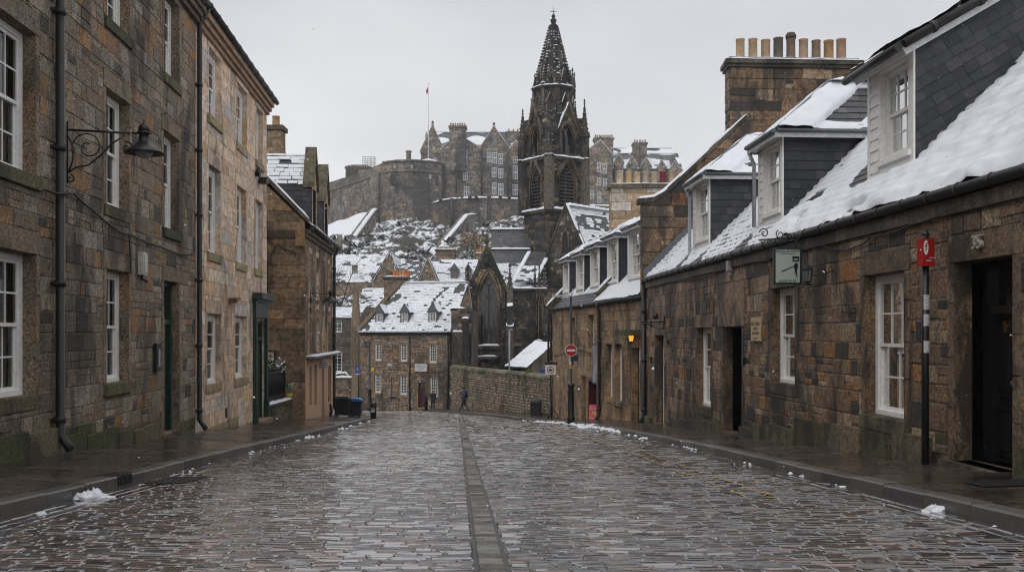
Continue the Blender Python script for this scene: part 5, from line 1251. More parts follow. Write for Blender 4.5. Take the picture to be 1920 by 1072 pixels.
m = MB(); slates(m, HR, hip, HLen+.1, 0, hl, .17, .24, 74, SLW)
snow_tiles(m, HR, hip, HLen+.1, 0, hl, .17, .27, 75, .95, .025, bare=lambda u, v: nz(u*.8, v*.8, 3) > .42 or (abs(u-4.9-(v-3)*.5) < .14 and 3 < v < 4.6))
LH = Plane(HP.P(0, HE, .15), -HP.N, (HR.P(1.95, hl)-HP.P(0, HE, -3.5)), None); LH.N = -LH.N if LH.N.dot(HP.U) > 0 else LH.N
m.face([HP.P(0, HE, .15), HR.P(1.95, hl), HP.P(1.95, HE, -4.9), HP.P(0, HE, -4.9)], 1); m.face([HR.P(1.95, hl), HR.P(HLen+.1, hl), HP.P(HLen+.1, HE, -4.9), HP.P(0, HE, -4.9)], 1)
build('roof', m, [M['slate'], M['snowf']], Hh)
m = MB(); snow_cap(m, [HR.P(1.95, hl, .02), HR.P(HLen, hl, .02)], .35, .12); HP.bar(m, -.05, HLen, HE+.06, HE+.14, .1, .3); build('snow', m, M['snowf'], Hh)
gutter(HP, -.05, HLen+.05, HE-.04, Hh, .08, .07, seg=3)
pipe(HP, HP.hit(769, 700)[0], -5.9, HE-.2, Hh, .055, .08, step=2.5, shoe=False); pipe(HP, HLen-.1, -6.2, HE-.2, Hh, .06, .08, step=2.5, shoe=False)
m = MB(); v0, v1 = HP.P(-.1, HE-.15, .12), HR.P(1.95, hl, .0)
m.prism([v0, v1, v1+Vector((0, 0, .3)), v0+Vector((0, 0, .3))], tuple(HP.U*-.35), 0, (.15, .12, .08)); build('coping', m, M['stoneH'], Hh)
for i, (pl, pr, ya, yt, yb) in enumerate(((703.5, 719, 571, 587, 614.5), (750.5, 766, 569, 585.5, 614.5), (803, 819.5, 566, 584, 614.5))):
    DP = Plane(HP.P(0, 0, -.55), HP.U, (0, 0, 1), HP.N); a, b, zb_, zt_ = DP.op(pl, pr, (pl+pr)/2, yt, yb); zap = DP.hit((pl+pr)/2, ya)[1]; um = (a+b)/2
    op = (a+.08, b-.08, zb_+.02, zt_-.04); m = MB()
    for r in rsub_all((a, b, zb_-.5, zt_), [op]): m.face([DP.P(r[0], r[2]), DP.P(r[1], r[2]), DP.P(r[1], r[3]), DP.P(r[0], r[3])])
    m.prism([DP.P(a-.08, zt_, .05), DP.P(b+.08, zt_, .05), DP.P(um, zap, .05)], tuple(-DP.N*.1))
    for u in (a, b): m.face([DP.P(u, zb_-.5), DP.P(u, zt_), DP.P(u, zt_, -2.6), DP.P(u, zb_-.5, -2.6)])
    for k in range(6):
        for u, s in ((a, -.02), (b, .02)): m.tube([DP.P(u+s, zb_-.3, -.2-k*.4), DP.P(u+s, zt_, -.2-k*.4)], .02, n=4)
    dm = build('dormer', m, M['lead'], Hh); sash(DP, op, dm, .03, 3, 3, fr='frame', seed=220+i, deep=False, fw=.04, low=0, bw=.035)
    m = MB()
    for u, s in ((a-.1, -1), (b+.1, 1)):
        P0, P1 = DP.P(u, zt_-.05, .08), DP.P(um, zap, .08); q0, q1 = DP.P(u, zt_-.05, -2.6), DP.P(um, zap, -2.4)
        m.face([P0, q0, q1, P1], 0, (.1, .1, .1)); 
        if s > 0:
            SPn = Plane(P0, -DP.N, P1-P0); SPn.N = SPn.N if SPn.N.z > 0 else -SPn.N; ln = (P1-P0).length
            snow_sheet(m, SPn, .02, 2.5, 0, ln, .1, .08, lambda u_, v_: .05+.09*nz(u_*1.1+i*3, v_*1.5, i*2.)-.05*(u_ > 1.1), 1)
    build('dormer_roof', m, [M['lead'], M['snowf']], dm)
# chimney on the left hip
m = MB(); Yk = 77.5; xa, xb = (720-CX)/F*Yk, (762-CX)/F*Yk
m2 = lambda px, py: ((px-CX)/F*Yk, (HY-py)/F*Yk)
KW = Plane((xa, Yk, 0), (1, 0, 0), (0, 0, 1), (0, -1, 0)); masonry(m, KW, 0, xb-xa, (HY-560)/F*Yk-1.2, (HY-522)/F*Yk, (), 77, (.2, .3), (.3, .6), PH, None, (.15, .12, .1))
m.box((xa, Yk+.02, 0), (xb, Yk+1., (HY-522)/F*Yk), 0, (.2, .16, .12)); m.box((xa-.15, Yk-.15, (HY-522)/F*Yk), (xb+.2, Yk+1.1, (HY-522)/F*Yk+.14), 0, (.12, .1, .08)); ck = build('chimney', m, M['stoneH'], Hh)
zc = (HY-522)/F*Yk+.14; chimney_pots(ck, [((px-CX)/F*Yk, Yk+.4, zc) for px in (738.5, 744, 750, 755, 760, 765)], .5, .12, [(.5, .15, .05), (.48, .17, .07), (.5, .2, .09), (.45, .3, .17)], 8)
m = MB(); snow_cap(m, [(xa-.1, Yk+.3, zc), (xb+.15, Yk+.3, zc)], 1., .1); build('snow', m, M['snowf'], ck)
# things on its front
t = thing('name_board', 'white lettered board over the plum door of the small house', 'sign', HP.P(*HP.hit(789, 689)[:2], 0)); a, b, c, d = HP.op(778.5, 801, 790, 682, 696)
m = MB(); HP.bar(m, a, b, c, d, .02, .07); build('board', m, plain('white board', (.62, .62, .6), .5, var=.06), t)
text_obj('STODA D.A.', .2, HP.P((a+b)/2, d-.17, .072), HP.U, (0, 0, 1), M['ink'], t, .002, sx=.75); text_obj('e Leuunnder', .12, HP.P((a+b)/2, c+.22, .072), HP.U, (0, 0, 1), M['ink'], t, .002, sx=.9); text_obj('Mn', .1, HP.P((a+b)/2, c+.09, .072), HP.U, (0, 0, 1), M['ink'], t, .002)
m = MB(); a, b, c, d = HP.op(726, 736, 731, 681.5, 686); HP.bar(m, a, b, c, d, .01, .04); tag(build('street_sign', m, plain('pale blue plate', (.42, .46, .55), .5)), 'small pale street plate between the upper windows of the small house', 'sign')
m = MB(); a, b, c, d = HP.op(697.5, 703, 700, 689, 694); HP.bar(m, a, b, c, d, .02, .12); HP.bar(m, a+.03, b-.03, c-.06, c, .02, .1); tag(build('alarm_box', m, plain('yellow alarm plastic', (.6, .48, .03), .45)), 'yellow alarm box on the small house above the left ground window', 'alarm box')
m = MB(); a, b, c, d = HP.op(734.5, 735.5, 735, 706, 745); HP.bar(m, a, b, c, d, .02, .07); HP.bar(m, a-.1, b+.25, c-.05, c+.1, .02, .1); tag(build('conduit', m, M['iron']), 'thin dark pipe beside the middle ground window of the small house', 'pipe')

# boundary wall of the church yard
BWp = Plane((-4.35, 70.6, 0), (6.5, -17.2, 0)); Lb = sqrt(6.5**2+17.2**2)
t = thing('boundary_wall', 'rubble stone churchyard wall with a rounded mossy cope', 'wall', (-1.5, 62, -5))
PBW = [((.30, .245, .18), 4), ((.24, .2, .15), 3), ((.34, .27, .18), 2), ((.17, .15, .12), 2), ((.38, .34, .28), 1)]
m = MB(); masonry(m, BWp, 0, Lb, -6.6, -2.42, (), 81, (.14, .24), (.18, .42), PBW, None, (.12, .105, .08), proud=.05, gap=.03, bev=.03, jit=.015, split=.2, base=lambda u: -.98-.0627*(70.6-u*.935)+.1, basepal=MOS); build('stonework', m, M['stoneH'], t)
m = MB(); pr = []
for k in range(9):
    a = pi*k/8; pr.append((-.26+.34*cos(a), .24*sin(a)))
n = 24
for i in range(n):
    u0, u1 = Lb*i/n+.01, Lb*(i+1)/n-.01; dz = .02*nz(i*1.7, 2); cc = pick(rng, [((.14, .13, .085), 3), ((.10, .105, .05), 2), ((.19, .165, .12), 1)])
    vs = [BWp.P(u, -2.45+z+dz, d) for u in (u0, u1) for d, z in pr]
    m.grid(vs, [(k, k+1, 10+k, 9+k) for k in range(8)]+[tuple(range(9)), tuple(range(17, 8, -1))], 0, cc, False)
build('cope', m, M['stoneH'], t)
m = MB(); m.face([BWp.P(0, -6.6, -.5), BWp.P(Lb, -6.6, -.5), BWp.P(Lb, -2.42, -.5), BWp.P(0, -2.42, -.5)]); build('back', m, M['stoneH'], t)
for i, (u, s) in enumerate(((4., .16), (8.6, .13), (14.2, .2), (2.2, .18))):
    leafy('tuft', BWp.P(u, -2.15, -.25), s, 90, [((.09, .11, .02), 2), ((.16, .17, .03), 1)], ['yellow green moss tuft second from the house on the churchyard wall cope', 'small moss tuft in the middle of the churchyard wall cope', 'largest moss tuft, nearest the cottage, on the churchyard wall cope', 'moss tuft nearest the house on the churchyard wall cope'][i], 'moss', 30+i, .06, .5, 'moss tufts on the churchyard wall')

# low wall and dark house beyond the cross street
t = thing('garden_wall', 'low dark rubble wall with a snowy rounded cope behind the bins', 'wall', (-14, 84, -6))
GWp = Plane(((600-CX)/F*85, 85.5, 0), (1, -.03, 0)); lg = (674-600)/F*85; ztg = (HY-711)/F*85
m = MB(); masonry(m, GWp, 0, lg, -6.9, ztg, (), 83, (.2, .32), (.3, .7), PH, None, (.12, .1, .085), proud=.04, gap=.02, jit=.01); GWp.bar(m, 0, lg+.15, ztg, ztg+.12, -.4, .1, 0, (.1, .1, .07)); build('stonework', m, M['stoneH'], t)
m = MB(); snow_cap(m, [GWp.P(0, ztg+.12, -.1), GWp.P(lg+.1, ztg+.12, -.1)], .45, .22); snow_cap(m, [at(622, 707, 86.5), at(634, 700, 86.5), at(648, 699, 86.5), at(656, 707, 86.5)], .4, .2); build('snow', m, M['snowf'], t)

def fx(px, Y): return (px-CX)/F*Y
def fz(py, Y): return (HY-py)/F*Y
def FPn(Y): return Plane((0, Y, 0), (1, 0, 0), (0, 0, 1), (0, -1, 0))
PD = [((.17, .145, .115), 4), ((.13, .11, .09), 4), ((.21, .165, .12), 2), ((.09, .08, .07), 2)]
def box_house(name, label, Y, pxl, pxr, yb, ye, depth, ops=(), seed=1, pal=None, gable=None, ridge_y=None, mat='stoneH', cat='house', fr='frame', course=(.25, .35), snowc=.9, group=None, wn=(2, 2), back=True):
    "frontal walled block; gable=(apex px, apex y) for a gable to the street, ridge_y for a roof ridge parallel to it"
    P = FPn(Y); x0, x1, z0, z1 = fx(pxl, Y), fx(pxr, Y), fz(yb, Y), fz(ye, Y); H_ = thing(name, label, cat, ((x0+x1)/2, Y, z0), group)
    O = [P.op(a, b, (a+b)/2, c, d) for a, b, c, d in ops]; m = MB()
    if gable:
        ga, gz = fx(gable[0], Y), fz(gable[1], Y); k0, k1 = (ga-x0)/(gz-z1), (x1-ga)/(gz-z1)
        masonry(m, P, x0, x1, z0, gz-.05, O, seed, course, (.35, .8), pal or PH, None, (.15, .12, .1), proud=.03, sur=.08, lint=.2, sill=.08, ul=lambda v: x0+max(0, v-z1)*k0, ur=lambda v: x1-max(0, v-z1)*k1)
    else: masonry(m, P, x0, x1, z0, z1, O, seed, course, (.35, .8), pal or PH, None, (.15, .12, .1), proud=.03, sur=.08, lint=.2, sill=.08)
    for x in (x0, x1): m.face([(x, Y, z0), (x, Y+depth, z0), (x, Y+depth, z1), (x, Y, z1)], 0, (.2, .16, .12))
    build('wall', m, M[mat], H_)
    for i, o in enumerate(O): sash(P, o, H_, .12, wn[0], wn[1], fr=fr, seed=seed+i, deep=False, fw=.05, low=0, bw=.04)
    m = MB()
    if gable:
        for xe, k in ((x0, -1), (x1, 1)):
            E, A = Vector((xe, Y, z1)), Vector((ga, Y, gz)); W_ = Plane(E, (0, 1, 0), A-E); W_.N = W_.N if W_.N.z > 0 else -W_.N
            slates(m, W_, -.1, depth, 0, (A-E).length, .3, .4, seed, SLW); snow_tiles(m, W_, -.1, depth, 0, (A-E).length, .3, .5, seed+1, snowc, .06)
            pr_ = [E, A, A+Vector((0, 0, .35)), E+Vector((k*.12, 0, .3))]; m.prism(pr_, (0, .3, 0), 2, (.13, .12, .09))
    else:
        zr = fz(ridge_y, Y+depth/2); E, A = Vector((x0, Y-.1, z1)), Vector((x0, Y+depth/2, zr)); W_ = Plane(E, (1, 0, 0), A-E); W_.N = W_.N if W_.N.z > 0 else -W_.N
        slates(m, W_, -.1, x1-x0+.1, 0, (A-E).length, .3, .4, seed, SLW); snow_tiles(m, W_, -.1, x1-x0+.1, 0, (A-E).length, .3, .5, seed+1, snowc, .06, bare=lambda u, v: nz(u*.5, v*.7, seed) > .38)
        m.face([(x0, Y+depth/2, zr), (x1, Y+depth/2, zr), (x1, Y+depth, z1), (x0, Y+depth, z1)], 1)
        for x in (x0, x1): m.face([(x, Y, z1), (x, Y+depth/2, zr-.05), (x, Y+depth, z1)], 2, (.2, .16, .12))
    build('roof', m, [M['slate'], M['snowf'], M[mat]], H_)
    return H_, (x0, x1, z0, z1)
def stack(H_, Y, pxl, pxr, yb, yt, npots, yp, seed, mat='stoneH', cols=((.5, .18, .06), (.5, .25, .12)), pal=None, d=1.2):
    m = MB(); x0, x1, z0, z1 = fx(pxl, Y), fx(pxr, Y), fz(yb, Y), fz(yt, Y); masonry(m, Plane((x0, Y, 0), (1, 0, 0), (0, 0, 1), (0, -1, 0)), 0, x1-x0, z0, z1, (), seed, (.3, .45), (.4, .9), pal or PH, None, (.14, .12, .1))
    m.box((x0, Y+.02, z0), (x1, Y+d, z1), 0, (.2, .16, .12)); m.box((x0-.15, Y-.15, z1), (x1+.15, Y+d+.1, z1+.2), 0, (.13, .11, .09)); ck = build('chimney', m, M[mat], H_)
    if npots: chimney_pots(ck, [(x0+(x1-x0)*(i+.5)/npots, Y+d*.4, z1+.2) for i in range(npots)], fz(yp, Y)-z1-.2, min(.22, (x1-x0)/npots*.36), list(cols), seed)
    m = MB(); snow_cap(m, [(x0-.1, Y+.2, z1+.2), (x1+.1, Y+.2, z1+.2)], .6, .12); build('snow', m, M['snowf'], ck)
DKh, _ = box_house('terrace_house', 'dark stone house with white windows between the gable house and the small house', 95, 606, 672, 770, 596, 8, [(623.5, 641, 600, 623), (623, 641.5, 657, 697)], 91, PD, None, 577, wn=(2, 3))
# buttress pier with a tapering head between the houses
t = thing('stone_pier', 'slim carved stone pier with a tapered head beside the small house', 'pier', at(667, 760, 84))
m = MB(); Yp = 84; P = FPn(Yp); P.bar(m, fx(659, Yp), fx(672, Yp), -6.9, fz(600, Yp), -1.2, .0, 0, (.30, .235, .165)); a, b, c = fx(659, Yp), fx(672, Yp), fx(665.5, Yp)
m.prism([P.P(a, fz(600, Yp)), P.P(b, fz(600, Yp)), P.P(c+.12, fz(545, Yp)), P.P(c-.12, fz(545, Yp))], (0, 1.2, 0), 0, (.28, .22, .15))
for px in (660.5, 665, 669.5): P.bar(m, fx(px, Yp), fx(px+1.6, Yp), fz(690, Yp), fz(612, Yp), 0, .08, 0, (.22, .17, .12))
build('stonework', m, M['stoneH'], t)
# roofs and gables stepping up to the rock
T1, _ = box_house('terrace_house', 'low dark house with a snowy patchy roof left of the chimney pots', 112, 672, 730, 640, 577, 8, (), 92, PD, None, 541, snowc=.75)
Gb, _ = box_house('gabled_house', 'pale gable with a long white roof behind the bare tree', 130, 697, 748, 600, 531, 12, (), 93, PH, (731, 474), None)
Gl, _ = box_house('long_roof_house', 'long house with a broad white roof running left of the pale gable', 132, 600, 722, 600, 530, 14, [(661, 670, 500, 512)], 94, PH, None, 478, snowc=.95)
G2, _ = box_house('gabled_house', 'narrow steep grey gable behind the small house ridge', 122, 781, 823, 600, 533, 12, [(797, 801, 503, 508)], 95, PH, (802, 484), None)
G3, _ = box_house('long_roof_house', 'house with a white roof and a hooded dormer right of the narrow gable', 124, 806, 892, 600, 531, 12, (), 96, PH, None, 487, snowc=.93)
stack(G3, 131, 817, 851, 500, 470, 5, 464, 97); stack(G3, 136, 892, 909, 510, 477, 3, 466, 98)
G4, _ = box_house('long_roof_house', 'dark slated house between the two gables', 128, 742, 800, 600, 530, 10, (), 99, PD, None, 489, snowc=.35)
for px, dx in ((852, 9), (878, 7)):
    Yd = 125; P = FPn(Yd); m = MB(); xx = fx(px, Yd); w_ = dx/F*Yd
    m.prism([P.P(xx-w_, fz(505, Yd), .2), P.P(xx+w_, fz(505, Yd), .2), P.P(xx, fz(493, Yd), .2)], (0, 3, 0)); P.bar(m, xx-w_*.8, xx+w_*.8, fz(527, Yd), fz(505, Yd), -2, .05)
    d = build('dormer', m, M['lead'], G3); m = MB(); P.bar(m, xx-w_*.4, xx+w_*.4, fz(524, Yd), fz(507, Yd), .05, .1); build('window', m, plain('brown shutter', (.2, .13, .08), .7), d)

# ------------------------------------------------------------------ church
PCH = [((.115, .098, .08), 4), ((.075, .068, .06), 4), ((.30, .235, .16), 1.7), ((.042, .04, .038), 3)]
CHm = dict(pal=PCH, mort=(.09, .08, .065), proud=.03, gap=.02, bev=.015)
Ch = thing('church', 'soot black gothic church with an octagonal crocketed spire', 'church', (2, 98, -6))
def arch_pts(u0, u1, zs, za, n=8):
    um = (u0+u1)/2; L = []
    w_ = (u1-u0)/2; h = za-zs; R_ = (w_*w_+h*h)/(2*w_)
    for i in range(n+1):
        z = zs+h*i/n; x = sqrt(max(0, R_*R_-(z-zs)**2))-(R_-w_); L.append((um-x, z))
    return L, [(2*um-u, z) for u, z in reversed(L)]
def gothic(mb, W, o, zs, rec=.5, mould=.22, proud=.1, col=(.2, .155, .11)):
    "stone arch: fills the spandrels of a rectangular opening and adds hood and order mouldings"
    u0, u1, z0, z1 = o; l, r = arch_pts(u0, u1, zs, z1)
    for (a, b), (c, d) in zip(l, l[1:]): mb.face([W.P(u0, b, .01), W.P(a, b, .01), W.P(c, d, .01), W.P(u0, d, .01)], 0, col)
    for (a, b), (c, d) in zip(r, r[1:]): mb.face([W.P(u1, b, .01), W.P(a, b, .01), W.P(c, d, .01), W.P(u1, d, .01)], 0, col)
    full = [(u0, z0)]+l+r[1:]+[(u1, z0)]
    for (a, b), (c, d) in zip(full, full[1:]): mb.face([W.P(a, b, .01), W.P(c, d, .01), W.P(c, d, -rec), W.P(a, b, -rec)], 0, (col[0]*.8, col[1]*.8, col[2]*.8))
    for off, rr_, dd in ((.0, .09, .05), (-.13, .07, -.12), (.2, .09, .12)):
        um = (u0+u1)/2; P_ = [W.P(a+(off*(-1 if a < um else 1) if abs(a-um) > .02 else 0), b+(off*.7 if b > zs else 0), dd) for a, b in full]
        if off > .1: P_ = P_[1:-1]
        mb.tube(P_, rr_, 0, col, n=5)
    return full
def tracery(W, o, zs, parent, lights=3, rec=.45, louvre=False, glass='glassf'):
    u0, u1, z0, z1 = o; l, r = arch_pts(u0, u1, zs, z1); full = [(u0, z0)]+l+r[1:]+[(u1, z0)]
    m = MB(); m.face([W.P(a, b, -rec) for a, b in full], 0); w_ = build('window', m, M[glass] if not louvre else M['room'], parent)
    m = MB(); c = (.2, .165, .13)
    for i in range(1, lights):
        u = u0+(u1-u0)*i/lights; W.bar(m, u-.05, u+.05, z0, zs+(z1-zs)*(.55 if abs(u-(u0+u1)/2) < .1 else .3), -rec, -rec+.22, 0, c)
    for i in range(lights):
        a, b = u0+(u1-u0)*i/lights, u0+(u1-u0)*(i+1)/lights; q, k = arch_pts(a+.04, b-.04, zs-.1, zs-.1+(b-a)*1.1, 5)
        m.tube([W.P(x, z, -rec+.1) for x, z in q+k[1:]], .045, 0, c, n=5)
    if not louvre:
        um = (u0+u1)/2; zc = zs+(z1-zs)*.62; rr_ = (u1-u0)*.17
        m.tube([W.P(um+rr_*cos(k*pi/6), zc+rr_*sin(k*pi/6), -rec+.1) for k in range(13)], .05, 0, c, n=5)
    build('mullions', m, M['church'], w_)
    if louvre:
        m = MB(); z = z0+.1
        while z < z1-.4:
            f_ = 1 if z < zs else max(.2, 1-(z-zs)/(z1-zs)); um = (u0+u1)/2; hw = (u1-u0)/2*f_-.05
            m.hexa([W.P(um-hw, z, -.35), W.P(um+hw, z, -.35), W.P(um+hw, z-.16, -.02), W.P(um-hw, z-.16, -.02), W.P(um-hw, z+.05, -.35), W.P(um+hw, z+.05, -.35), W.P(um+hw, z-.11, -.02), W.P(um-hw, z-.11, -.02)], 0, (.10, .095, .09)); z += .34
        build('louvres', m, M['church'], w_)
    return w_
def crocket_spire(m, sn, c, r, h, n=8, rows=8, rot=0., cs=.1, snow=.5, seed=1, col=(.075, .068, .06), tr=.05):
    q = random.Random(seed); x, y, z = c
    m.lathe(c, [(r, 0), (r*tr, h)], n, 0, col, False, rot)
    for k in range(n):
        a = 2*pi*k/n+rot
        for i in range(rows):
            t = (i+.5)/rows; rr_ = r*(1-t*(1-tr))+cs*.3; p = Vector((x+rr_*cos(a), y+rr_*sin(a), z+h*t)); s = cs*(1-.45*t)
            m.lathe((p.x, p.y, p.z-s*.6), [(s*.15, 0), (s*.75, s*.5), (s*.45, s*1.1), (0.01, s*1.3)], 5, 0, col, False)
            if q.random() < snow: sn.lathe((p.x, p.y, p.z+s*.4), [(s*.85, 0), (s*.7, s*.35), (s*.15, s*.6)], 5, 0, (.8, .8, .8))
    m.lathe((x, y, z+h), [(cs*.4, -cs), (cs*1.1, cs*.3), (cs*.35, cs*.9), (cs*.9, cs*1.6), (cs*.1, cs*2.6)], 6, 0, col)
TH = radians(35); TA = 4.3; tc = Vector((fx(1030, 98), 98, 0)); eR, eB = Vector((cos(TH), sin(TH), 0)), Vector((-sin(TH), cos(TH), 0))
TR = Plane(tc, eR, (0, 0, 1)); TL = Plane(tc+eB*TA, -eB, (0, 0, 1)); TR2 = Plane(tc+eR*TA, eB, (0, 0, 1)); TL2 = Plane(tc+eR*TA+eB*TA, -eR, (0, 0, 1))
tz = lambda py: (HY-py)*98.5/F
L1, L2, L3 = tz(393), tz(294), tz(200)
tw = MB(); sn = MB()
oR = (1.13, 3.33, tz(386), tz(303)); oL = (1.1, 3.05, tz(386), tz(306)); o2R = (1.25, 3.15, tz(288), tz(228)); o2L = (1.2, 2.9, tz(288), tz(230))
for W_, o, o2 in ((TR, oR, o2R), (TL, oL, o2L), (TR2, None, None), (TL2, None, None)):
    masonry(tw, W_, 0, TA, -6.5, L1, (), 301, (.3, .45), (.45, 1.1), PCH, None, (.09, .08, .065), proud=.035, gap=.02)
    for o_, a, b in ((o, L1, L2), (o2, L2, tz(215))):
        masonry(tw, W_, .15, TA-.15, a, b, [o_] if o_ else [], 302, (.3, .42), (.4, .9), PCH, None, (.09, .08, .065), proud=.035, gap=.02, surr=False, rec=.5)
        if o_:
            zs = o_[2]+(o_[3]-o_[2])*.6; gothic(tw, W_, o_, zs)
    for z in (L1, L2):
        W_.bar(tw, -.35, TA+.35, z-.25, z+.02, 0, .35, 0, (.12, .1, .08)); snow_cap(sn, [W_.P(-.2, z+.02, .2), W_.P(TA+.2, z+.02, .2)], .55, .32 if z == L1 else .22, seed=int(z), step=.4)
    # steep gablets over the openings
    for o_, zap in ((o, L2+.35), (o2, tz(188))):
        if not o_: continue
        um = (o_[0]+o_[1])/2; hw = (o_[1]-o_[0])/2+(.35 if o_ is o else .55); zs = o_[2]+(o_[3]-o_[2])*.62
        for s in (-1, 1):
            p = [W_.P(um+s*hw, zs, .12), W_.P(um, zap, .3)]; tw.tube(p, .17, 0, (.15, .125, .095), n=5)
            for k in range(7):
                t = (k+.5)/7; c = p[0].lerp(p[1], t); tw.lathe((c.x, c.y, c.z+.05), [(.04, 0), (.14, .12), (.03, .3)], 5, 0, (.1, .09, .07), False)
            if (s < 0 and W_ is TR) or (s > 0 and W_ is TL): snow_cap(sn, [p[0].lerp(p[1], .12)+Vector((0, 0, .1)), p[0].lerp(p[1], .5)+Vector((0, 0, .12)), p[0].lerp(p[1], .9)+Vector((0, 0, .1))], .42 if W_ is TR and o_ is o2 else .22, .34 if W_ is TR and o_ is o2 else .15, seed=int(zap*3), step=.15)
        if o_ is o2: tw.prism([W_.P(um-hw*.62, tz(215), .12), W_.P(um+hw*.62, tz(215), .12), W_.P(um, zap-.1, .12)], tuple(W_.N*-1.6), 0, (.12, .1, .08))
        c = W_.P(um, zap, .25); tw.lathe(tuple(c), [(.08, 0), (.2, .25), (.06, .4), (.14, .6), (.02, .9)], 6, 0, (.1, .09, .075))
T_ = build('tower', tw, M['church'], Ch); build('snow', sn, M['snowf'], T_)
for W_, o, o2 in ((TR, oR, o2R), (TL, oL, o2L)):
    tracery(W_, o, o[2]+(o[3]-o[2])*.6, T_, 2, .45, True); tracery(W_, o2, o2[2]+(o2[3]-o2[2])*.6, T_, 2, .45)
ctr = tc+eR*TA/2+eB*TA/2
corners = [(tc, 205), (tc+eR*TA, 182), (tc+eB*TA, 197), (tc+eR*TA+eB*TA, 200)]
for c, yt in corners:
    m = MB(); s2_ = MB(); d = (c-ctr); d.z = 0; d = d.normalized(); p = c+d*.12; front = (c-tc).length < .1
    hh_ = tz(250) if not front else tz(285)
    m.lathe((p.x, p.y, L1-.1), [(.52, 0), (.52, L2-L1), (.42, L2-L1+.3), (.42, hh_-L1)], 8, 0, (.13, .11, .085), False, TH)
    for z in (L2, hh_): m.lathe((p.x, p.y, z-.15), [(.42, 0), (.6, .12), (.46, .3)], 8, 0, (.11, .095, .075), False, TH)
    for k in range(8):
        a = 2*pi*k/8+TH+pi/8; m.tube([(p.x+.46*cos(a), p.y+.46*sin(a), L2+.3), (p.x+.46*cos(a), p.y+.46*sin(a), hh_)], .05, 0, (.16, .13, .1), n=4)
        q0 = Vector((p.x+.5*cos(a), p.y+.5*sin(a), hh_)); m.lathe(tuple(q0), [(.12, 0), (.01, .6)], 4, 0, (.1, .09, .075), False)
    crocket_spire(m, s2_, (p.x, p.y, hh_+.1), .42, tz(yt)-hh_-.1, 8, 7, TH, .11, .35, int(yt)); snow_cap(s2_, [p+d*-.3+Vector((0, 0, L2+.1)), p+d*.5+Vector((0, 0, L2+.1))], .9, .2)
    k = build('pinnacle', m, M['church'], Ch); build('snow', s2_, M['snowf'], k)
# octagon and spire
m = MB(); sn = MB(); cx_, cy_ = ctr.x, ctr.y; SB = tz(162); o8 = TH+pi/8
m.lathe((cx_, cy_, tz(222)), [(2.15, 0), (2.05, .4), (1.98, SB-tz(222)), (2.2, SB-tz(222)+.08), (2.25, SB-tz(222)+.25), (1.95, SB-tz(222)+.3)], 8, 0, (.085, .076, .066), False, o8)
for k in range(8):
    a = o8+pi/4*k; b = o8+pi/4*(k+1); p, q = Vector((cx_+2.2*cos(a), cy_+2.2*sin(a), SB+.26)), Vector((cx_+2.2*cos(b), cy_+2.2*sin(b), SB+.26)); snow_cap(sn, [p, q], .4, .2, step=.3)
    m.tube([(cx_+2.1*cos(a), cy_+2.1*sin(a), tz(222)), (cx_+2.05*cos(a), cy_+2.05*sin(a), SB)], .16, 0, (.13, .11, .085), n=5)
    am = (a+b)/2; n_ = Vector((cos(am), sin(am), 0)); u_ = Vector((-sin(am), cos(am), 0)); c = Vector((cx_, cy_, 0))+n_*1.8
    OW = Plane(c, u_, (0, 0, 1), n_)
    # lucarne at the foot of the spire
    zl, zh = SB+.3, tz(122); m.prism([OW.P(-.42, zl, 0), OW.P(.42, zl, 0), OW.P(.42, zl+.7, 0), OW.P(0, zh, -.15), OW.P(-.42, zl+.7, 0)], tuple(n_*-.7), 0, (.13, .11, .085))
    m.prism([OW.P(-.2, zl+.15, .02), OW.P(.2, zl+.15, .02), OW.P(.2, zl+.7, .02), OW.P(0, zl+1.15, .02), OW.P(-.2, zl+.7, .02)], tuple(n_*.01), 0, (.012, .012, .012))
    for s in (-1, 1): m.tube([OW.P(s*.5, zl+.6, .03), OW.P(0, zh+.05, -.08)], .07, 0, (.13, .11, .09), n=5)
    if k in (4, 5, 6): snow_cap(sn, [OW.P(-.45, zl+.75, .02), OW.P(-.05, zh, -.08)], .14, .1)
    P8 = Vector((cx_+2.2*cos(a), cy_+2.2*sin(a), SB-.6))
    if k in (1, 2, 6, 7): m.lathe(tuple(P8), [(.13, 0), (.13, 1.2), (.17, 1.25), (.05, 2.4), (.12, 2.5), (.02, 2.8)], 6, 0, (.11, .095, .08), False)
    # small gablet window of the octagon
    m.prism([OW.P(-.4, tz(205), .03), OW.P(.4, tz(205), .03), OW.P(.4, tz(190), .03), OW.P(0, tz(172), .03), OW.P(-.4, tz(190), .03)], tuple(n_*.02), 0, (.03, .045, .04) if k % 2 else (.05, .045, .04))
    for s in (-1, 1): m.tube([OW.P(s*.55, tz(192), .12), OW.P(0, tz(168), .12)], .09, 0, (.15, .125, .095), n=5); m.tube([OW.P(s*.45, tz(213), .08), OW.P(s*.45, tz(192), .1)], .07, 0, (.15, .125, .095), n=5)
    cb = OW.P(0, tz(168), .12); m.lathe(tuple(cb), [(.05, 0), (.16, .2), (.04, .4), (.1, .5), (.02, .7)], 5, 0, (.08, .07, .06))
    if k in (4, 5, 6): snow_cap(sn, [OW.P(-.5, tz(190), .16), OW.P(-.05, tz(170), .16)], .2, .16, step=.15)
    for i in range(3): snow_cap(sn, [OW.P(-.6+i*.45, tz(211-i*4), .2), OW.P(-.35+i*.45, tz(211-i*4), .2)], .3, .1, seed=i+k, step=.1)
sh_ = tz(36)-SB-.3
for k in range(8):
    a = TH+pi/8+pi/4*k; crocket_spire(m, sn, (cx_+2.3*cos(a), cy_+2.3*sin(a), tz(216)), .24, 1.9 if k % 2 else 1.3, 6, 5, 0., .09, .4, 50+k)
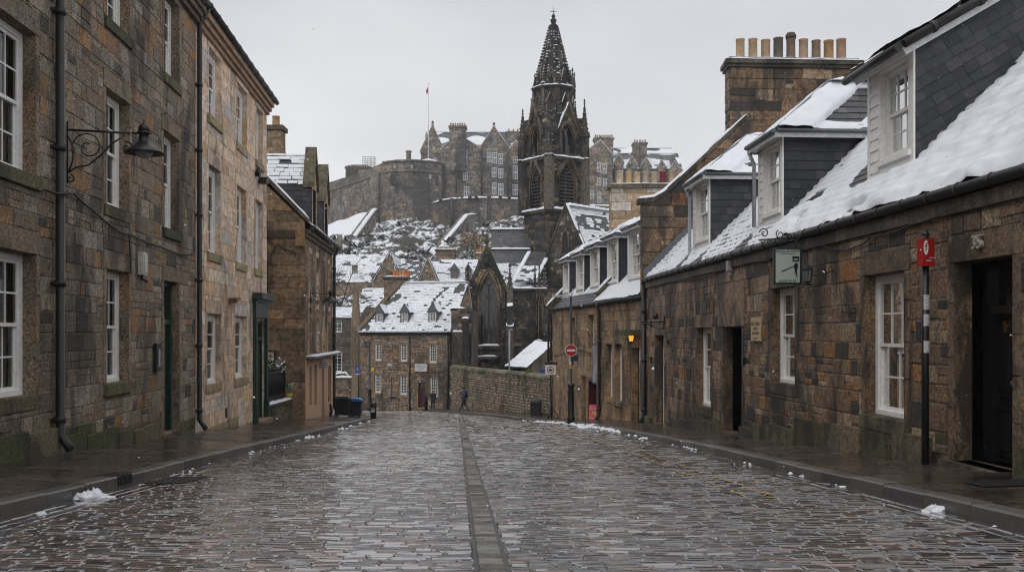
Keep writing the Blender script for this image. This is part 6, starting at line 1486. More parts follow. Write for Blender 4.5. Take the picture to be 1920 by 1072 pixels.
crocket_spire(m, sn, (cx_, cy_, SB+.3), 2.0, sh_, 8, 21, o8, .27, .2, 5, tr=.19)
q = random.Random(8)
for k in range(8):
    for i in range(19):
        t = (i+.7)/21; a0 = o8+pi/4*(k+.5); rr_ = 2.0*(1-t*.81)*cos(pi/8)
        for s in (-.33, .33):
            w8 = rr_*math.tan(pi/8); p = Vector((cx_+rr_*cos(a0)-sin(a0)*w8*s*1.6, cy_+rr_*sin(a0)+cos(a0)*w8*s*1.6, SB+.3+sh_*t)); 
            m.lathe((p.x, p.y, p.z-.05), [(.02, 0), (.11*(1-.5*t), .07), (.02, .2)], 4, 0, (.09, .08, .07), False)
            if q.random() < .62: sn.lathe((p.x, p.y, p.z+.03), [(.12*(1-.5*t), 0), (.09*(1-.5*t), .08), (.02, .12)], 4, 0)
zt = SB+.3+sh_; m.lathe((cx_, cy_, zt-.25), [(.36, .2), (.5, .28), (.44, .4), (.2, .45), (.28, .75), (.34, .95), (.12, 1.1), (.22, 1.3), (.03, 1.6)], 8, 0, (.07, .065, .06)); m.tube([(cx_, cy_, zt+1.2), (cx_, cy_, tz(-4))], .035, n=5)
m.tube([(cx_-.35, cy_, zt+1.55), (cx_+.35, cy_, zt+1.55)], .04, n=5); m.lathe((cx_, cy_, zt+1.45), [(.03, 0), (.12, .1), (.03, .2)], 6)
sp_ = build('spire', m, M['church'], Ch); build('snow', sn, M['snowf'], sp_)
# gabled bay with the great window
Y1 = 88; P1 = FPn(Y1); gx0, gx1, gap_, gz, ge = fx(881, Y1), fx(947, Y1), fx(912, Y1), fz(466, Y1), fz(543, Y1)
o = P1.op(897, 935.5, 916, 508, 648); m = MB(); sn = MB(); kl, kr = (gap_-gx0)/(gz-ge), (gx1-gap_)/(gz-ge)
masonry(m, P1, gx0, gx1, -6.8, gz-.1, [o], 311, (.26, .4), (.35, .9), PCH, None, (.09, .08, .065), proud=.03, gap=.02, surr=False, rec=.5, ul=lambda v: gx0+max(0, v-ge)*kl, ur=lambda v: gx1-max(0, v-ge)*kr)
zs = o[2]+(o[3]-o[2])*.62; gothic(m, P1, o, zs, .5, col=(.25, .19, .13))
for x in (gx0, gx1): m.face([(x, Y1, -6.8), (x, Y1+8, -6.8), (x, Y1+8, ge), (x, Y1, ge)], 0, (.12, .1, .08))
for xe, cc, k in ((gx0, (.1, .09, .075), -1), (gx1, (.085, .095, .03), 1)):
    m.prism([P1.P(xe, ge-.1, .15), P1.P(gap_, gz, .15), P1.P(gap_, gz+.5, .15), P1.P(xe+k*.2, ge+.25, .15)], (0, .5, 0), 0, cc)
m.lathe((gap_, Y1+.1, gz+.4), [(.1, 0), (.25, .3), (.08, .5), (.2, .75), (.03, 1.)], 6, 0, (.08, .08, .05)); m.lathe(tuple(P1.P(gap_, fz(490, Y1), .05)), [(.25, -.25), (.28, 0), (.25, .25)], 8, 0, (.05, .045, .04))
P1.bar(m, gx0-.2, fx(938, Y1), fz(668, Y1)-.25, fz(668, Y1), 0, .45, 0, (.12, .1, .08)); P1.bar(m, o[0]-.1, o[1]+.1, o[2]-.3, o[2], 0, .25, 0, (.13, .11, .09))
snow_cap(sn, [P1.P(gx0-.2, fz(668, Y1), .2), P1.P(fx(932, Y1), fz(668, Y1), .2)], .5, .18); snow_cap(sn, [P1.P(o[0]-.1, o[2], .12), P1.P(o[1]+.1, o[2], .12)], .4, .22); snow_cap(sn, [P1.P(gx0-.1, ge+.3, -.1), P1.P(gap_, gz+.5, -.1)], .3, .12)
bay = build('gabled_bay', m, M['church'], Ch); tracery(P1, o, zs, bay, 4, .45)
E = [Vector((gx0, Y1+.4, ge)), Vector((gx1, Y1+.4, ge))]; A_ = Vector((gap_, Y1+.4, gz)); mr = MB()
for e in E:
    W_ = Plane(e, (0, 1, 0), A_-e); W_.N = W_.N if W_.N.z > 0 else -W_.N; slates(mr, W_, 0, 9, 0, (A_-e).length, .3, .4, 6, SLW); snow_tiles(mr, W_, 0, 9, 0, (A_-e).length, .3, .5, 7, .93, .06)
build('bay_roof', mr, [M['slate'], M['snowf']], bay); build('snow', sn, M['snowf'], bay)
# buttresses with snowy offsets and small crocketed pinnacles
for i, (px, Yb, steps, top) in enumerate(((877, 87, ((552, 8), (612, 11), (693, 14)), (545, 498)), (956, 87, ((575, 9), (612, 12), (690, 14)), (545, 495)))):
    m = MB(); sn = MB(); P = FPn(Yb); x = fx(px, Yb); zlow = -6.8
    for (py, hwid) in steps[::-1]:
        hw = hwid/2/F*Yb*1.2; z = fz(py, Yb); dp = .35+hwid*.06; P.bar(m, x-hw, x+hw, -6.8, z, -1.5, dp, 0, pick(rng, PCH)); m.prism([P.P(x-hw, z, dp), P.P(x+hw, z, dp), P.P(x+hw, z+.3, dp-.6), P.P(x-hw, z+.3, dp-.6)], (0, .8, 0), 0, (.1, .09, .075)); SQ = Plane(P.P(x-hw, z, dp), (1, 0, 0), Vector((0, .6, .3))); SQ.N = SQ.N if SQ.N.z > 0 else -SQ.N; snow_sheet(sn, SQ, .0, 2*hw, -.02, .66, .1, .1, lambda u, v: .06+.09*nz(u*2.3+z, v*3))
    zb_, za = fz(top[0], Yb), fz(top[1], Yb); P.bar(m, x-.26, x+.26, fz(steps[0][0], Yb), zb_, -.6, .1, 0, (.12, .1, .085)); crocket_spire(m, sn, (x, Yb+.2, zb_), .4, za-zb_-.2, 4, 5, pi/4, .12, .5, i)
    k = build('buttress', m, M['church'], Ch); build('snow', sn, M['snowf'], k)
# west wall stub beside the small house
m = MB(); sn = MB(); Yw = 71.2; P = FPn(Yw)
masonry(m, P, fx(846, Yw), fx(884, Yw), -6.8, fz(578, Yw), (), 317, (.26, .4), (.35, .8), PCH, None, (.09, .08, .065), proud=.04, gap=.02)
for x in (fx(846, Yw), fx(884, Yw)): m.face([(x, Yw, -6.8), (x, Yw+14, -6.8), (x, Yw+14, fz(578, Yw)), (x, Yw, fz(578, Yw))], 0, (.11, .095, .08))
for pl, pr, yt, d in ((849, 868, 625, .5), (844, 862, 740, .8), (866, 880, 600, .4)):
    a, b, z = fx(pl, Yw), fx(pr, Yw), fz(yt, Yw); P.bar(m, a, b, -6.8, z, 0, d, 0, pick(rng, PCH)); m.prism([P.P(a, z, d), P.P(b, z, d), P.P(b, z+.5, 0), P.P(a, z+.5, 0)], (0, .3, 0), 0, (.09, .08, .07)); snow_cap(sn, [P.P(a, z+.12, d-.15), P.P(b, z+.12, d-.15)], .3, .16, seed=int(pl), step=.12)
snow_cap(sn, [P.P(fx(846, Yw), fz(578, Yw), -.2), P.P(fx(872, Yw), fz(578, Yw), -.2)], .6, .2)
k = build('porch_wall', m, M['church'], Ch); build('snow', sn, M['snowf'], k)
# aisle wall, its window and gablets
Y2 = 91; P2 = FPn(Y2); o = P2.op(1002.5, 1017.5, 1010, 549, 638); m = MB(); sn = MB(); ax0, ax1, az = fx(944, Y2), fx(1050, Y2), fz(541, Y2)
masonry(m, P2, ax0, ax1, -6.8, az, [o], 321, (.26, .4), (.35, .9), PCH, None, (.09, .08, .065), proud=.03, gap=.02, surr=False, rec=.4); zs = o[2]+(o[3]-o[2])*.72; gothic(m, P2, o, zs, .4)
P2.bar(m, ax0, fx(1026, Y2), az-.2, az+.02, 0, .25, 0, (.12, .1, .08)); snow_cap(sn, [P2.P(ax0, az, .1), P2.P(fx(1026, Y2), az, .1)], .5, .25); snow_cap(sn, [P2.P(o[0], o[2], .1), P2.P(o[1], o[2], .1)], .4, .2)
for px, yt in ((1003, 500), (1011, 498), (1021, 497)): crocket_spire(m, sn, (fx(px, Y2), Y2-.1, az), .32, fz(yt, Y2)-az-.2, 4, 5, pi/4, .1, .8, px)
aw = build('aisle', m, M['church'], Ch); tracery(P2, o, zs, aw, 2, .35); build('snow', sn, M['snowf'], aw)
mr = MB(); RB = [(Vector((fx(920, 97), 97, fz(532, 97))), Vector((fx(930, 100), 101, fz(431, 101))), 12), ]
W_ = Plane((fx(918, 94), 94, fz(545, 94)), (1, 0, 0), Vector((0, 8.2, fz(430, 102)-fz(545, 94)))); W_.N = W_.N if W_.N.z > 0 else -W_.N; ln = sqrt(8.2**2+(fz(430, 102)-fz(545, 94))**2)
slates(mr, W_, 0, 4, 0, ln, .3, .4, 11, SLW); snow_tiles(mr, W_, 0, 4, 0, ln*.42, .3, .5, 12, .8, .06); snow_cap(mr, [W_.P(0, ln, 0), W_.P(4, ln, 0)], .5, .3, 1); snow_cap(mr, [W_.P(0, ln*.66, 0), W_.P(4, ln*.66, 0)], .5, .2, 1)
W3 = Plane((fx(962, 92), 92, fz(528, 92)), (1, 0, 0), Vector((1.6, 5, fz(472, 97)-fz(528, 92)))); W3.N = W3.N if W3.N.z > 0 else -W3.N; ln = sqrt(1.6**2+5**2+(fz(472, 97)-fz(528, 92))**2)
slates(mr, W3, 0, 2.0, 0, ln, .3, .4, 13, SLW); snow_tiles(mr, W3, 0, 2.0, 0, ln*.5, .3, .5, 14, .7, .06); snow_cap(mr, [W3.P(2., 0, .05), W3.P(2., ln, .05)], .4, .2, 1); snow_cap(mr, [W3.P(0, 0, .05), W3.P(0, ln, .05)], .4, .2, 1)
mr.face([W3.P(2., 0), W3.P(2., ln), Vector((W3.P(2., ln).x+.5, 98, az-3)), Vector((W3.P(2., 0).x+.3, 92, az-3))], 2, (.1, .085, .07)); mr.face([W_.P(0, 0), W_.P(0, ln), (W_.P(0, 0).x, 104, 0)], 2, (.1, .085, .07))
build('nave_roof', mr, [M['slate'], M['snowf'], M['church']], Ch)
# transept gable and roof on the right of the tower
ga_ = at(1061, 386, 94); gU = Vector((.72, -.69, 0)).normalized(); gB = Vector((.69, .72, 0)).normalized(); TG = Plane(Vector((ga_.x, ga_.y, 0)), gU, (0, 0, 1)); TG.N = -gB
m = MB(); sn = MB(); kk = .50; zg0 = ga_.z-5.2
masonry(m, TG, -2.8, 3.2, -6.8, ga_.z-.05, (), 331, (.3, .42), (.4, 1.), PCH, None, (.09, .08, .065), proud=.03, gap=.02, ul=lambda v: max(-2.8, -(ga_.z-v)*kk), ur=lambda v: min(2.6, (ga_.z-v)*kk))
for s in (-1, 1): m.prism([TG.P(s*2.65, ga_.z-5.3, .1), TG.P(0, ga_.z, .1), TG.P(0, ga_.z+.3, .1), TG.P(s*2.75, ga_.z-5.0, .1)], tuple(gB*.5), 0, (.09, .08, .065))
snow_cap(sn, [TG.P(0, ga_.z+.25, -.15), TG.P(2.7, ga_.z-5.05, -.15)], .45, .22)
ow = (-.45, .45, ga_.z-4.6, ga_.z-2.2); q, k = arch_pts(*ow[:2], ow[2]+1.1, ow[3]); m.prism([TG.P(ow[0], ow[2], .03)]+[TG.P(a, b, .03) for a, b in q+k[1:]]+[TG.P(ow[1], ow[2], .03)], tuple(TG.N*.01), 0, (.03, .028, .026)); m.tube([TG.P(a, b, .08) for a, b in [(ow[0], ow[2])]+q+k[1:]+[(ow[1], ow[2]), (ow[0], ow[2])]], .09, 0, (.15, .125, .1), n=5)
m.face([TG.P(2.6, -6.8), TG.P(2.6, -6.8, -9), TG.P(2.6, ga_.z-5.2, -9), TG.P(2.6, ga_.z-5.2)], 0, (.12, .1, .08))
tg = build('transept', m, M['church'], Ch)
E_ = TG.P(2.7, ga_.z-5.2, 0); W_ = Plane(E_, gB, TG.P(0, ga_.z, 0)-E_); W_.N = W_.N if W_.N.z > 0 else -W_.N; ln = (TG.P(0, ga_.z, 0)-E_).length
mr = MB(); slates(mr, W_, .2, 9, 0, ln, .28, .4, 15, SLW); snow_tiles(mr, W_, .2, 9, 0, ln, .28, .5, 16, .95, .06, bare=lambda u, v: ln*.55 < v < ln*.86 and nz(u*1.3, v*1.6, 4) > -.12); build('transept_roof', mr, [M['slate'], M['snowf']], tg)
snow_cap(sn, [TG.P(0, ga_.z+.05, -.2), TG.P(0, ga_.z+.05, -9)], .7, .35); build('snow', sn, M['snowf'], tg)
# lean-to vestry with a snowy roof
m = MB(); Yv = 80; c0, c1, c2, c3 = at(944, 689, 79), at(1001, 641, 85), at(1031, 643, 85), at(988, 691, 79)
m.prism([c0, c3, c2, c1], (0, 0, -.18), 0, (.1, .09, .08)); m.face([c3, c2, c2+Vector((0, 0, -6)), c3+Vector((0, 0, -6))], 0, (.16, .13, .1)); m.face([c0, c3, c3+Vector((0, 0, -5)), c0+Vector((0, 0, -5))], 0, (.16, .13, .1))
ve = build('vestry', m, M['church'], Ch); m = MB(); W_ = Plane(c0, c3-c0, c1-c0); W_.N = W_.N if W_.N.z > 0 else -W_.N; lu_, lv_ = (c3-c0).length, (c1-c0).length
snow_sheet(m, W_, .03, lu_-.02, .05, lv_-.05, .15, .15, lambda u, v: .12+.09*nz(u*1.5, v*1.5, 3)-(.12 if abs(v-lv_*.62) < .9 and abs(u-lu_*.25) < .4 and nz(u*5, v*5) > -.1 else 0)); build('snow', m, M['snowf'], ve)
# ------------------------------------------------------------------ castle rock and castle
PCA = [((.235, .205, .175), 4), ((.19, .17, .15), 4), ((.31, .25, .185), 1.6), ((.14, .128, .118), 2.4)]
CZ = lambda py, Y: (HY-py)/F*Y
HPF = [(88, -8.), (112, -1.), (140, 7.4), (165, 11.4), (200, 17.2), (235, 24.2), (256, 28.6), (300, 33.)]
def hill_z(x, y):
    px = CX+x/y*F
    # profile: foot of the houses up to the foot of the walls
    z = None
    for (ya, za), (yb, zb) in zip(HPF, HPF[1:]):
        if y <= yb: z = za+(zb-za)*max(0., y-ya)/(yb-ya); break
    if z is None: z = HPF[-1][1]
    z += (2.2*sstep((x+22)/22)-3.*sstep((-x-32)/14))*sstep((y-190)/60)
    return z+(1.3*nz(x*.12, y*.1)+1.7*abs(nz(x*.22, y*.16, 3))+.8*nz(x*.5, y*.5, 8))*sstep((y-120)/40)
m = MB(); nx_, ny_ = 200, 170; X0, X1, Ya, Yb = -110, 90, 88, 300
vs = [(X0+(X1-X0)*i/nx_, Ya+(Yb-Ya)*j/ny_, hill_z(X0+(X1-X0)*i/nx_, Ya+(Yb-Ya)*j/ny_)) for j in range(ny_+1) for i in range(nx_+1)]
m.grid(vs, [(j*(nx_+1)+i, j*(nx_+1)+i+1, (j+1)*(nx_+1)+i+1, (j+1)*(nx_+1)+i) for j in range(ny_) for i in range(nx_)], 0, (.1, .1, .1))
hmat, nt_, b_, o_ = nodes('snowy rock')
n1 = tex(nt_, .13, 6, .74, .8, (1, .45, 1.3)); n2 = tex(nt_, .5, 5, .72, .3, (1, .5, 1.)); n3 = tex(nt_, .05, 3, .5)
mk = ramp(nt_, mix(nt_, .55, n1, n2), [(.50, 0.), (.545, 1.)])
rk_ = mix(nt_, ramp(nt_, n2, [(.35, 0.), (.65, 1.)]).outputs[0], (.03, .03, .024), (.075, .068, .055)); nt_.links.new(mix(nt_, mk.outputs[0], rk_, (.78, .8, .84)), b_.inputs['Base Color']); b_.inputs['Roughness'].default_value = .9; bump(nt_, b_, mix(nt_, .5, n1, n2), 1., 1.2)
tag(build('hill', m, hmat), 'steep snow patched rock below the castle', None, None, 'structure')
q = random.Random(4); m = MB()
for i in range(1500):
    x, y = q.uniform(-75, 22), q.uniform(150, 250)
    if nz(x*.07, y*.07, 5) < -.05: continue
    z = hill_z(x, y); s = q.uniform(.5, 1.5)
    for k in range(7):
        a = q.uniform(0, 6.28); d = Vector((cos(a), sin(a), q.uniform(.1, .9)))*s; p = Vector((x, y, z-.1)); t_ = Vector((-sin(a), cos(a), 0))*s*.3
        g_ = q.uniform(.6, 1.4); c = (.035*g_, .038*g_, .026*g_) if q.random() < .72 else (.7, .72, .76)
        m.face([p-t_, p+t_, p+d+t_*.4, p+d-t_*.4], 0, c)
tag(build('hillside_scrub', m, M['leafm']), 'dark winter scrub over the castle rock', None, None, 'stuff')

def rwall(name, pts, thick, seed, parent=None, label=None, course=.9, col=PCA, capm=None, snow=.0, lens=(1.2, 3.2), proud=.06):
    "a wall along a plan polyline given as (px, py_top, py_bottom, Y); tops may slope; coursed stones follow it"
    r = random.Random(seed); m = MB()
    V3 = [(Vector((fx(a, Y), Y, 0)), CZ(t, Y), CZ(b, Y)) for a, t, b, Y in pts]
    for (p, t0, b0), (q_, t1, b1) in zip(V3, V3[1:]):
        L = (q_-p).length; d = (q_-p).normalized(); n = Vector((d.y, -d.x, 0)); zb_, zt_ = min(b0, b1), max(t0, t1)
        f = lambda u, z, e: p+d*u+n*e+Vector((0, 0, z)); top = lambda u: t0+(t1-t0)*u/L
        m.face([f(0, b0-3, 0), f(L, b1-3, 0), f(L, t1, 0), f(0, t0, 0)], 0, (.17, .15, .125)); m.face([f(L, b1, -thick), f(0, b0, -thick), f(0, t0, -thick), f(L, t1, -thick)], 0, (.17, .15, .125)); m.face([f(0, t0, 0), f(L, t1, 0), f(L, t1, -thick), f(0, t0, -thick)], 0, (.2, .18, .15))
        z = zb_-2
        while z < zt_:
            h = course*r.uniform(.7, 1.3); u = 0.
            while u < L-.02:
                l = r.uniform(*lens); u2 = min(L, u+l)
                if z+h < min(top(u), top(u2)) and r.random() < .9:
                    e = proud*r.uniform(.3, 1.2); g_ = .05; c = pick(r, col)
                    A = [(u+g_, z+g_), (u2-g_, z+g_), (u2-g_, z+h-g_), (u+g_, z+h-g_)]
                    m.grid([f(a, b, 0) for a, b in A]+[f(a, b, e) for a, b in A], [(4, 5, 6, 7), (0, 1, 5, 4), (1, 2, 6, 5), (2, 3, 7, 6), (3, 0, 4, 7)], 0, c, False)
                u = u2
            z += h
    for k in (0, -1):
        p, t_, b = V3[k]; d = (V3[1][0]-V3[0][0] if k == 0 else V3[-1][0]-V3[-2][0]).normalized(); n = Vector((d.y, -d.x, 0)); m.face([p+Vector((0, 0, b-3)), p+Vector((0, 0, t_)), p-n*thick+Vector((0, 0, t_)), p-n*thick+Vector((0, 0, b-3))], 0, (.2, .18, .15))
    o = build(name, m, M['castle'], parent)
    if snow:
        s_ = MB(); snow_cap(s_, [p+Vector((0, 0, t))-Vector((0, -1, 0))*thick*.3 for p, t, b in V3], thick*.9, snow, step=1.); build('snow', s_, M['snowf'], o)
    if label: tag(o, label, 'wall')
    return o
def string(parent, pts, r_, col=(.24, .2, .16), out=.25):
    m = MB(); L = [Vector((fx(a, Y), Y-out, CZ(t, Y))) for a, t, Y in pts]; m.tube(L, r_, 0, col, n=6); return build('string_course', m, M['castle'], parent)
BA = thing('bastion', 'round dark stone castle bastion with a parapet above the snowy rock', 'castle wall', (-40, 262, 28))
half = [(604, 349, 445, 292), (630, 338, 445, 283), (655, 331, 445, 275), (682, 322, 440, 268), (700, 313, 440, 264), (718, 305, 440, 261), (745, 301.5, 440, 258), (775, 301, 440, 257.5), (805, 303, 440, 259), (828, 305.5, 440, 262), (838, 307, 440, 268)]
rwall('wall', half, 3, 401, BA, course=.75, lens=(.8, 2.4))
string(BA, [(604, 363, 292), (630, 354, 283), (655, 346, 275), (682, 337, 268), (700, 329, 264), (712, 324, 262), (745, 321, 258), (775, 320.5, 257.5), (805, 322.5, 259), (828, 325, 262)], .28); string(BA, [(718, 305, 261), (745, 301.5, 258), (775, 301, 257.5), (805, 303, 259), (828, 305.5, 262)], .3, (.2, .18, .16))
for px, y0, y1, w_ in ((735, 327, 346, 6), (819, 330, 346, 5)):
    m = MB(); P = FPn(256.2); P.bar(m, fx(px-w_/2, 256.2), fx(px+w_/2, 256.2), CZ(y1, 256.2), CZ(y0, 256.2), -1.2, .25, 0); build('window', m, plain('dark slit', (.03, .03, .032), .8), BA)
for px, y0, y1, w_ in ((740, 309, 316, 2.2), (772, 309, 316, 2.2), (807, 327, 336, 3)):
    m = MB(); P = FPn(256.2); P.bar(m, fx(px-w_/2, 256.2), fx(px+w_/2, 256.2), CZ(y1, 256.2), CZ(y0, 256.2), -.6, .28, 0); build('loophole', m, plain('pale loophole', (.4, .42, .45), .8), BA)
m = MB(); m.tube([(fx(704, 262), 261.6, CZ(430, 262)), (fx(704, 262), 261.6, CZ(326, 262))], 1.2, 0, (.2, .18, .15), n=6); build('buttress', m, M['castle'], BA)
UB = rwall('upper_rampart', [(600, 348, 372, 300), (640, 336, 372, 300), (648, 334, 372, 299)], 3, 403, None, 'low outer rampart left of the round guardhouse on the castle', snow=.4)
GH = thing('guardhouse', 'round guardhouse standing on the rampart left of the bastion', 'guardhouse', (-42, 290, 44))
m = MB(); c = (fx(672, 296), 296, CZ(340, 296)); h = CZ(314, 296)-c[2]; m.lathe(c, [(3.9, -2), (3.8, h-.5), (4.1, h-.4), (4.1, h), (3.4, h+.3)], 20, 0, (.25, .215, .18)); build('wall', m, M['castle'], GH); m = MB(); m.box((fx(650, 296), 295, c[2]), (fx(664, 296), 300, c[2]+h+.35), 0, (.27, .22, .18)); m.box((fx(672, 290), 290, c[2]-4), (fx(690, 290), 294, c[2]+2.4), 0, (.33, .27, .2)); build('porch', m, M['castle'], GH)
m = MB(); YS = 286; xs_ = [fx(a, YS) for a in (680, 686, 692, 697, 702)]; zs_ = [CZ(b, YS) for b in (309, 302, 294)]
for x in xs_:
    for d in (0, 3): m.tube([(x, YS+d, zs_[0]-1), (x, YS+d, zs_[2])], .07, n=4)
for x in (xs_[0], xs_[-1]): m.tube([(x, YS-.05, zs_[2]), (x, YS+3.05, zs_[2])], .06, n=4)
for z in zs_:
    for d in (0, 3): m.tube([(xs_[0], YS+d, z), (xs_[-1], YS+d, z)], .06, n=4)
tag(build('scaffold', m, plain('galvanised scaffold', (.3, .3, .3), .5)), 'open scaffold cage on top of the castle rampart', 'scaffold')
m = MB(); YC = 268; m.box((fx(761.5, YC), YC, CZ(303, YC)), (fx(770, YC), YC+1.2, CZ(283, YC)), 0, (.3, .25, .19)); m.box((fx(760.5, YC), YC-.1, CZ(284.5, YC)), (fx(771, YC), YC+1.3, CZ(282.5, YC)), 0, (.2, .17, .14)); tag(build('chimney_stack', m, M['castle']), 'lone chimney stack behind the bastion parapet', 'chimney')
t = thing('flagpole', 'white flagpole with a red pennant on the castle bastion', 'flagpole', at(803.5, 303, 262)); m = MB(); Yf = 262; m.tube([at(803.5, 304, Yf), at(803.5, 158, Yf)], .16, n=8, r1=.1); m.lathe(tuple(at(803.5, 158, Yf)), [(.05, 0), (.22, .15), (.05, .35)], 8); build('pole', m, plain('white pole', (.7, .7, .7), .4), t)
m = MB(); a = at(803.7, 161, Yf); m.prism([a, a+Vector((-.75, .15, -1.3)), a+Vector((-.5, .2, -2.4)), a+Vector((0, 0, -1.6))], (0, .04, 0)); build('flag', m, plain('red flag', (.35, .03, .05), .8), t); m = MB(); m.lathe(tuple(at(803.5, 305, Yf)), [(3, 0), (2.2, .5), (.8, .9), (.1, 1.)], 14); build('snow', m, M['snowf'], t)

# castle buildings
def cwin(P, px, y0, y1, w_, parent):
    m, g = MB(), MB(); a, b, c, d = P.op(px-w_/2, px+w_/2, px, y0, y1); P.bar(m, a-.12, b+.12, c-.12, d+.12, 0, .1); P.bar(g, a, a+(b-a)*.44, c, c+(d-c)*.46, .1, .12); P.bar(g, a+(b-a)*.56, b, c, c+(d-c)*.46, .1, .12); P.bar(g, a, a+(b-a)*.44, c+(d-c)*.54, d, .1, .12); P.bar(g, a+(b-a)*.56, b, c+(d-c)*.54, d, .1, .12); wn = build('window', m, M['frame'], parent); build('glass', g, cglass, wn)
cglass = plain('castle window glass', (.16, .18, .21), .15)
def cblock(parent, Y, pxl, pxr, yb, ye, depth, seed, gable=None, wins=(), skew_=0., col=PCA, name='wing', roofto=None, snowc=.25):
    "one wing: coursed front wall, optional gable, windows, slated roof"
    x0, x1 = fx(pxl, Y), fx(pxr, Y); P = Plane((x0, Y, 0), (1, skew_, 0), (0, 0, 1)); L = (x1-x0)*sqrt(1+skew_**2); z0, z1 = CZ(yb, Y), CZ(ye, Y); m = MB()
    if gable:
        ga, gz = P.hit(gable[0], gable[1])[:2]
        masonry(m, P, 0, L, z0, gz-.1, (), seed, (.5, .9), (.9, 2.2), col, None, (.17, .15, .125), proud=.05, gap=.06, bev=.03, split=.1, ul=lambda v: max(0, v-z1)*ga/(gz-z1), ur=lambda v: L-max(0, v-z1)*(L-ga)/(gz-z1))
    else: masonry(m, P, 0, L, z0, z1, (), seed, (.5, .9), (.9, 2.2), col, None, (.17, .15, .125), proud=.05, gap=.06, bev=.03, split=.1)
    for u in (0, L): m.face([P.P(u, z0), P.P(u, z0, -depth), P.P(u, z1, -depth), P.P(u, z1)], 0, (.22, .19, .155))
    if gable: m.lathe(tuple(P.P(ga, gz+.2, -.4)), [(.35, -.4), (.45, .3), (.2, .7), (.4, 1.1), (.05, 1.6)], 6, 0, (.12, .11, .08))
    w_ = build(name, m, M['castle'], parent)
    for (px, y0, y1, ww) in wins: cwin(P, px, y0, y1, ww, parent)
    m = MB()
    if gable:
        for ue, s in ((0, -1), (L, 1)):
            E, A = P.P(ue, z1, 0), P.P(ga, gz, 0); W_ = Plane(E, -P.N, A-E); W_.N = W_.N if W_.N.z > 0 else -W_.N; ln = (A-E).length
            slates(m, W_, 0, depth, 0, ln, .7, .9, seed, SLW); snow_sheet(m, W_, 0, depth, 0, ln, .8, .6, lambda u, v: .1+.5*nz(u*.16, v*.3, seed)-(.55-snowc*1.4)*.35 if v > .8 else .15, 1)
            m.prism([E+Vector((s*.1, 0, -.2)), A, A+Vector((0, 0, .7)), E+Vector((s*.3, 0, .5))], tuple(-P.N*.6), 2, (.22, .19, .15))
            m.prism([E+Vector((s*.2, 0, .48)), A+Vector((0, 0, .68)), A+Vector((0, 0, .9)), E+Vector((s*.25, 0, .7))], tuple(-P.N*.55), 1)
    else:
        zr = CZ(roofto, Y+depth/2); E, A = P.P(0, z1, .3), P.P(0, zr, -depth/2); W_ = Plane(E, P.U, A-E); W_.N = W_.N if W_.N.z > 0 else -W_.N; ln = (A-E).length
        slates(m, W_, 0, L, 0, ln, .7, .9, seed, SLW); snow_sheet(m, W_, 0, L, 0, ln, .8, .6, lambda u, v: .1+.5*nz(u*.16, v*.3, seed)-(.55-snowc*1.4)*.35 if v > 1. else .2, 1); snow_cap(m, [W_.P(0, ln, 0), W_.P(L, ln, 0)], .8, .35, 1, step=1.)
        m.face([P.P(0, zr, -depth/2), P.P(L, zr, -depth/2), P.P(L, z1, -depth), P.P(0, z1, -depth)], 1)
        for u in (0, L): m.face([P.P(u, z1, 0), P.P(u, zr, -depth/2), P.P(u, z1, -depth)], 2, (.22, .19, .155))
    build('roof', m, [M['slate'], M['snowf'], M['castle']], w_)
    return w_
def cstack(parent, Y, pxl, pxr, yb, yt, n, seed):
    m = MB(); x0, x1, z0, z1 = fx(pxl, Y), fx(pxr, Y), CZ(yb, Y), CZ(yt, Y); masonry(m, Plane((x0, Y, 0), (1, 0, 0), (0, 0, 1), (0, -1, 0)), 0, x1-x0, z0, z1, (), seed, (.5, .8), (.8, 1.8), PCA, None, (.17, .15, .125), proud=.05, gap=.06)
    m.box((x0, Y+.05, z0), (x1, Y+4, z1), 0, (.24, .2, .165)); m.box((x0-.3, Y-.3, z1), (x1+.3, Y+4.2, z1+.45), 0, (.2, .17, .14)); ck = build('chimney', m, M['castle'], parent)
    chimney_pots(ck, [(x0+(x1-x0)*(i+.5)/n, Y+.8+.3*(i % 2), z1+.45) for i in range(n)], .9, .22, [(.42, .22, .12), (.34, .24, .16)], seed)
def cpipe(parent, Y, px, y0, y1):
    m = MB(); m.tube([at(px, y1, Y), at(px, y0, Y)], .2, n=6); build('downpipe', m, M['iron'], parent)
HB = thing('castle_hospital', 'tall gabled castle building with a broad chimney beside the bastion', 'castle building', (-15, 275, 28))
cblock(HB, 290, 793, 985, 430, 290, 20, 411, roofto=248, snowc=.12)
cblock(HB, 272, 789, 832, 420, 287, 18, 412, (811, 238), [(815, 297, 303, 5)], snowc=.2)
cblock(HB, 266, 826, 872, 420, 285, 22, 413, (866, 250), [], snowc=.2)
cstack(HB, 264.5, 843, 873, 320, 239, 7, 414)
cblock(HB, 266, 866, 904, 420, 283, 20, 415, (868, 262), [(872, 282, 307, 7), (872.5, 324, 337, 7), (875, 351, 367, 8)], snowc=.2)
cblock(HB, 264, 903, 952, 420, 278, 24, 416, (926, 241), [(917, 286, 303, 6.5), (927.5, 287, 305, 6.5), (939, 289, 307, 6.5), (926.5, 315, 332, 7), (939, 317, 333, 7.5), (926.5, 343, 363, 6.5), (939, 345, 365, 8)], snowc=.3)
cblock(HB, 268, 951, 990, 420, 287, 20, 417, (967, 269), [(966, 294, 306, 7), (966, 312, 335, 7.5), (966, 347, 365, 8)], snowc=.35)
P = FPn(263.6)
m = MB(); m.face([P.P(fx(927, 263.6)+.62*cos(k*pi/8), CZ(268.5, 263.6)+.75*sin(k*pi/8), .2) for k in range(16)]); build('round_window', m, cglass, HB)
cstack(HB, 296, 950, 992, 300, 249, 5, 418)
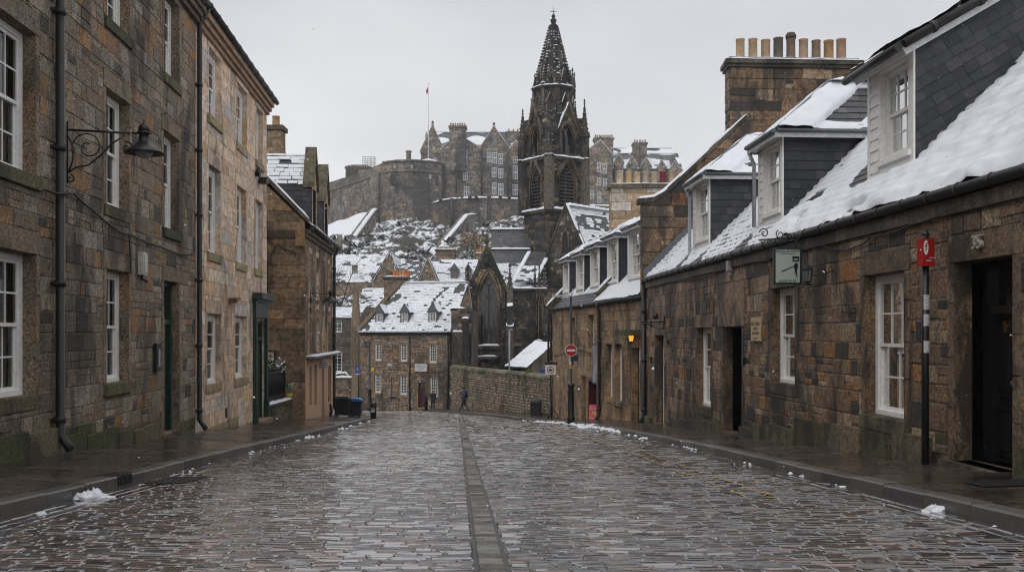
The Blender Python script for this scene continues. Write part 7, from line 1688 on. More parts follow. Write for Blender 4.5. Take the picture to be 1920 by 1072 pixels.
for px, y0, y1 in ((855.5, 290, 365), (903, 280, 366), (952, 288, 370)): cpipe(HB, 263.4, px, y0, y1)
CR_ = thing('castle_barracks', 'long castle building with four small gablets right of the spire', 'castle building', (35, 280, 28))
cblock(CR_, 292, 1090, 1268, 430, 312, 16, 421, roofto=278, snowc=.3)
cblock(CR_, 276, 1092, 1148, 430, 294, 18, 422, (1126, 267), [(1123, 306, 322, 5), (1134, 308, 325, 6), (1123.5, 334, 347, 5), (1134.5, 336, 349, 5), (1110, 357, 372, 5), (1123.5, 361, 380, 5)], snowc=.4)
cblock(CR_, 280, 1146, 1280, 430, 318, 16, 423, None, [(1161, 320, 329, 4)], roofto=288, snowc=.3)
for i, (px, w_, ya, ye) in enumerate(((1161, 16, 291, 308), (1185, 18, 297, 314), (1212, 18, 299, 316), (1241, 16, 304, 318), (1265, 16, 307, 320))): cblock(CR_, 278.5, px-w_/2, px+w_/2, 340, ye, 9, 424+i, (px, ya), [], name='gablet', snowc=.5)
cstack(CR_, 281, 1115, 1150, 315, 261, 9, 431); cstack(CR_, 281, 1188.5, 1213, 330, 270, 5, 432)
m = MB(); YE = 279; m.prism([at(1260, 330, YE), at(1278, 330, YE), at(1278, 318, YE), at(1262, 290, YE), at(1260, 290, YE)], (0, 12, 0), 0, (.2, .18, .15)); m.prism([at(1199, 318, 276.5), at(1200.5, 318, 276.5), at(1200.5, 268, 280), at(1199, 268, 280)], (0, .3, 0), 0, (.03, .03, .03)); build('end_gable', m, M['castle'], CR_)
rwall('curtain_wall', [(812, 381, 470, 240), (842, 374, 470, 238), (870, 372, 470, 238), (905, 371, 470, 239), (945, 372, 470, 241), (985, 374, 470, 243)], 2, 441, None, 'curved lower castle wall with a snowy top and lamps', course=.7, lens=(.8, 2.), snow=.5)
rwall('curtain_wall', [(1090, 385, 440, 243), (1160, 387, 440, 246), (1300, 388, 440, 250)], 2, 442, None, 'straight lower castle wall right of the spire', course=.7, lens=(.8, 2.), snow=.5)
q = random.Random(3); i = 0
for px in (826, 858, 866, 881, 893, 917, 938, 955):
    m = MB(); c = at(px, 372 if px > 845 else 376, 238); m.lathe(tuple(c), [(.3, -.2), (.45, .2), (.4, .6), (.1, .8)], 8); o = tag(build('floodlight', m, M['iron']), 'small dark floodlight on the snowy lower castle wall', 'floodlight', 'floodlights on the lower castle wall')
for px in (847, 917): m = MB(); m.tube([at(px, 372, 236.6), at(px, 450, 236.6)], .45, 0, (.05, .05, .05), n=6); tag(build('drainpipe', m, M['iron']), 'dark pipe running down the lower castle wall ' + ('left under the hospital chimney' if px < 900 else 'right under the round window gable'), 'pipe')
rwall('ramp_wall', [(642, 476, 500, 205), (672, 432, 480, 222), (700, 394, 440, 238), (704, 391, 440, 240)], 1.1, 451, None, 'sloping snow topped wall climbing left to the bastion', course=.7, lens=(.8, 2.), snow=.5)
rwall('ramp_wall', [(828, 457, 500, 196), (850, 432, 490, 206), (874, 403, 480, 220), (892, 401, 480, 222)], 1., 452, None, 'sloping snow topped wall climbing right below the curtain wall', course=.7, lens=(.8, 2.), snow=.4)
m = MB(); c = [at(560, 455, 225), at(642, 478, 205), at(700, 396, 238), at(560, 440, 262)]; W_ = Plane(c[0], c[1]-c[0], c[3]-c[0]); n_ = 22; vs = []
for j in range(n_+1):
    for i in range(n_+1): 
        a = c[0].lerp(c[1], i/n_); b = c[3].lerp(c[2], i/n_); p = a.lerp(b, j/n_); vs.append(p+Vector((0, 0, .6*nz(p.x*.2, p.y*.2)+.3)))
m.grid(vs, [(j*(n_+1)+i, j*(n_+1)+i+1, (j+1)*(n_+1)+i+1, (j+1)*(n_+1)+i) for j in range(n_) for i in range(n_)]); tag(build('snow_slope', m, M['snowf']), 'smooth snow slope left of the sloping castle wall', None, None, 'structure')
m = MB(); P = FPn(190); P.bar(m, fx(632, 190), fx(640, 190), CZ(485, 190), CZ(440, 190), -1.2, 0, 0, (.26, .22, .18)); tag(build('stone_post', m, M['castle']), 'stone pillar on the slope at the left edge of the rock', 'pillar')
# ------------------------------------------------------------------ street furniture
def gnd(px, py, off=.13):
    "where the view line meets the pavement"
    Y = 30.
    for _ in range(60):
        z = road_z((px-CX)/F*Y, Y)+off; Y += (( -z*F/max(1, py-HY))-Y)*.25
    return Vector(((px-CX)/F*Y, Y, road_z((px-CX)/F*Y, Y)+off))
def lamp_col(m, p, h, r=.055, ht=1.35, rb=.11, sc=1.):
    m.lathe(tuple(p), [(rb*1.15, -.1), (rb*1.15, .12), (rb, .16), (rb*.95, ht*.6), (rb*.85, ht*.9), (rb*1.1, ht*.92), (rb*1.1, ht*.97), (r, ht), (r*.9, h)], 12)
p = gnd(1070.5, 788, .16); t = thing('street_lamp', 'black lamp column with a round red no entry sign by the brown cottage', 'street lamp', p); hp = (HY-556)/F*p.y-p.z
m = MB(); lamp_col(m, p, hp, .05, 1.45, .13); build('column', m, M['black'], t)
m = MB(); top = p+Vector((0, 0, hp)); m.tube([top, top+Vector((-.1, 0, .05)), top+Vector((-.55, 0, -.05))], .03, n=6); m.tube([top, top+Vector((.1, .1, .28))], .03, n=6)
c = top+Vector((-.42, 0, -.03)); m.prism([c+Vector((-.3, -.1, 0)), c+Vector((.25, -.1, .03)), c+Vector((.25, .1, .03)), c+Vector((-.3, .1, 0))], (0, 0, .08)); build('lamp_head', m, plain('pale lamp head', (.45, .46, .48), .4), t)
def disc(m, c, r, U, dd, n=28, r_in=0., mm=0):
    V = Vector((0, 0, 1)); N_ = U.cross(V)
    if r_in: 
        vs = []
        for k in range(n): a = 2*pi*k/n; vs += [c+U*(r*cos(a))+V*(r*sin(a))+N_*dd, c+U*(r_in*cos(a))+V*(r_in*sin(a))+N_*dd]
        m.grid(vs, [(2*k, 2*((k+1) % n), 2*((k+1) % n)+1, 2*k+1) for k in range(n)], mm, (.5, .5, .5), False)
    else: m.prism([c+U*(r*cos(2*pi*k/n))+V*(r*sin(2*pi*k/n))+N_*(dd-.01) for k in range(n)], tuple(N_*.01), mm)
wht = plain('white sign face', (.72, .72, .71), .4, var=.04)
UX = Vector((1, .05, 0)).normalized(); sc_ = p.y/F
c = Vector((p.x+.0, p.y-.1, (HY-656.5)*sc_)); m = MB(); disc(m, c, 11.4*sc_, UX, .0, 32, 0, 0); disc(m, c, 10.4*sc_, UX, .004, 32, 0, 1)
N_ = UX.cross(Vector((0, 0, 1))); m.prism([c+UX*a+Vector((0, 0, b))+N_*.006 for a, b in ((-7.8*sc_, -1.9*sc_), (7.8*sc_, -1.9*sc_), (7.8*sc_, 1.9*sc_), (-7.8*sc_, 1.9*sc_))], tuple(N_*.004), 0)
build('no_entry_sign', m, [wht, M['red']], t); m = MB(); m.box((c.x-.02, c.y+.03, c.z-.42), (c.x+.26, c.y+.1, c.z-.2)); m.box((p.x+.02, p.y-.09, p.z+2.15), (p.x+.1, p.y-.05, p.z+2.5)); build('bracket', m, M['iron'], t)
m = MB(); m.tube([Vector((p.x, p.y, p.z+2.1)), Vector((p.x, p.y, p.z+2.55))], .062, n=10, caps=False); build('sticker', m, plain('white sticker', (.6, .6, .6), .5), t); m = MB(); m.tube([Vector((p.x, p.y, p.z+2.0)), Vector((p.x, p.y, p.z+2.14))], .062, n=10, caps=False); build('sticker', m, plain('amber sticker', (.6, .32, .05), .5), t)
# restriction sign on its own post
p = gnd(1034.5, 783, .16); t = thing('road_sign', 'square white sign with a red ring on a thin post', 'road sign', p); sc_ = p.y/F; m = MB(); hp = (HY-683)*sc_-p.z; m.tube([p-Vector((0, 0, .1)), p+Vector((0, 0, hp))], .035, n=8); m.tube([p+Vector((-.1, 0, .35)), p+Vector((-.2, -.2, 0))], .03, n=6); m.tube([p+Vector((.0, 0, .5)), p+Vector((.28, 0, .25)), p+Vector((.3, 0, 0))], .025, n=6); build('post', m, M['iron'], t)
c = Vector(((1032-CX)*sc_, p.y-.06, (HY-693)*sc_)); m = MB(); a, b = 10*sc_, 9.2*sc_
m.prism([c+UX*x+Vector((0, 0, z)) for x, z in ((-a, -b), (a, -b), (a, b), (-a, b))], tuple(N_*.015), 0); build('plate', m, wht, t)
m = MB(); disc(m, c, 6.4*sc_, UX, .019, 28, 5.*sc_); build('ring', m, M['red'], t); m = MB()
for pts in ([(-3.6, -.6), (-1.8, 1.6), (1.5, 1.6), (3.6, .6), (3.6, -1.4), (-3.6, -1.4)], [(-2.6, -2.6), (-1., -2.6), (-1., -1.4), (-2.6, -1.4)], [(1., -2.6), (2.6, -2.6), (2.6, -1.4), (1., -1.4)], [(-1.2, 2.), (1.2, 2.), (.6, 3.4), (-.6, 3.4)]): m.prism([c+UX*(x*sc_)+Vector((0, 0, z*sc_))+N_*.017 for x, z in pts], tuple(N_*.004))
build('vehicle_symbol', m, M['ink'], t); m = MB(); m.box((c.x-11*sc_, c.y-.02, c.z+9.5*sc_), (c.x+14*sc_, c.y+.03, c.z+11.5*sc_))
for k in range(6): m.lathe((c.x-9*sc_+k*4*sc_, c.y, c.z+11.5*sc_), [(.03, 0), (.05, .05), (.01, .12)], 6)
build('scroll_frame', m, M['black'], t)
u_ = Plane((0, 57, 0), (1, 0, 0), (0, 0, 1), (0, -1, 0)); m = MB(); u_.bar(m, fx(1011.5, 57), fx(1022, 57), fz(698, 57), fz(692, 57), 0, .03); tag(build('street_sign', m, plain('deep blue plate', (.03, .07, .25), .4)), 'small deep blue plate just left of the white restriction sign', 'sign')
# bins
def wheelie(p, w, d, h, label, body, lidc, name='wheelie_bin'):
    t = thing(name, label, 'bin', p); x, y, z = p; m = MB(); b = .85
    m.hexa([(x-w/2*b, y-d/2*b, z+.06), (x+w/2*b, y-d/2*b, z+.06), (x+w/2*b, y+d/2*b, z+.06), (x-w/2*b, y+d/2*b, z+.06), (x-w/2, y-d/2, z+h*.86), (x+w/2, y-d/2, z+h*.86), (x+w/2, y+d/2, z+h*.86), (x-w/2, y+d/2, z+h*.86)]); m.box((x-w/2-.02, y-d/2-.02, z+h*.8), (x+w/2+.02, y+d/2+.02, z+h*.85))
    for s in (-1, 1): m.tube([(x+s*w*.3, y-d/2*.9, z), (x+s*w*.3, y-d/2*.9, z+.1)], .05, n=8)
    build('body', m, body, t); m = MB(); n = 10; vs = []
    for i in range(n+1):
        a = pi*i/n
        for yy in (-d/2-.06, d/2+.03): vs.append((x-(w/2+.04)*cos(a), y+yy, z+h*.86+.15*h*sin(a)))
    m.grid(vs, [(2*i, 2*i+1, 2*i+3, 2*i+2) for i in range(n)]+[tuple(range(0, 2*n+2, 2)), tuple(range(2*n+1, 0, -2))], 0, (.5, .5, .5), False); build('lid', m, lidc, t)
    return t
bk = plain('black bin plastic', (.016, .016, .017), .4)
p = gnd(643, 781, .16); t = thing('litter_bin', 'black slatted iron litter bin on the left street corner', 'bin', p); x, y, z = p; h = 39*y/F; w_ = 25*y/F/2; m = MB()
for i in range(22):
    s = -1+2*i/21
    for d in (-1, 1): m.box((x+s*w_*.95-.018, y+d*w_*.85-.012, z+.1), (x+s*w_*.95+.018, y+d*w_*.85+.012, z+h*.86))
for i in range(10):
    s = -1+2*i/9
    for d in (-1, 1): m.box((x+d*w_*.97-.012, y+s*w_*.85-.018, z+.1), (x+d*w_*.97+.012, y+s*w_*.85+.018, z+h*.86))
for dx in (-1, 1):
    for dy in (-1, 1): m.box((x+dx*w_-.03, y+dy*w_*.88-.03, z-.05), (x+dx*w_+.03, y+dy*w_*.88+.03, z+h*.9))
m.box((x-w_, y-w_*.88, z+.1), (x+w_, y+w_*.88, z+.16)); m.box((x-w_*.88, y-w_*.78, z+.12), (x+w_*.88, y+w_*.78, z+h*.8)); build('cage', m, M['black'], t); m = MB(); m.hexa([(x-w_*1.08, y-w_*.95, z+h*.9), (x+w_*1.08, y-w_*.95, z+h*.9), (x+w_*1.08, y+w_*.95, z+h*.9), (x-w_*1.08, y+w_*.95, z+h*.9), (x-w_*.8, y-w_*.7, z+h), (x+w_*.8, y-w_*.7, z+h), (x+w_*.8, y+w_*.7, z+h), (x-w_*.8, y+w_*.7, z+h)]); build('lid', m, M['black'], t)
p = gnd(668.5, 781, .14); wheelie(p, 20*p.y/F, 20*p.y/F, 35*p.y/F, 'black wheeled bin with a bright blue lid', bk, plain('blue bin lid', (.02, .16, .5), .4))
p = gnd(700, 784, .12); t = thing('cigarette_bin', 'slim black post bin with a pale notice at the kerb corner', 'bin', p); x, y, z = p; h = 31*y/F; w_ = 5.6*y/F; m = MB(); m.lathe(tuple(p), [(w_, 0), (w_, h*.72), (w_*1.12, h*.73), (w_*1.12, h*.78), (w_*.95, h*.8)], 12); m.lathe((x+w_*.75, y, z), [(w_*.3, 0), (w_*.3, h*.98), (w_*.1, h)], 8); m.lathe((x, y, z+h*.8), [(w_*.95, 0), (w_*.9, h*.08), (w_*.4, h*.15), (.01, h*.17)], 12); build('body', m, M['black'], t); m = MB(); m.box((x-w_*.6, y-w_*1.03, z+h*.38), (x+w_*.6, y-w_*.9, z+h*.58)); m.box((x-w_*.6, y-w_*1.03, z+h*.62), (x+w_*.5, y-w_*.9, z+h*.66)); build('notice', m, plain('grey notice', (.42, .42, .44), .5, var=.4, scale=25), t)
p = gnd(1004.5, 780.5, .14); t = thing('litter_bin', 'rounded black litter bin against the churchyard wall', 'bin', p); x, y, z = p; h = 34*y/F; w_ = 10.5*y/F; m = MB(); m.lathe(tuple(p), [(w_*.95, 0), (w_*.98, h*.05), (w_, h*.6), (w_*1.04, h*.62), (w_*1.04, h*.78), (w_*.98, h*.9), (w_*.6, h*.98), (.01, h)], 4, rot=pi/4+.0, sm=False)
m = MB(); n = 5; 
def rbox(m, c, w, d, h, r, top_r):
    P_ = []
    for cx_, cy_, a0 in ((w-r, d-r, 0), (-w+r, d-r, pi/2), (-w+r, -d+r, pi), (w-r, -d+r, 3*pi/2)):
        for k in range(5): a = a0+pi/2*k/4; P_.append((cx_+r*cos(a), cy_+r*sin(a)))
    prof = [(1, 0), (1, h*.62), (1.05, h*.64), (1.05, h*.8), (.98, h*.9), (.85, h*.97), (.5, h)]; N2 = len(P_)
    vs = [(c[0]+a*s, c[1]+b*s, c[2]+hh) for s, hh in prof for a, b in P_]
    m.grid(vs, [(i*N2+k, i*N2+(k+1) % N2, (i+1)*N2+(k+1) % N2, (i+1)*N2+k) for i in range(len(prof)-1) for k in range(N2)]+[tuple(range((len(prof)-1)*N2, len(prof)*N2))], 0, (.5, .5, .5), False)
rbox(m, p, w_, w_*.8, h, w_*.35, .1); build('body', m, bk, t); m = MB(); m.box((x-w_*.6, y-w_*.86, z+h*.68), (x+w_*.6, y-w_*.8, z+h*.78)); build('mouth', m, M['room'], t)
p = gnd(742, 762.5, .15); w8 = 19*p.y/F; t = wheelie(p, w8, w8*.7, 22*p.y/F, 'dark green wheeled bin against the small house', plain('dark green plastic', (.012, .07, .045), .45), plain('green bin lid', (.015, .09, .055), .45), 'wheelie_bin')
p = gnd(799, 768, .14); m = MB(); m.lathe(tuple(p), [(.11, 0), (.1, .9), (.12, .92), (.1, 1.0), (.03, 1.03)], 10); tag(build('bollard', m, M['black']), 'short black bollard by the right corner of the small house', 'bollard')
# blue sign
p = gnd(672, 762, .14); t = thing('road_sign', 'blue arrow sign on a dark post before the low snowy wall', 'road sign', p); sc_ = p.y/F; m = MB(); m.tube([p, p+Vector((0, 0, (HY-684)*sc_-p.z))], .05, n=8); build('post', m, M['iron'], t)
c = Vector(((671-CX)*sc_, p.y-.08, (HY-692)*sc_)); m = MB(); m.prism([c+Vector((x*sc_, 0, z*sc_)) for x, z in ((-4.4, -7.5), (4.4, -7.5), (3.6, 4), (2.4, 7.5), (-2.4, 7.5), (-3.6, 4))], (0, -.02, 0)); build('plate', m, plain('blue sign', (.02, .10, .42), .4), t); m = MB(); m.prism([c+Vector((x*sc_, -.022, z*sc_)) for x, z in ((-1, -2), (2.5, -2), (2.5, -3), (.5, -3), (.5, 3), (-1, 3))], (0, -.004, 0)); m.box((c.x-4.2*sc_, c.y-.02, c.z-10*sc_), (c.x+4.2*sc_, c.y, c.z-7.7*sc_)); build('arrow', m, plain('grey sign face', (.5, .52, .55), .5), t)
# street lamp in front of the small house
p = gnd(693, 766, .14); t = thing('street_lamp', 'tall dark lamp column with a hooded lantern before the small house', 'street lamp', p); sc_ = p.y/F; hp = (HY-641)*sc_-p.z; m = MB(); lamp_col(m, p, hp, .07, 1.5, .14); build('column', m, M['black'], t)
m = MB(); tp = p+Vector((0, 0, hp)); m.tube([tp, tp+Vector((-9*sc_, 0, .05))], .035, n=6); m.tube([tp+Vector((0, 0, -.4)), tp+Vector((-4*sc_, 0, 0))], .02, n=5); c = tp+Vector((-9.5*sc_, 0, -.05)); m.lathe(tuple(c), [(.04, .1), (.1, .02), (.1, -.12), (.32, -.32), (.33, -.37), (.2, -.36)], 14); build('lantern', m, M['black'], t)
p = at(955, 690, 79); m = MB(); m.tube([Vector((p.x, p.y, -6)), Vector((p.x, p.y, fz(621, 79)))], .07, n=8); m.tube([Vector((p.x-.1, p.y, fz(620, 79))), Vector((p.x+.25, p.y, fz(617, 79)))], .06, n=6); tag(build('lamp_post', m, plain('grey painted post', (.3, .32, .35), .5)), 'plain grey lamp post behind the churchyard wall', 'lamp post')
# cable to the far cottage corner pipe
m = MB(); Yp = 56; m.tube([at(1028, 690, Yp), at(1028.5, 580, Yp), at(1033, 572, Yp)], .06, n=6); tag(build('vent_pipe', m, M['iron']), 'thin dark pipe standing past the far corner of the brown cottage', 'pipe')
# A-board
p = gnd(1113, 785.5, .16); t = thing('a_board', 'red folding pavement board by the red shop doorway', 'sign board', p); sc_ = p.y/F; w_ = 10.5*sc_; h = 30*sc_; m = MB(); a_ = .22
bp_ = Plane(p+Vector((0, -.25, 0)), (1, -.12, 0), Vector((0.05, .25, h))); bp_.bar(m, -w_, w_, 0, h, -.03, .0); bp2 = Plane(p+Vector((0, .25, 0)), (1, -.12, 0), Vector((0, -.22, h))); bp2.bar(m, -w_, w_, 0, h, -.02, .01); build('boards', m, M['red'], t)
m = MB(); bp_.bar(m, -w_*.9, w_*.9, h*.06, h*.95, .0, .008); fc_ = build('panel', m, plain('red board face', (.5, .02, .025), .4), t); text_obj('Sowrll', .2, bp_.P(0, h*.78, .012), bp_.U, bp_.V, plain('pink lettering', (.6, .3, .28), .5), t, .002, sx=.9); text_obj('NowtrJ', .16, bp_.P(0, h*.15, .012), bp_.U, bp_.V, plain('pink lettering two', (.6, .35, .32), .5), t, .002, sx=.9)
m = MB(); bp_.bar(m, -w_*.35, w_*.3, h*.4, h*.55, .008, .014); bp_.bar(m, -w_*.05, w_*.7, h*.33, h*.42, .008, .014); build('yellow_mark', m, plain('yellow print', (.65, .36, .03), .5), t)
p = gnd(1096, 784, .16); m = MB(); m.prism([p+Vector((-.18, 0, 0)), p+Vector((.22, 0, 0)), p+Vector((.22, 0, .75)), p+Vector((-.18, 0, .55))], (0, .04, 0)); tag(build('board', m, plain('slate blue board', (.02, .025, .05), .5)), 'dark blue panel leaning beside the narrow shop door', 'board')
t = thing('rubbish_bags', 'dark and blue rubbish bags behind the thin sign post', 'rubbish bag', gnd(1034, 778, .14)); p = gnd(1036, 779, .14)
for (dx, dz, r, c, nm) in ((-.12, .95, .22, (.02, .06, .25), 'blue_bag'), (.12, .75, .3, (.02, .022, .03), 'dark_bag')):
    m = MB(); vs = []; n1_, n2_ = 12, 9
    for j in range(n2_+1):
        for i in range(n1_): a, b = 2*pi*i/n1_, pi*j/n2_; k = r*(1+.25*nz(cos(a)*2, sin(a)*2, b*2+dx)); vs.append((p.x+dx+k*cos(a)*sin(b), p.y+.25+k*sin(a)*sin(b), p.z+dz+k*1.3*cos(b)))
    m.grid(vs, [(j*n1_+i, j*n1_+(i+1) % n1_, (j+1)*n1_+(i+1) % n1_, (j+1)*n1_+i) for j in range(n2_) for i in range(n1_)]); build(nm, m, plain(nm, c, .4), t)
m = MB(); m.box((p.x-.4, p.y+.1, p.z+.0), (p.x+.45, p.y+.5, p.z+.5)); build('crate', m, M['iron'], t)
# shop hanging board
u = 2.5; t = thing('hanging_sign', 'small pale lettered board hanging over the peach shop', 'sign', CW.P(u, -1.4, .5)); S2 = Plane(CW.P(u, 0, 0), CW.N, (0, 0, 1), Vector((-.062*-1, -1, 0))); yy = CW.P(u, 0, 0).y; w_ = 18*yy/F; zc = (HY-682)/F*yy; hh = 9*yy/F
m = MB(); a = (597.5-CX)/F*yy-CW.P(u, 0, 0).x; S2.bar(m, a, a+w_, zc-hh, zc+hh, -.02, .02); build('board', m, plain('pale pink board', (.46, .4, .38), .5), t)
for k, s in enumerate(('P.rtlot', 'Netrhdar', 'omuzhan', 'Nomm')): text_obj(s, .1, S2.P(a+w_/2, zc+hh*(.65-.42*k), .022), S2.U, (0, 0, 1), M['ink'], t, .002, sx=.85)
m = MB(); m.tube([S2.P(-.1, zc+hh+.12, 0), S2.P(a+w_+.1, zc+hh+.12, 0)], .02, n=6); m.tube([S2.P(a+.05, zc+hh+.12, 0), S2.P(a+.05, zc+hh, 0)], .01, n=5); m.tube([S2.P(a+w_-.05, zc+hh+.12, 0), S2.P(a+w_-.05, zc+hh, 0)], .01, n=5); m.tube([S2.P(0, zc+hh+.35, 0), S2.P(a+w_*.6, zc+hh+.12, 0)], .014, n=5); build('bracket', m, M['black'], t)
# parked motorcycle, only its wheel shows past the shop
p = gnd(616, 780.5, .14)+Vector((0, .2, 0)); t = thing('motorcycle', 'parked motorcycle mostly hidden behind the peach shop corner', 'motorcycle', p); ax = Vector((-.5, .86, 0)); 
for k, s in (('wheel', 0.), ('wheel', 1.35)):
    c = p+ax*s+Vector((0, 0, .32)); m = MB(); R_ = [c+(ax*cos(i*pi/12)+Vector((0, 0, 1))*sin(i*pi/12))*.28 for i in range(25)]; m.tube(R_, .055, n=8, caps=False); w_ = build('wheel', m, M['black'], t); m = MB(); R_ = [c+(ax*cos(i*pi/12)+Vector((0, 0, 1))*sin(i*pi/12))*.2 for i in range(25)]; m.tube(R_, .03, n=6, caps=False)
    for i in range(6): m.tube([c, R_[i*4]], .012, n=4)
    build('rim', m, plain('pale wheel rim', (.5, .5, .5), .3, .6), w_)
m = MB(); c = p+ax*.68; m.tube([p+Vector((0, 0, .32)), p+ax*.25+Vector((0, 0, .85)), p+ax*.3+Vector((0, 0, 1.0))], .035, n=8); m.tube([p+ax*.3+Vector((0, 0, .8)), c+Vector((0, 0, .75)), p+ax*1.35+Vector((0, 0, .6))], .12, n=8); m.tube([c+Vector((0, 0, .35)), c+ax*.25+Vector((0, 0, .5))], .17, n=8); m.tube([p+ax*1.35+Vector((0, 0, .32)), c+Vector((0, 0, .4))], .04, n=6); build('body', m, M['iron'], t)
# gully and covers
m = MB(); x0, y0 = -4.62, 12.4; z = lambda x, y: road_z(x, y)+.009
for i in range(9): m.prism([(x0+.03+i*.055, y0, z(x0, y0)), (x0+.055+i*.055, y0, z(x0, y0)), (x0+.055+i*.055, y0+1, z(x0, y0+1)), (x0+.03+i*.055, y0+1, z(x0, y0+1))], (0, 0, .008))
for j in range(9): m.prism([(x0, y0+j*.12, z(x0, y0+j*.12)), (x0+.55, y0+j*.12, z(x0, y0+j*.12)), (x0+.55, y0+j*.12+.03, z(x0, y0+j*.12)), (x0, y0+j*.12+.03, z(x0, y0+j*.12))], (0, 0, .006))
tag(build('drain_grating', m, M['iron']), 'black iron gully grating in the setts beside the left kerb', 'drain')
m = MB(); xk = lk(12.3); 
for i in range(6): y = 12.0+i*.09; m.box((lk(y)-.01, y, road_z(lk(y), y)+.01), (lk(y)+.012, y+.045, road_z(lk(y), y)+.125)); 
for i in range(5): m.prism([(lk(12)-.03-i*.05, 11.95, road_z(lk(12), 11.95)+.139), (lk(12)-.06-i*.05, 11.95, road_z(lk(12), 11.95)+.139), (lk(12)-.06-i*.05, 12.55, road_z(lk(12), 12.55)+.139), (lk(12)-.03-i*.05, 12.55, road_z(lk(12), 12.55)+.139)], (0, 0, .008))
tag(build('kerb_inlet', m, M['iron']), 'black iron kerb inlet beside the gully grating', 'drain')
m = MB(); x0, y0 = 4.9, 10.3; n = 9
f0 = lambda x, y: zr(x, y)+.012
m.prism([(x0, y0, f0(x0, y0)), (x0+1., y0, f0(x0+1, y0)), (x0+1., y0+.6, f0(x0+1, y0+.6)), (x0, y0+.6, f0(x0, y0+.6))], (0, 0, .006))
for i in range(8):
    for j in range(5): a, b = x0+.06+i*.12, y0+.05+j*.11; m.prism([(a, b, f0(a, b)+.005), (a+.07, b, f0(a+.07, b)+.005), (a+.07, b+.06, f0(a, b+.06)+.005), (a, b+.06, f0(a, b+.06)+.005)], (0, 0, .006))
tag(build('manhole_cover', m, M['iron']), 'iron cover set in the right hand pavement near the black double door', 'manhole cover')
c = gnd(352, 797, .14); leafy('weed', (c.x, c.y, c.z+.15), .25, 260, GR, 'small green weed with snow at the foot of the downpipe', 'plant', 6, .06, 1., white=.22)

# ------------------------------------------------------------------ people
def person(loc, face, label, H, joints, cols, hairc, extra=None):
    """one skinned body; joints in body space (x side, y forward, z up) for a 1.75 m figure"""
    t = thing('person', label, 'person', loc); names = list(joints['v']); me = bpy.data.meshes.new('body'); k = H/1.75; ca, sa = cos(face), sin(face)
    def W(v): x, y, z = v; return Vector((x*ca-y*sa, x*sa+y*ca, z))*k
    me.from_pydata([W(joints['v'][n][0]) for n in names], [(names.index(a), names.index(b)) for a, b in joints['e']], [])
    o = bpy.data.objects.new('tmp', me); COL.objects.link(o); md = o.modifiers.new('s', 'SKIN'); md.use_smooth_shade = True; s_ = o.modifiers.new('d', 'SUBSURF'); s_.levels = 2; s_.render_levels = 2
    if not me.skin_vertices:
        bm = bmesh.new(); bm.from_mesh(me); bm.verts.layers.skin.verify(); bm.to_mesh(me); bm.free()
    for i, n in enumerate(names):
        r = joints['v'][n][1]; me.skin_vertices[0].data[i].radius = (r[0]*k, r[1]*k) if isinstance(r, tuple) else (r*k, r*k)
        me.skin_vertices[0].data[i].use_root = n == 'pelvis'
    dg = bpy.context.evaluated_depsgraph_get(); dg.update(); bm_ = bpy.data.meshes.new_from_object(o.evaluated_get(dg)); bpy.data.objects.remove(o); bm_.name = 'body'
    ca_ = bm_.color_attributes.new('tint', 'FLOAT_COLOR', 'CORNER'); skin_, top_, leg_, shoe_ = cols
    for p in bm_.polygons:
        z = p.center.z/k; x = abs((p.center.x*ca+p.center.y*sa)/k); c = shoe_ if z < .09 else leg_ if z < joints.get('waist', .9) and x < .26 else skin_ if z > 1.49 or (x > .2 and z < joints.get('hand', .82)) else top_
        for li in p.loop_indices: ca_.data[li].color = (*c, 1)
    bm_.materials.clear(); bm_.materials.append(M['clothes']); b = bpy.data.objects.new('body', bm_); COL.objects.link(b); b.parent = t; ROOTLOC[b.name] = Vector(loc)
    hd = joints['v']['head'][0]; c = Vector(loc)+W((hd[0], hd[1], hd[2])); m = MB(); vs = []
    for j in range(7):
        for i in range(12):
            a, e = 2*pi*i/12, pi*.62*j/6; vs.append(c+W((.103*sin(e)*cos(a), .12*sin(e)*sin(a)-.02, .12*cos(e)+.015)))
    m.grid(vs, [(j*12+i, j*12+(i+1) % 12, (j+1)*12+(i+1) % 12, (j+1)*12+i) for j in range(6) for i in range(12)]); build('hair', m, plain('hair', hairc, .7), t)
    m = MB()
    for s in (-1, 1): m.lathe(tuple(c+W((s*.035, .098, .0))), [(.001, -.01), (.012, 0), (.001, .01)], 6)
    build('eyes', m, M['ink'], t); m = MB(); m.lathe(tuple(c+W((0, .115, -.03))), [(.004, .035), (.016, -.01), (.004, -.02)], 6)
    for s in (-1, 1): m.lathe(tuple(c+W((s*.098, 0, -.015))), [(.004, -.03), (.015, 0), (.004, .03)], 6)
    build('nose_and_ears', m, M['skin'], t)
    for s in (-1, 1):      # five separate fingers on each hand
        h0 = Vector(joints['v']['hand'+('L' if s < 0 else 'R')][0]); w0 = Vector(joints['v']['wrist'+('L' if s < 0 else 'R')][0]); d = (h0-w0).normalized(); m = MB()
        for f_ in range(4):
            o_ = Vector((0, 1, 0))*(.03-.02*f_); l_ = (.07, .08, .075, .06)[f_]; m.tube([Vector(loc)+W(h0+o_), Vector(loc)+W(h0+o_+d*l_*.5), Vector(loc)+W(h0+o_+d*l_*.9+Vector((-s*.025, 0, 0)))], .0095*k, n=5)
        m.tube([Vector(loc)+W(h0+Vector((0, .03, .03))), Vector(loc)+W(h0+Vector((-s*.01, .06, .0))), Vector(loc)+W(h0+Vector((-s*.015, .065, -.03)))], .011*k, n=5); build('fingers', m, M['skin'], t)
    if extra: extra(t, lambda v: Vector(loc)+W(v), k)
    return t
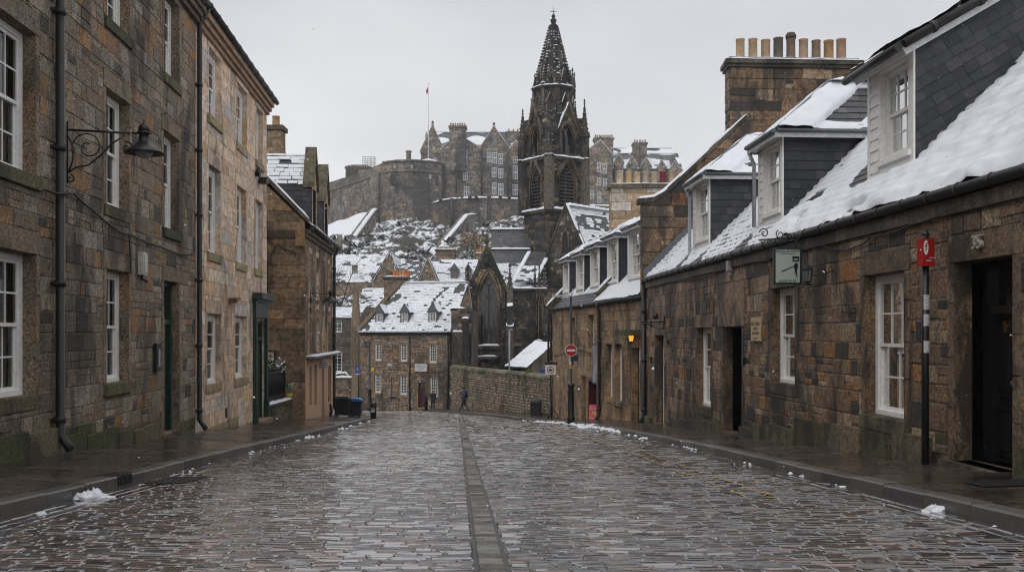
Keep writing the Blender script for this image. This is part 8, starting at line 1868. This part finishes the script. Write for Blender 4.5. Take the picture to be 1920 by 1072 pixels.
def skel(hipL, kneeL, ankL, toeL, kneeR, ankR, toeR, elL, wrL, haL, elR, wrR, haR, lean=0., bulk=1.):
    V = {'pelvis': ((0, 0, .95), (.15*bulk, .115)), 'belly': ((0, lean*.3, 1.1), (.145*bulk, .11)), 'chest': ((0, lean*.7, 1.3), (.165*bulk, .12)), 'neck': ((0, lean, 1.46), .062), 'chin': ((0, lean+.02, 1.53), .062), 'head': ((0, lean+.03, 1.62), (.088, .105)), 'crown': ((0, lean+.025, 1.7), .065)}
    for s, n, kn, an, to, el, wr, ha in ((-1, 'L', kneeL, ankL, toeL, elL, wrL, haL), (1, 'R', kneeR, ankR, toeR, elR, wrR, haR)):
        V['hip'+n] = ((s*.095, 0, .88), .095); V['knee'+n] = (kn, .068); V['ank'+n] = (an, .05); V['toe'+n] = (to, (.045, .035)); V['sho'+n] = ((s*.185*bulk, lean*.9, 1.39), .07*bulk); V['el'+n] = (el, .056*bulk); V['wrist'+n] = (wr, .04); V['hand'+n] = (ha, (.022, .042))
    E = [('pelvis', 'belly'), ('belly', 'chest'), ('chest', 'neck'), ('neck', 'chin'), ('chin', 'head'), ('head', 'crown')]
    for n in 'LR': E += [('pelvis', 'hip'+n), ('hip'+n, 'knee'+n), ('knee'+n, 'ank'+n), ('ank'+n, 'toe'+n), ('chest', 'sho'+n), ('sho'+n, 'el'+n), ('el'+n, 'wrist'+n), ('wrist'+n, 'hand'+n)]
    return {'v': V, 'e': E}
# the walker in front of the wall strides to the left
p1 = gnd(871, 772, .14); H1 = 48.5*p1.y/F
J = skel(None, (-.1, .14, .5), (-.09, .3, .1), (-.09, .45, .06), (.1, .02, .49), (.09, -.3, .16), (.09, -.24, .05), (-.26, -.08, 1.14), (-.28, .1, .95), (-.28, .17, .9), (.26, .02, 1.13), (.26, .22, 1.02), (.25, .3, 1.0), .06)
def pack(t, W, k):
    m = MB(); vs = []
    for j in range(9):
        for i in range(12):
            a, e = 2*pi*i/12, pi*j/8; vs.append(W((.14*sin(e)*cos(a), -.15+.1*sin(e)*sin(a), 1.22+.23*cos(e))))
    m.grid(vs, [(j*12+i, j*12+(i+1) % 12, (j+1)*12+(i+1) % 12, (j+1)*12+i) for j in range(8) for i in range(12)])
    for s in (-1, 1): m.tube([W((s*.11, -.1, 1.42)), W((s*.12, .1, 1.43)), W((s*.13, .17, 1.25)), W((s*.14, -.05, 1.08))], .018*k, n=5)
    build('backpack', m, plain('navy rucksack', (.02, .024, .04), .7), t)
person(p1, radians(75), 'person in a navy jacket with a rucksack striding past the churchyard wall', H1, J, ((.40, .25, .18), (.05, .06, .10), (.03, .038, .065), (.2, .19, .19)), (.03, .02, .015), pack)
p2 = gnd(812, 768, .14); H2 = 38.5*p2.y/F
J = skel(None, (-.1, .06, .5), (-.1, -.04, .1), (-.1, .1, .05), (.1, .03, .5), (.1, .1, .1), (.1, .24, .05), (-.26, .02, 1.13), (-.27, .14, .93), (-.26, .18, .87), (.27, -.02, 1.13), (.27, .1, .92), (.26, .13, .86), .03, 1.12); J['waist'] = .72
def coat(t, W, k):
    m = MB(); vs = []
    for j in range(6):
        for i in range(14): a = 2*pi*i/14; z = 1.15-.5*j/5; r = .17+.05*j/5; vs.append(W((r*cos(a), r*.8*sin(a), z)))
    m.grid(vs, [(j*14+i, j*14+(i+1) % 14, (j+1)*14+(i+1) % 14, (j+1)*14+i) for j in range(5) for i in range(14)]); build('coat', m, plain('black coat', (.012, .012, .014), .8), t)
person(p2, radians(165), 'person in a long black coat walking away beside the plum door', H2, J, ((.36, .22, .16), (.013, .013, .015), (.012, .012, .014), (.35, .34, .33)), (.2, .1, .04), coat)

# ------------------------------------------------------------------ trees
def tree(name, base, h, r0, seed, label, spread=.6, levels=5, lean=(0, 0), leaf=None, kids=(3, 4)):
    t = thing(name, label, 'tree', base); q = random.Random(seed); m = MB(); lf = MB(); tips = []
    def grow(p, d, l, r, lv):
        n = 4; pts = [p]; dd = d.copy()
        for i in range(n):
            dd = (dd+Vector((q.gauss(0, .12), q.gauss(0, .12), q.gauss(.04, .06)))).normalized(); pts.append(pts[-1]+dd*l/n)
        m.tube(pts, r, n=6 if lv > 2 else 4, r1=r*.55, caps=False)
        if lv == 0: tips.extend(pts[2:]); return
        for i in range(q.randint(*kids)):
            s = q.uniform(.35, 1.); k = min(n-1, int(s*n)); a = pts[k].lerp(pts[k+1], s*n-k if s < 1 else 1); x = Vector((q.gauss(0, 1), q.gauss(0, 1), q.gauss(.15, .5))).normalized(); grow(a, (dd*(1-spread)+x*spread).normalized(), l*q.uniform(.55, .8), r*.5, lv-1)
        grow(pts[-1], dd, l*.7, r*.55, lv-1)
    grow(Vector(base), Vector((lean[0], lean[1], 1)).normalized(), h*.36, r0, levels)
    build('trunk', m, M['bark'], t)
    if leaf:
        for p in tips:
            for _ in range(leaf[1]):
                c = p+Vector((q.gauss(0, .5), q.gauss(0, .5), q.gauss(0, .4))); a = Vector((q.gauss(0, 1), q.gauss(0, 1), q.gauss(0, 1))).normalized()*leaf[2]; b = a.cross(Vector((q.gauss(0, 1), q.gauss(0, 1), q.gauss(0, 1)))).normalized()*leaf[2]*.6; k = q.uniform(.6, 1.4); lf.face([c-a, c+b, c+a, c-b], 0, tuple(x*k for x in (leaf[0] if q.random() < .85 else (.6, .62, .64))))
        build('crown', lf, M['leafm'], t)
    return t
tree('bare_tree', at(650, 620, 103), 8.8, .17, 5, 'bare dark winter tree standing before the long white roof', .62, 4)
tree('ochre_tree', at(882, 500, 165), 7.0, .18, 8, 'thin ochre leaved tree below the curtain wall', .65, 3, leaf=((.24, .15, .055), 3, .16)); tree('ochre_tree', at(905, 490, 170), 6.5, .16, 12, 'second ochre leaved tree, nearer the church nave roof', .65, 3, leaf=((.2, .12, .05), 3, .16))

# ------------------------------------------------------------------ loose snow
def lump(x, y, sx, sy, sz, seed, label, group='lumps of snow along the kerbs', zoff=0.):
    m = MB(); n1_, n2_ = 44, 16; vs = []; z0 = road_z(x, y)+zoff
    for j in range(n2_+1):
        for i in range(n1_):
            a, b = 2*pi*i/n1_, pi/2*j/n2_; r = cos(b); c_, s_ = cos(a), sin(a); k = 1+.35*nz(c_*1.6+seed, s_*1.6, b*1.8)+.3*abs(nz(c_*4+seed, s_*4, b*4))+.12*nz(c_*10+seed, s_*10, b*10); vs.append((x+sx*r*c_*k*.9, y+sy*r*s_*k*.9, z0-.02+sz*sin(b)**.8*(k**1.6)*(.75+.5*nz(c_*2.4+seed, s_*2, 3.))))
    m.grid(vs, [(j*n1_+i, j*n1_+(i+1) % n1_, (j+1)*n1_+(i+1) % n1_, (j+1)*n1_+i) for j in range(n2_) for i in range(n1_)]); return tag(build('snow_lump', m, M['snow']), label, 'snow', group)
def rg(px, py): v = gnd(px, py, 0.); return v.x, v.y
for (px, py, w_, h_, lab) in ((174, 934, 40, 15, 'largest dirty snow lump against the left kerb near the gully grating'), (77, 961, 10, 6, 'small snow lump against the left kerb nearest the camera'), (1755, 957, 25, 14, 'knobbly snow lump against the right kerb opposite the black double door'), (1865, 985, 5, 6, 'tiny snow lump on the right setts nearest the camera'), (1506, 892, 8, 5, 'small snow lump at the right kerb below the tall white window'), (1580, 911, 11, 4, 'flat snow lump at the right kerb before the red sign post'), (1212, 822, 14, 4, 'flat snow lump at the right kerb before the narrow pale door'), (1108, 802, 26, 7, 'broad snow heap on the kerb beside the red pavement board'), (610, 806, 12, 5, 'snow lump on the left kerb before the yard railings'), (508, 1042, 12, 4, 'flat scrap of snow in the middle of the near setts'), (424, 856, 4, 4, 'small snow ball on the left setts')):
    x, y = rg(px, py); s = y/F; lump(x, y, w_*s, w_*s*.55, h_*s, px*.13, lab, zoff=.0)
q = random.Random(77); crumbs = MB()
def crumb(x, y, r, zoff=.01):
    z = road_z(x, y)+zoff; crumbs.lathe((x, y, z-.01), [(r*q.uniform(.8, 1.2), 0), (r*q.uniform(.6, 1), r*.5), (r*.3, r*.9), (.001, r)], 6)
for i in range(110):
    y = q.uniform(9, 50); x = rk(y)-abs(q.gauss(0, .12))-.05
    if nz(y*.6, 3.) > .08 or y > 34: crumb(x, y, q.uniform(.015, .042)*(1 if y < 25 else 1.6))
for i in range(130):
    y = q.uniform(29, 46); x = rk(y)-abs(q.gauss(0, .1))-.02
    if nz(y*.5, 6.) > -.1: crumb(x, y, q.uniform(.04, .12))
for i in range(130):
    y = q.uniform(9, 44); x = lk(y)+abs(q.gauss(0, .15))+.05
    if nz(y*.6, 8.) > .05: crumb(x, y, q.uniform(.015, .04)*(1 if y < 25 else 2))
for i in range(60): crumb(q.uniform(-4, 4), q.uniform(6, 30), q.uniform(.006, .014), .02)
tag(build('snow_crumbs', crumbs, M['snow']), 'scattered crumbs of snow along both kerbs', None, None, 'stuff')
fl = MB(); q = random.Random(99)
for i in range(1000):
    y = q.uniform(2.5, 60)**1.; s_ = .6*y; x = q.uniform(-s_, s_)*.95; z = q.uniform(max(-.35*y, road_z(x, y)+.1), .36*y); r = q.uniform(.0022, .0048)*(1 if y < 12 else 1.6 if y < 30 else 3.); c = Vector((x, y, z)); d = Vector((q.gauss(0, .3), q.gauss(0, .3), -1)).normalized()*r*1.25; e = Vector((r, 0, 0)); f_ = Vector((0, r, 0))
    fl.grid([c+d, c-d, c+e, c-e, c+f_, c-f_], [(0, 2, 4), (0, 4, 3), (0, 3, 5), (0, 5, 2), (1, 4, 2), (1, 3, 4), (1, 5, 3), (1, 2, 5)])
tag(build('snow_flakes', fl, M['snow']), 'sparse small snowflakes falling over the street', None, None, 'stuff')
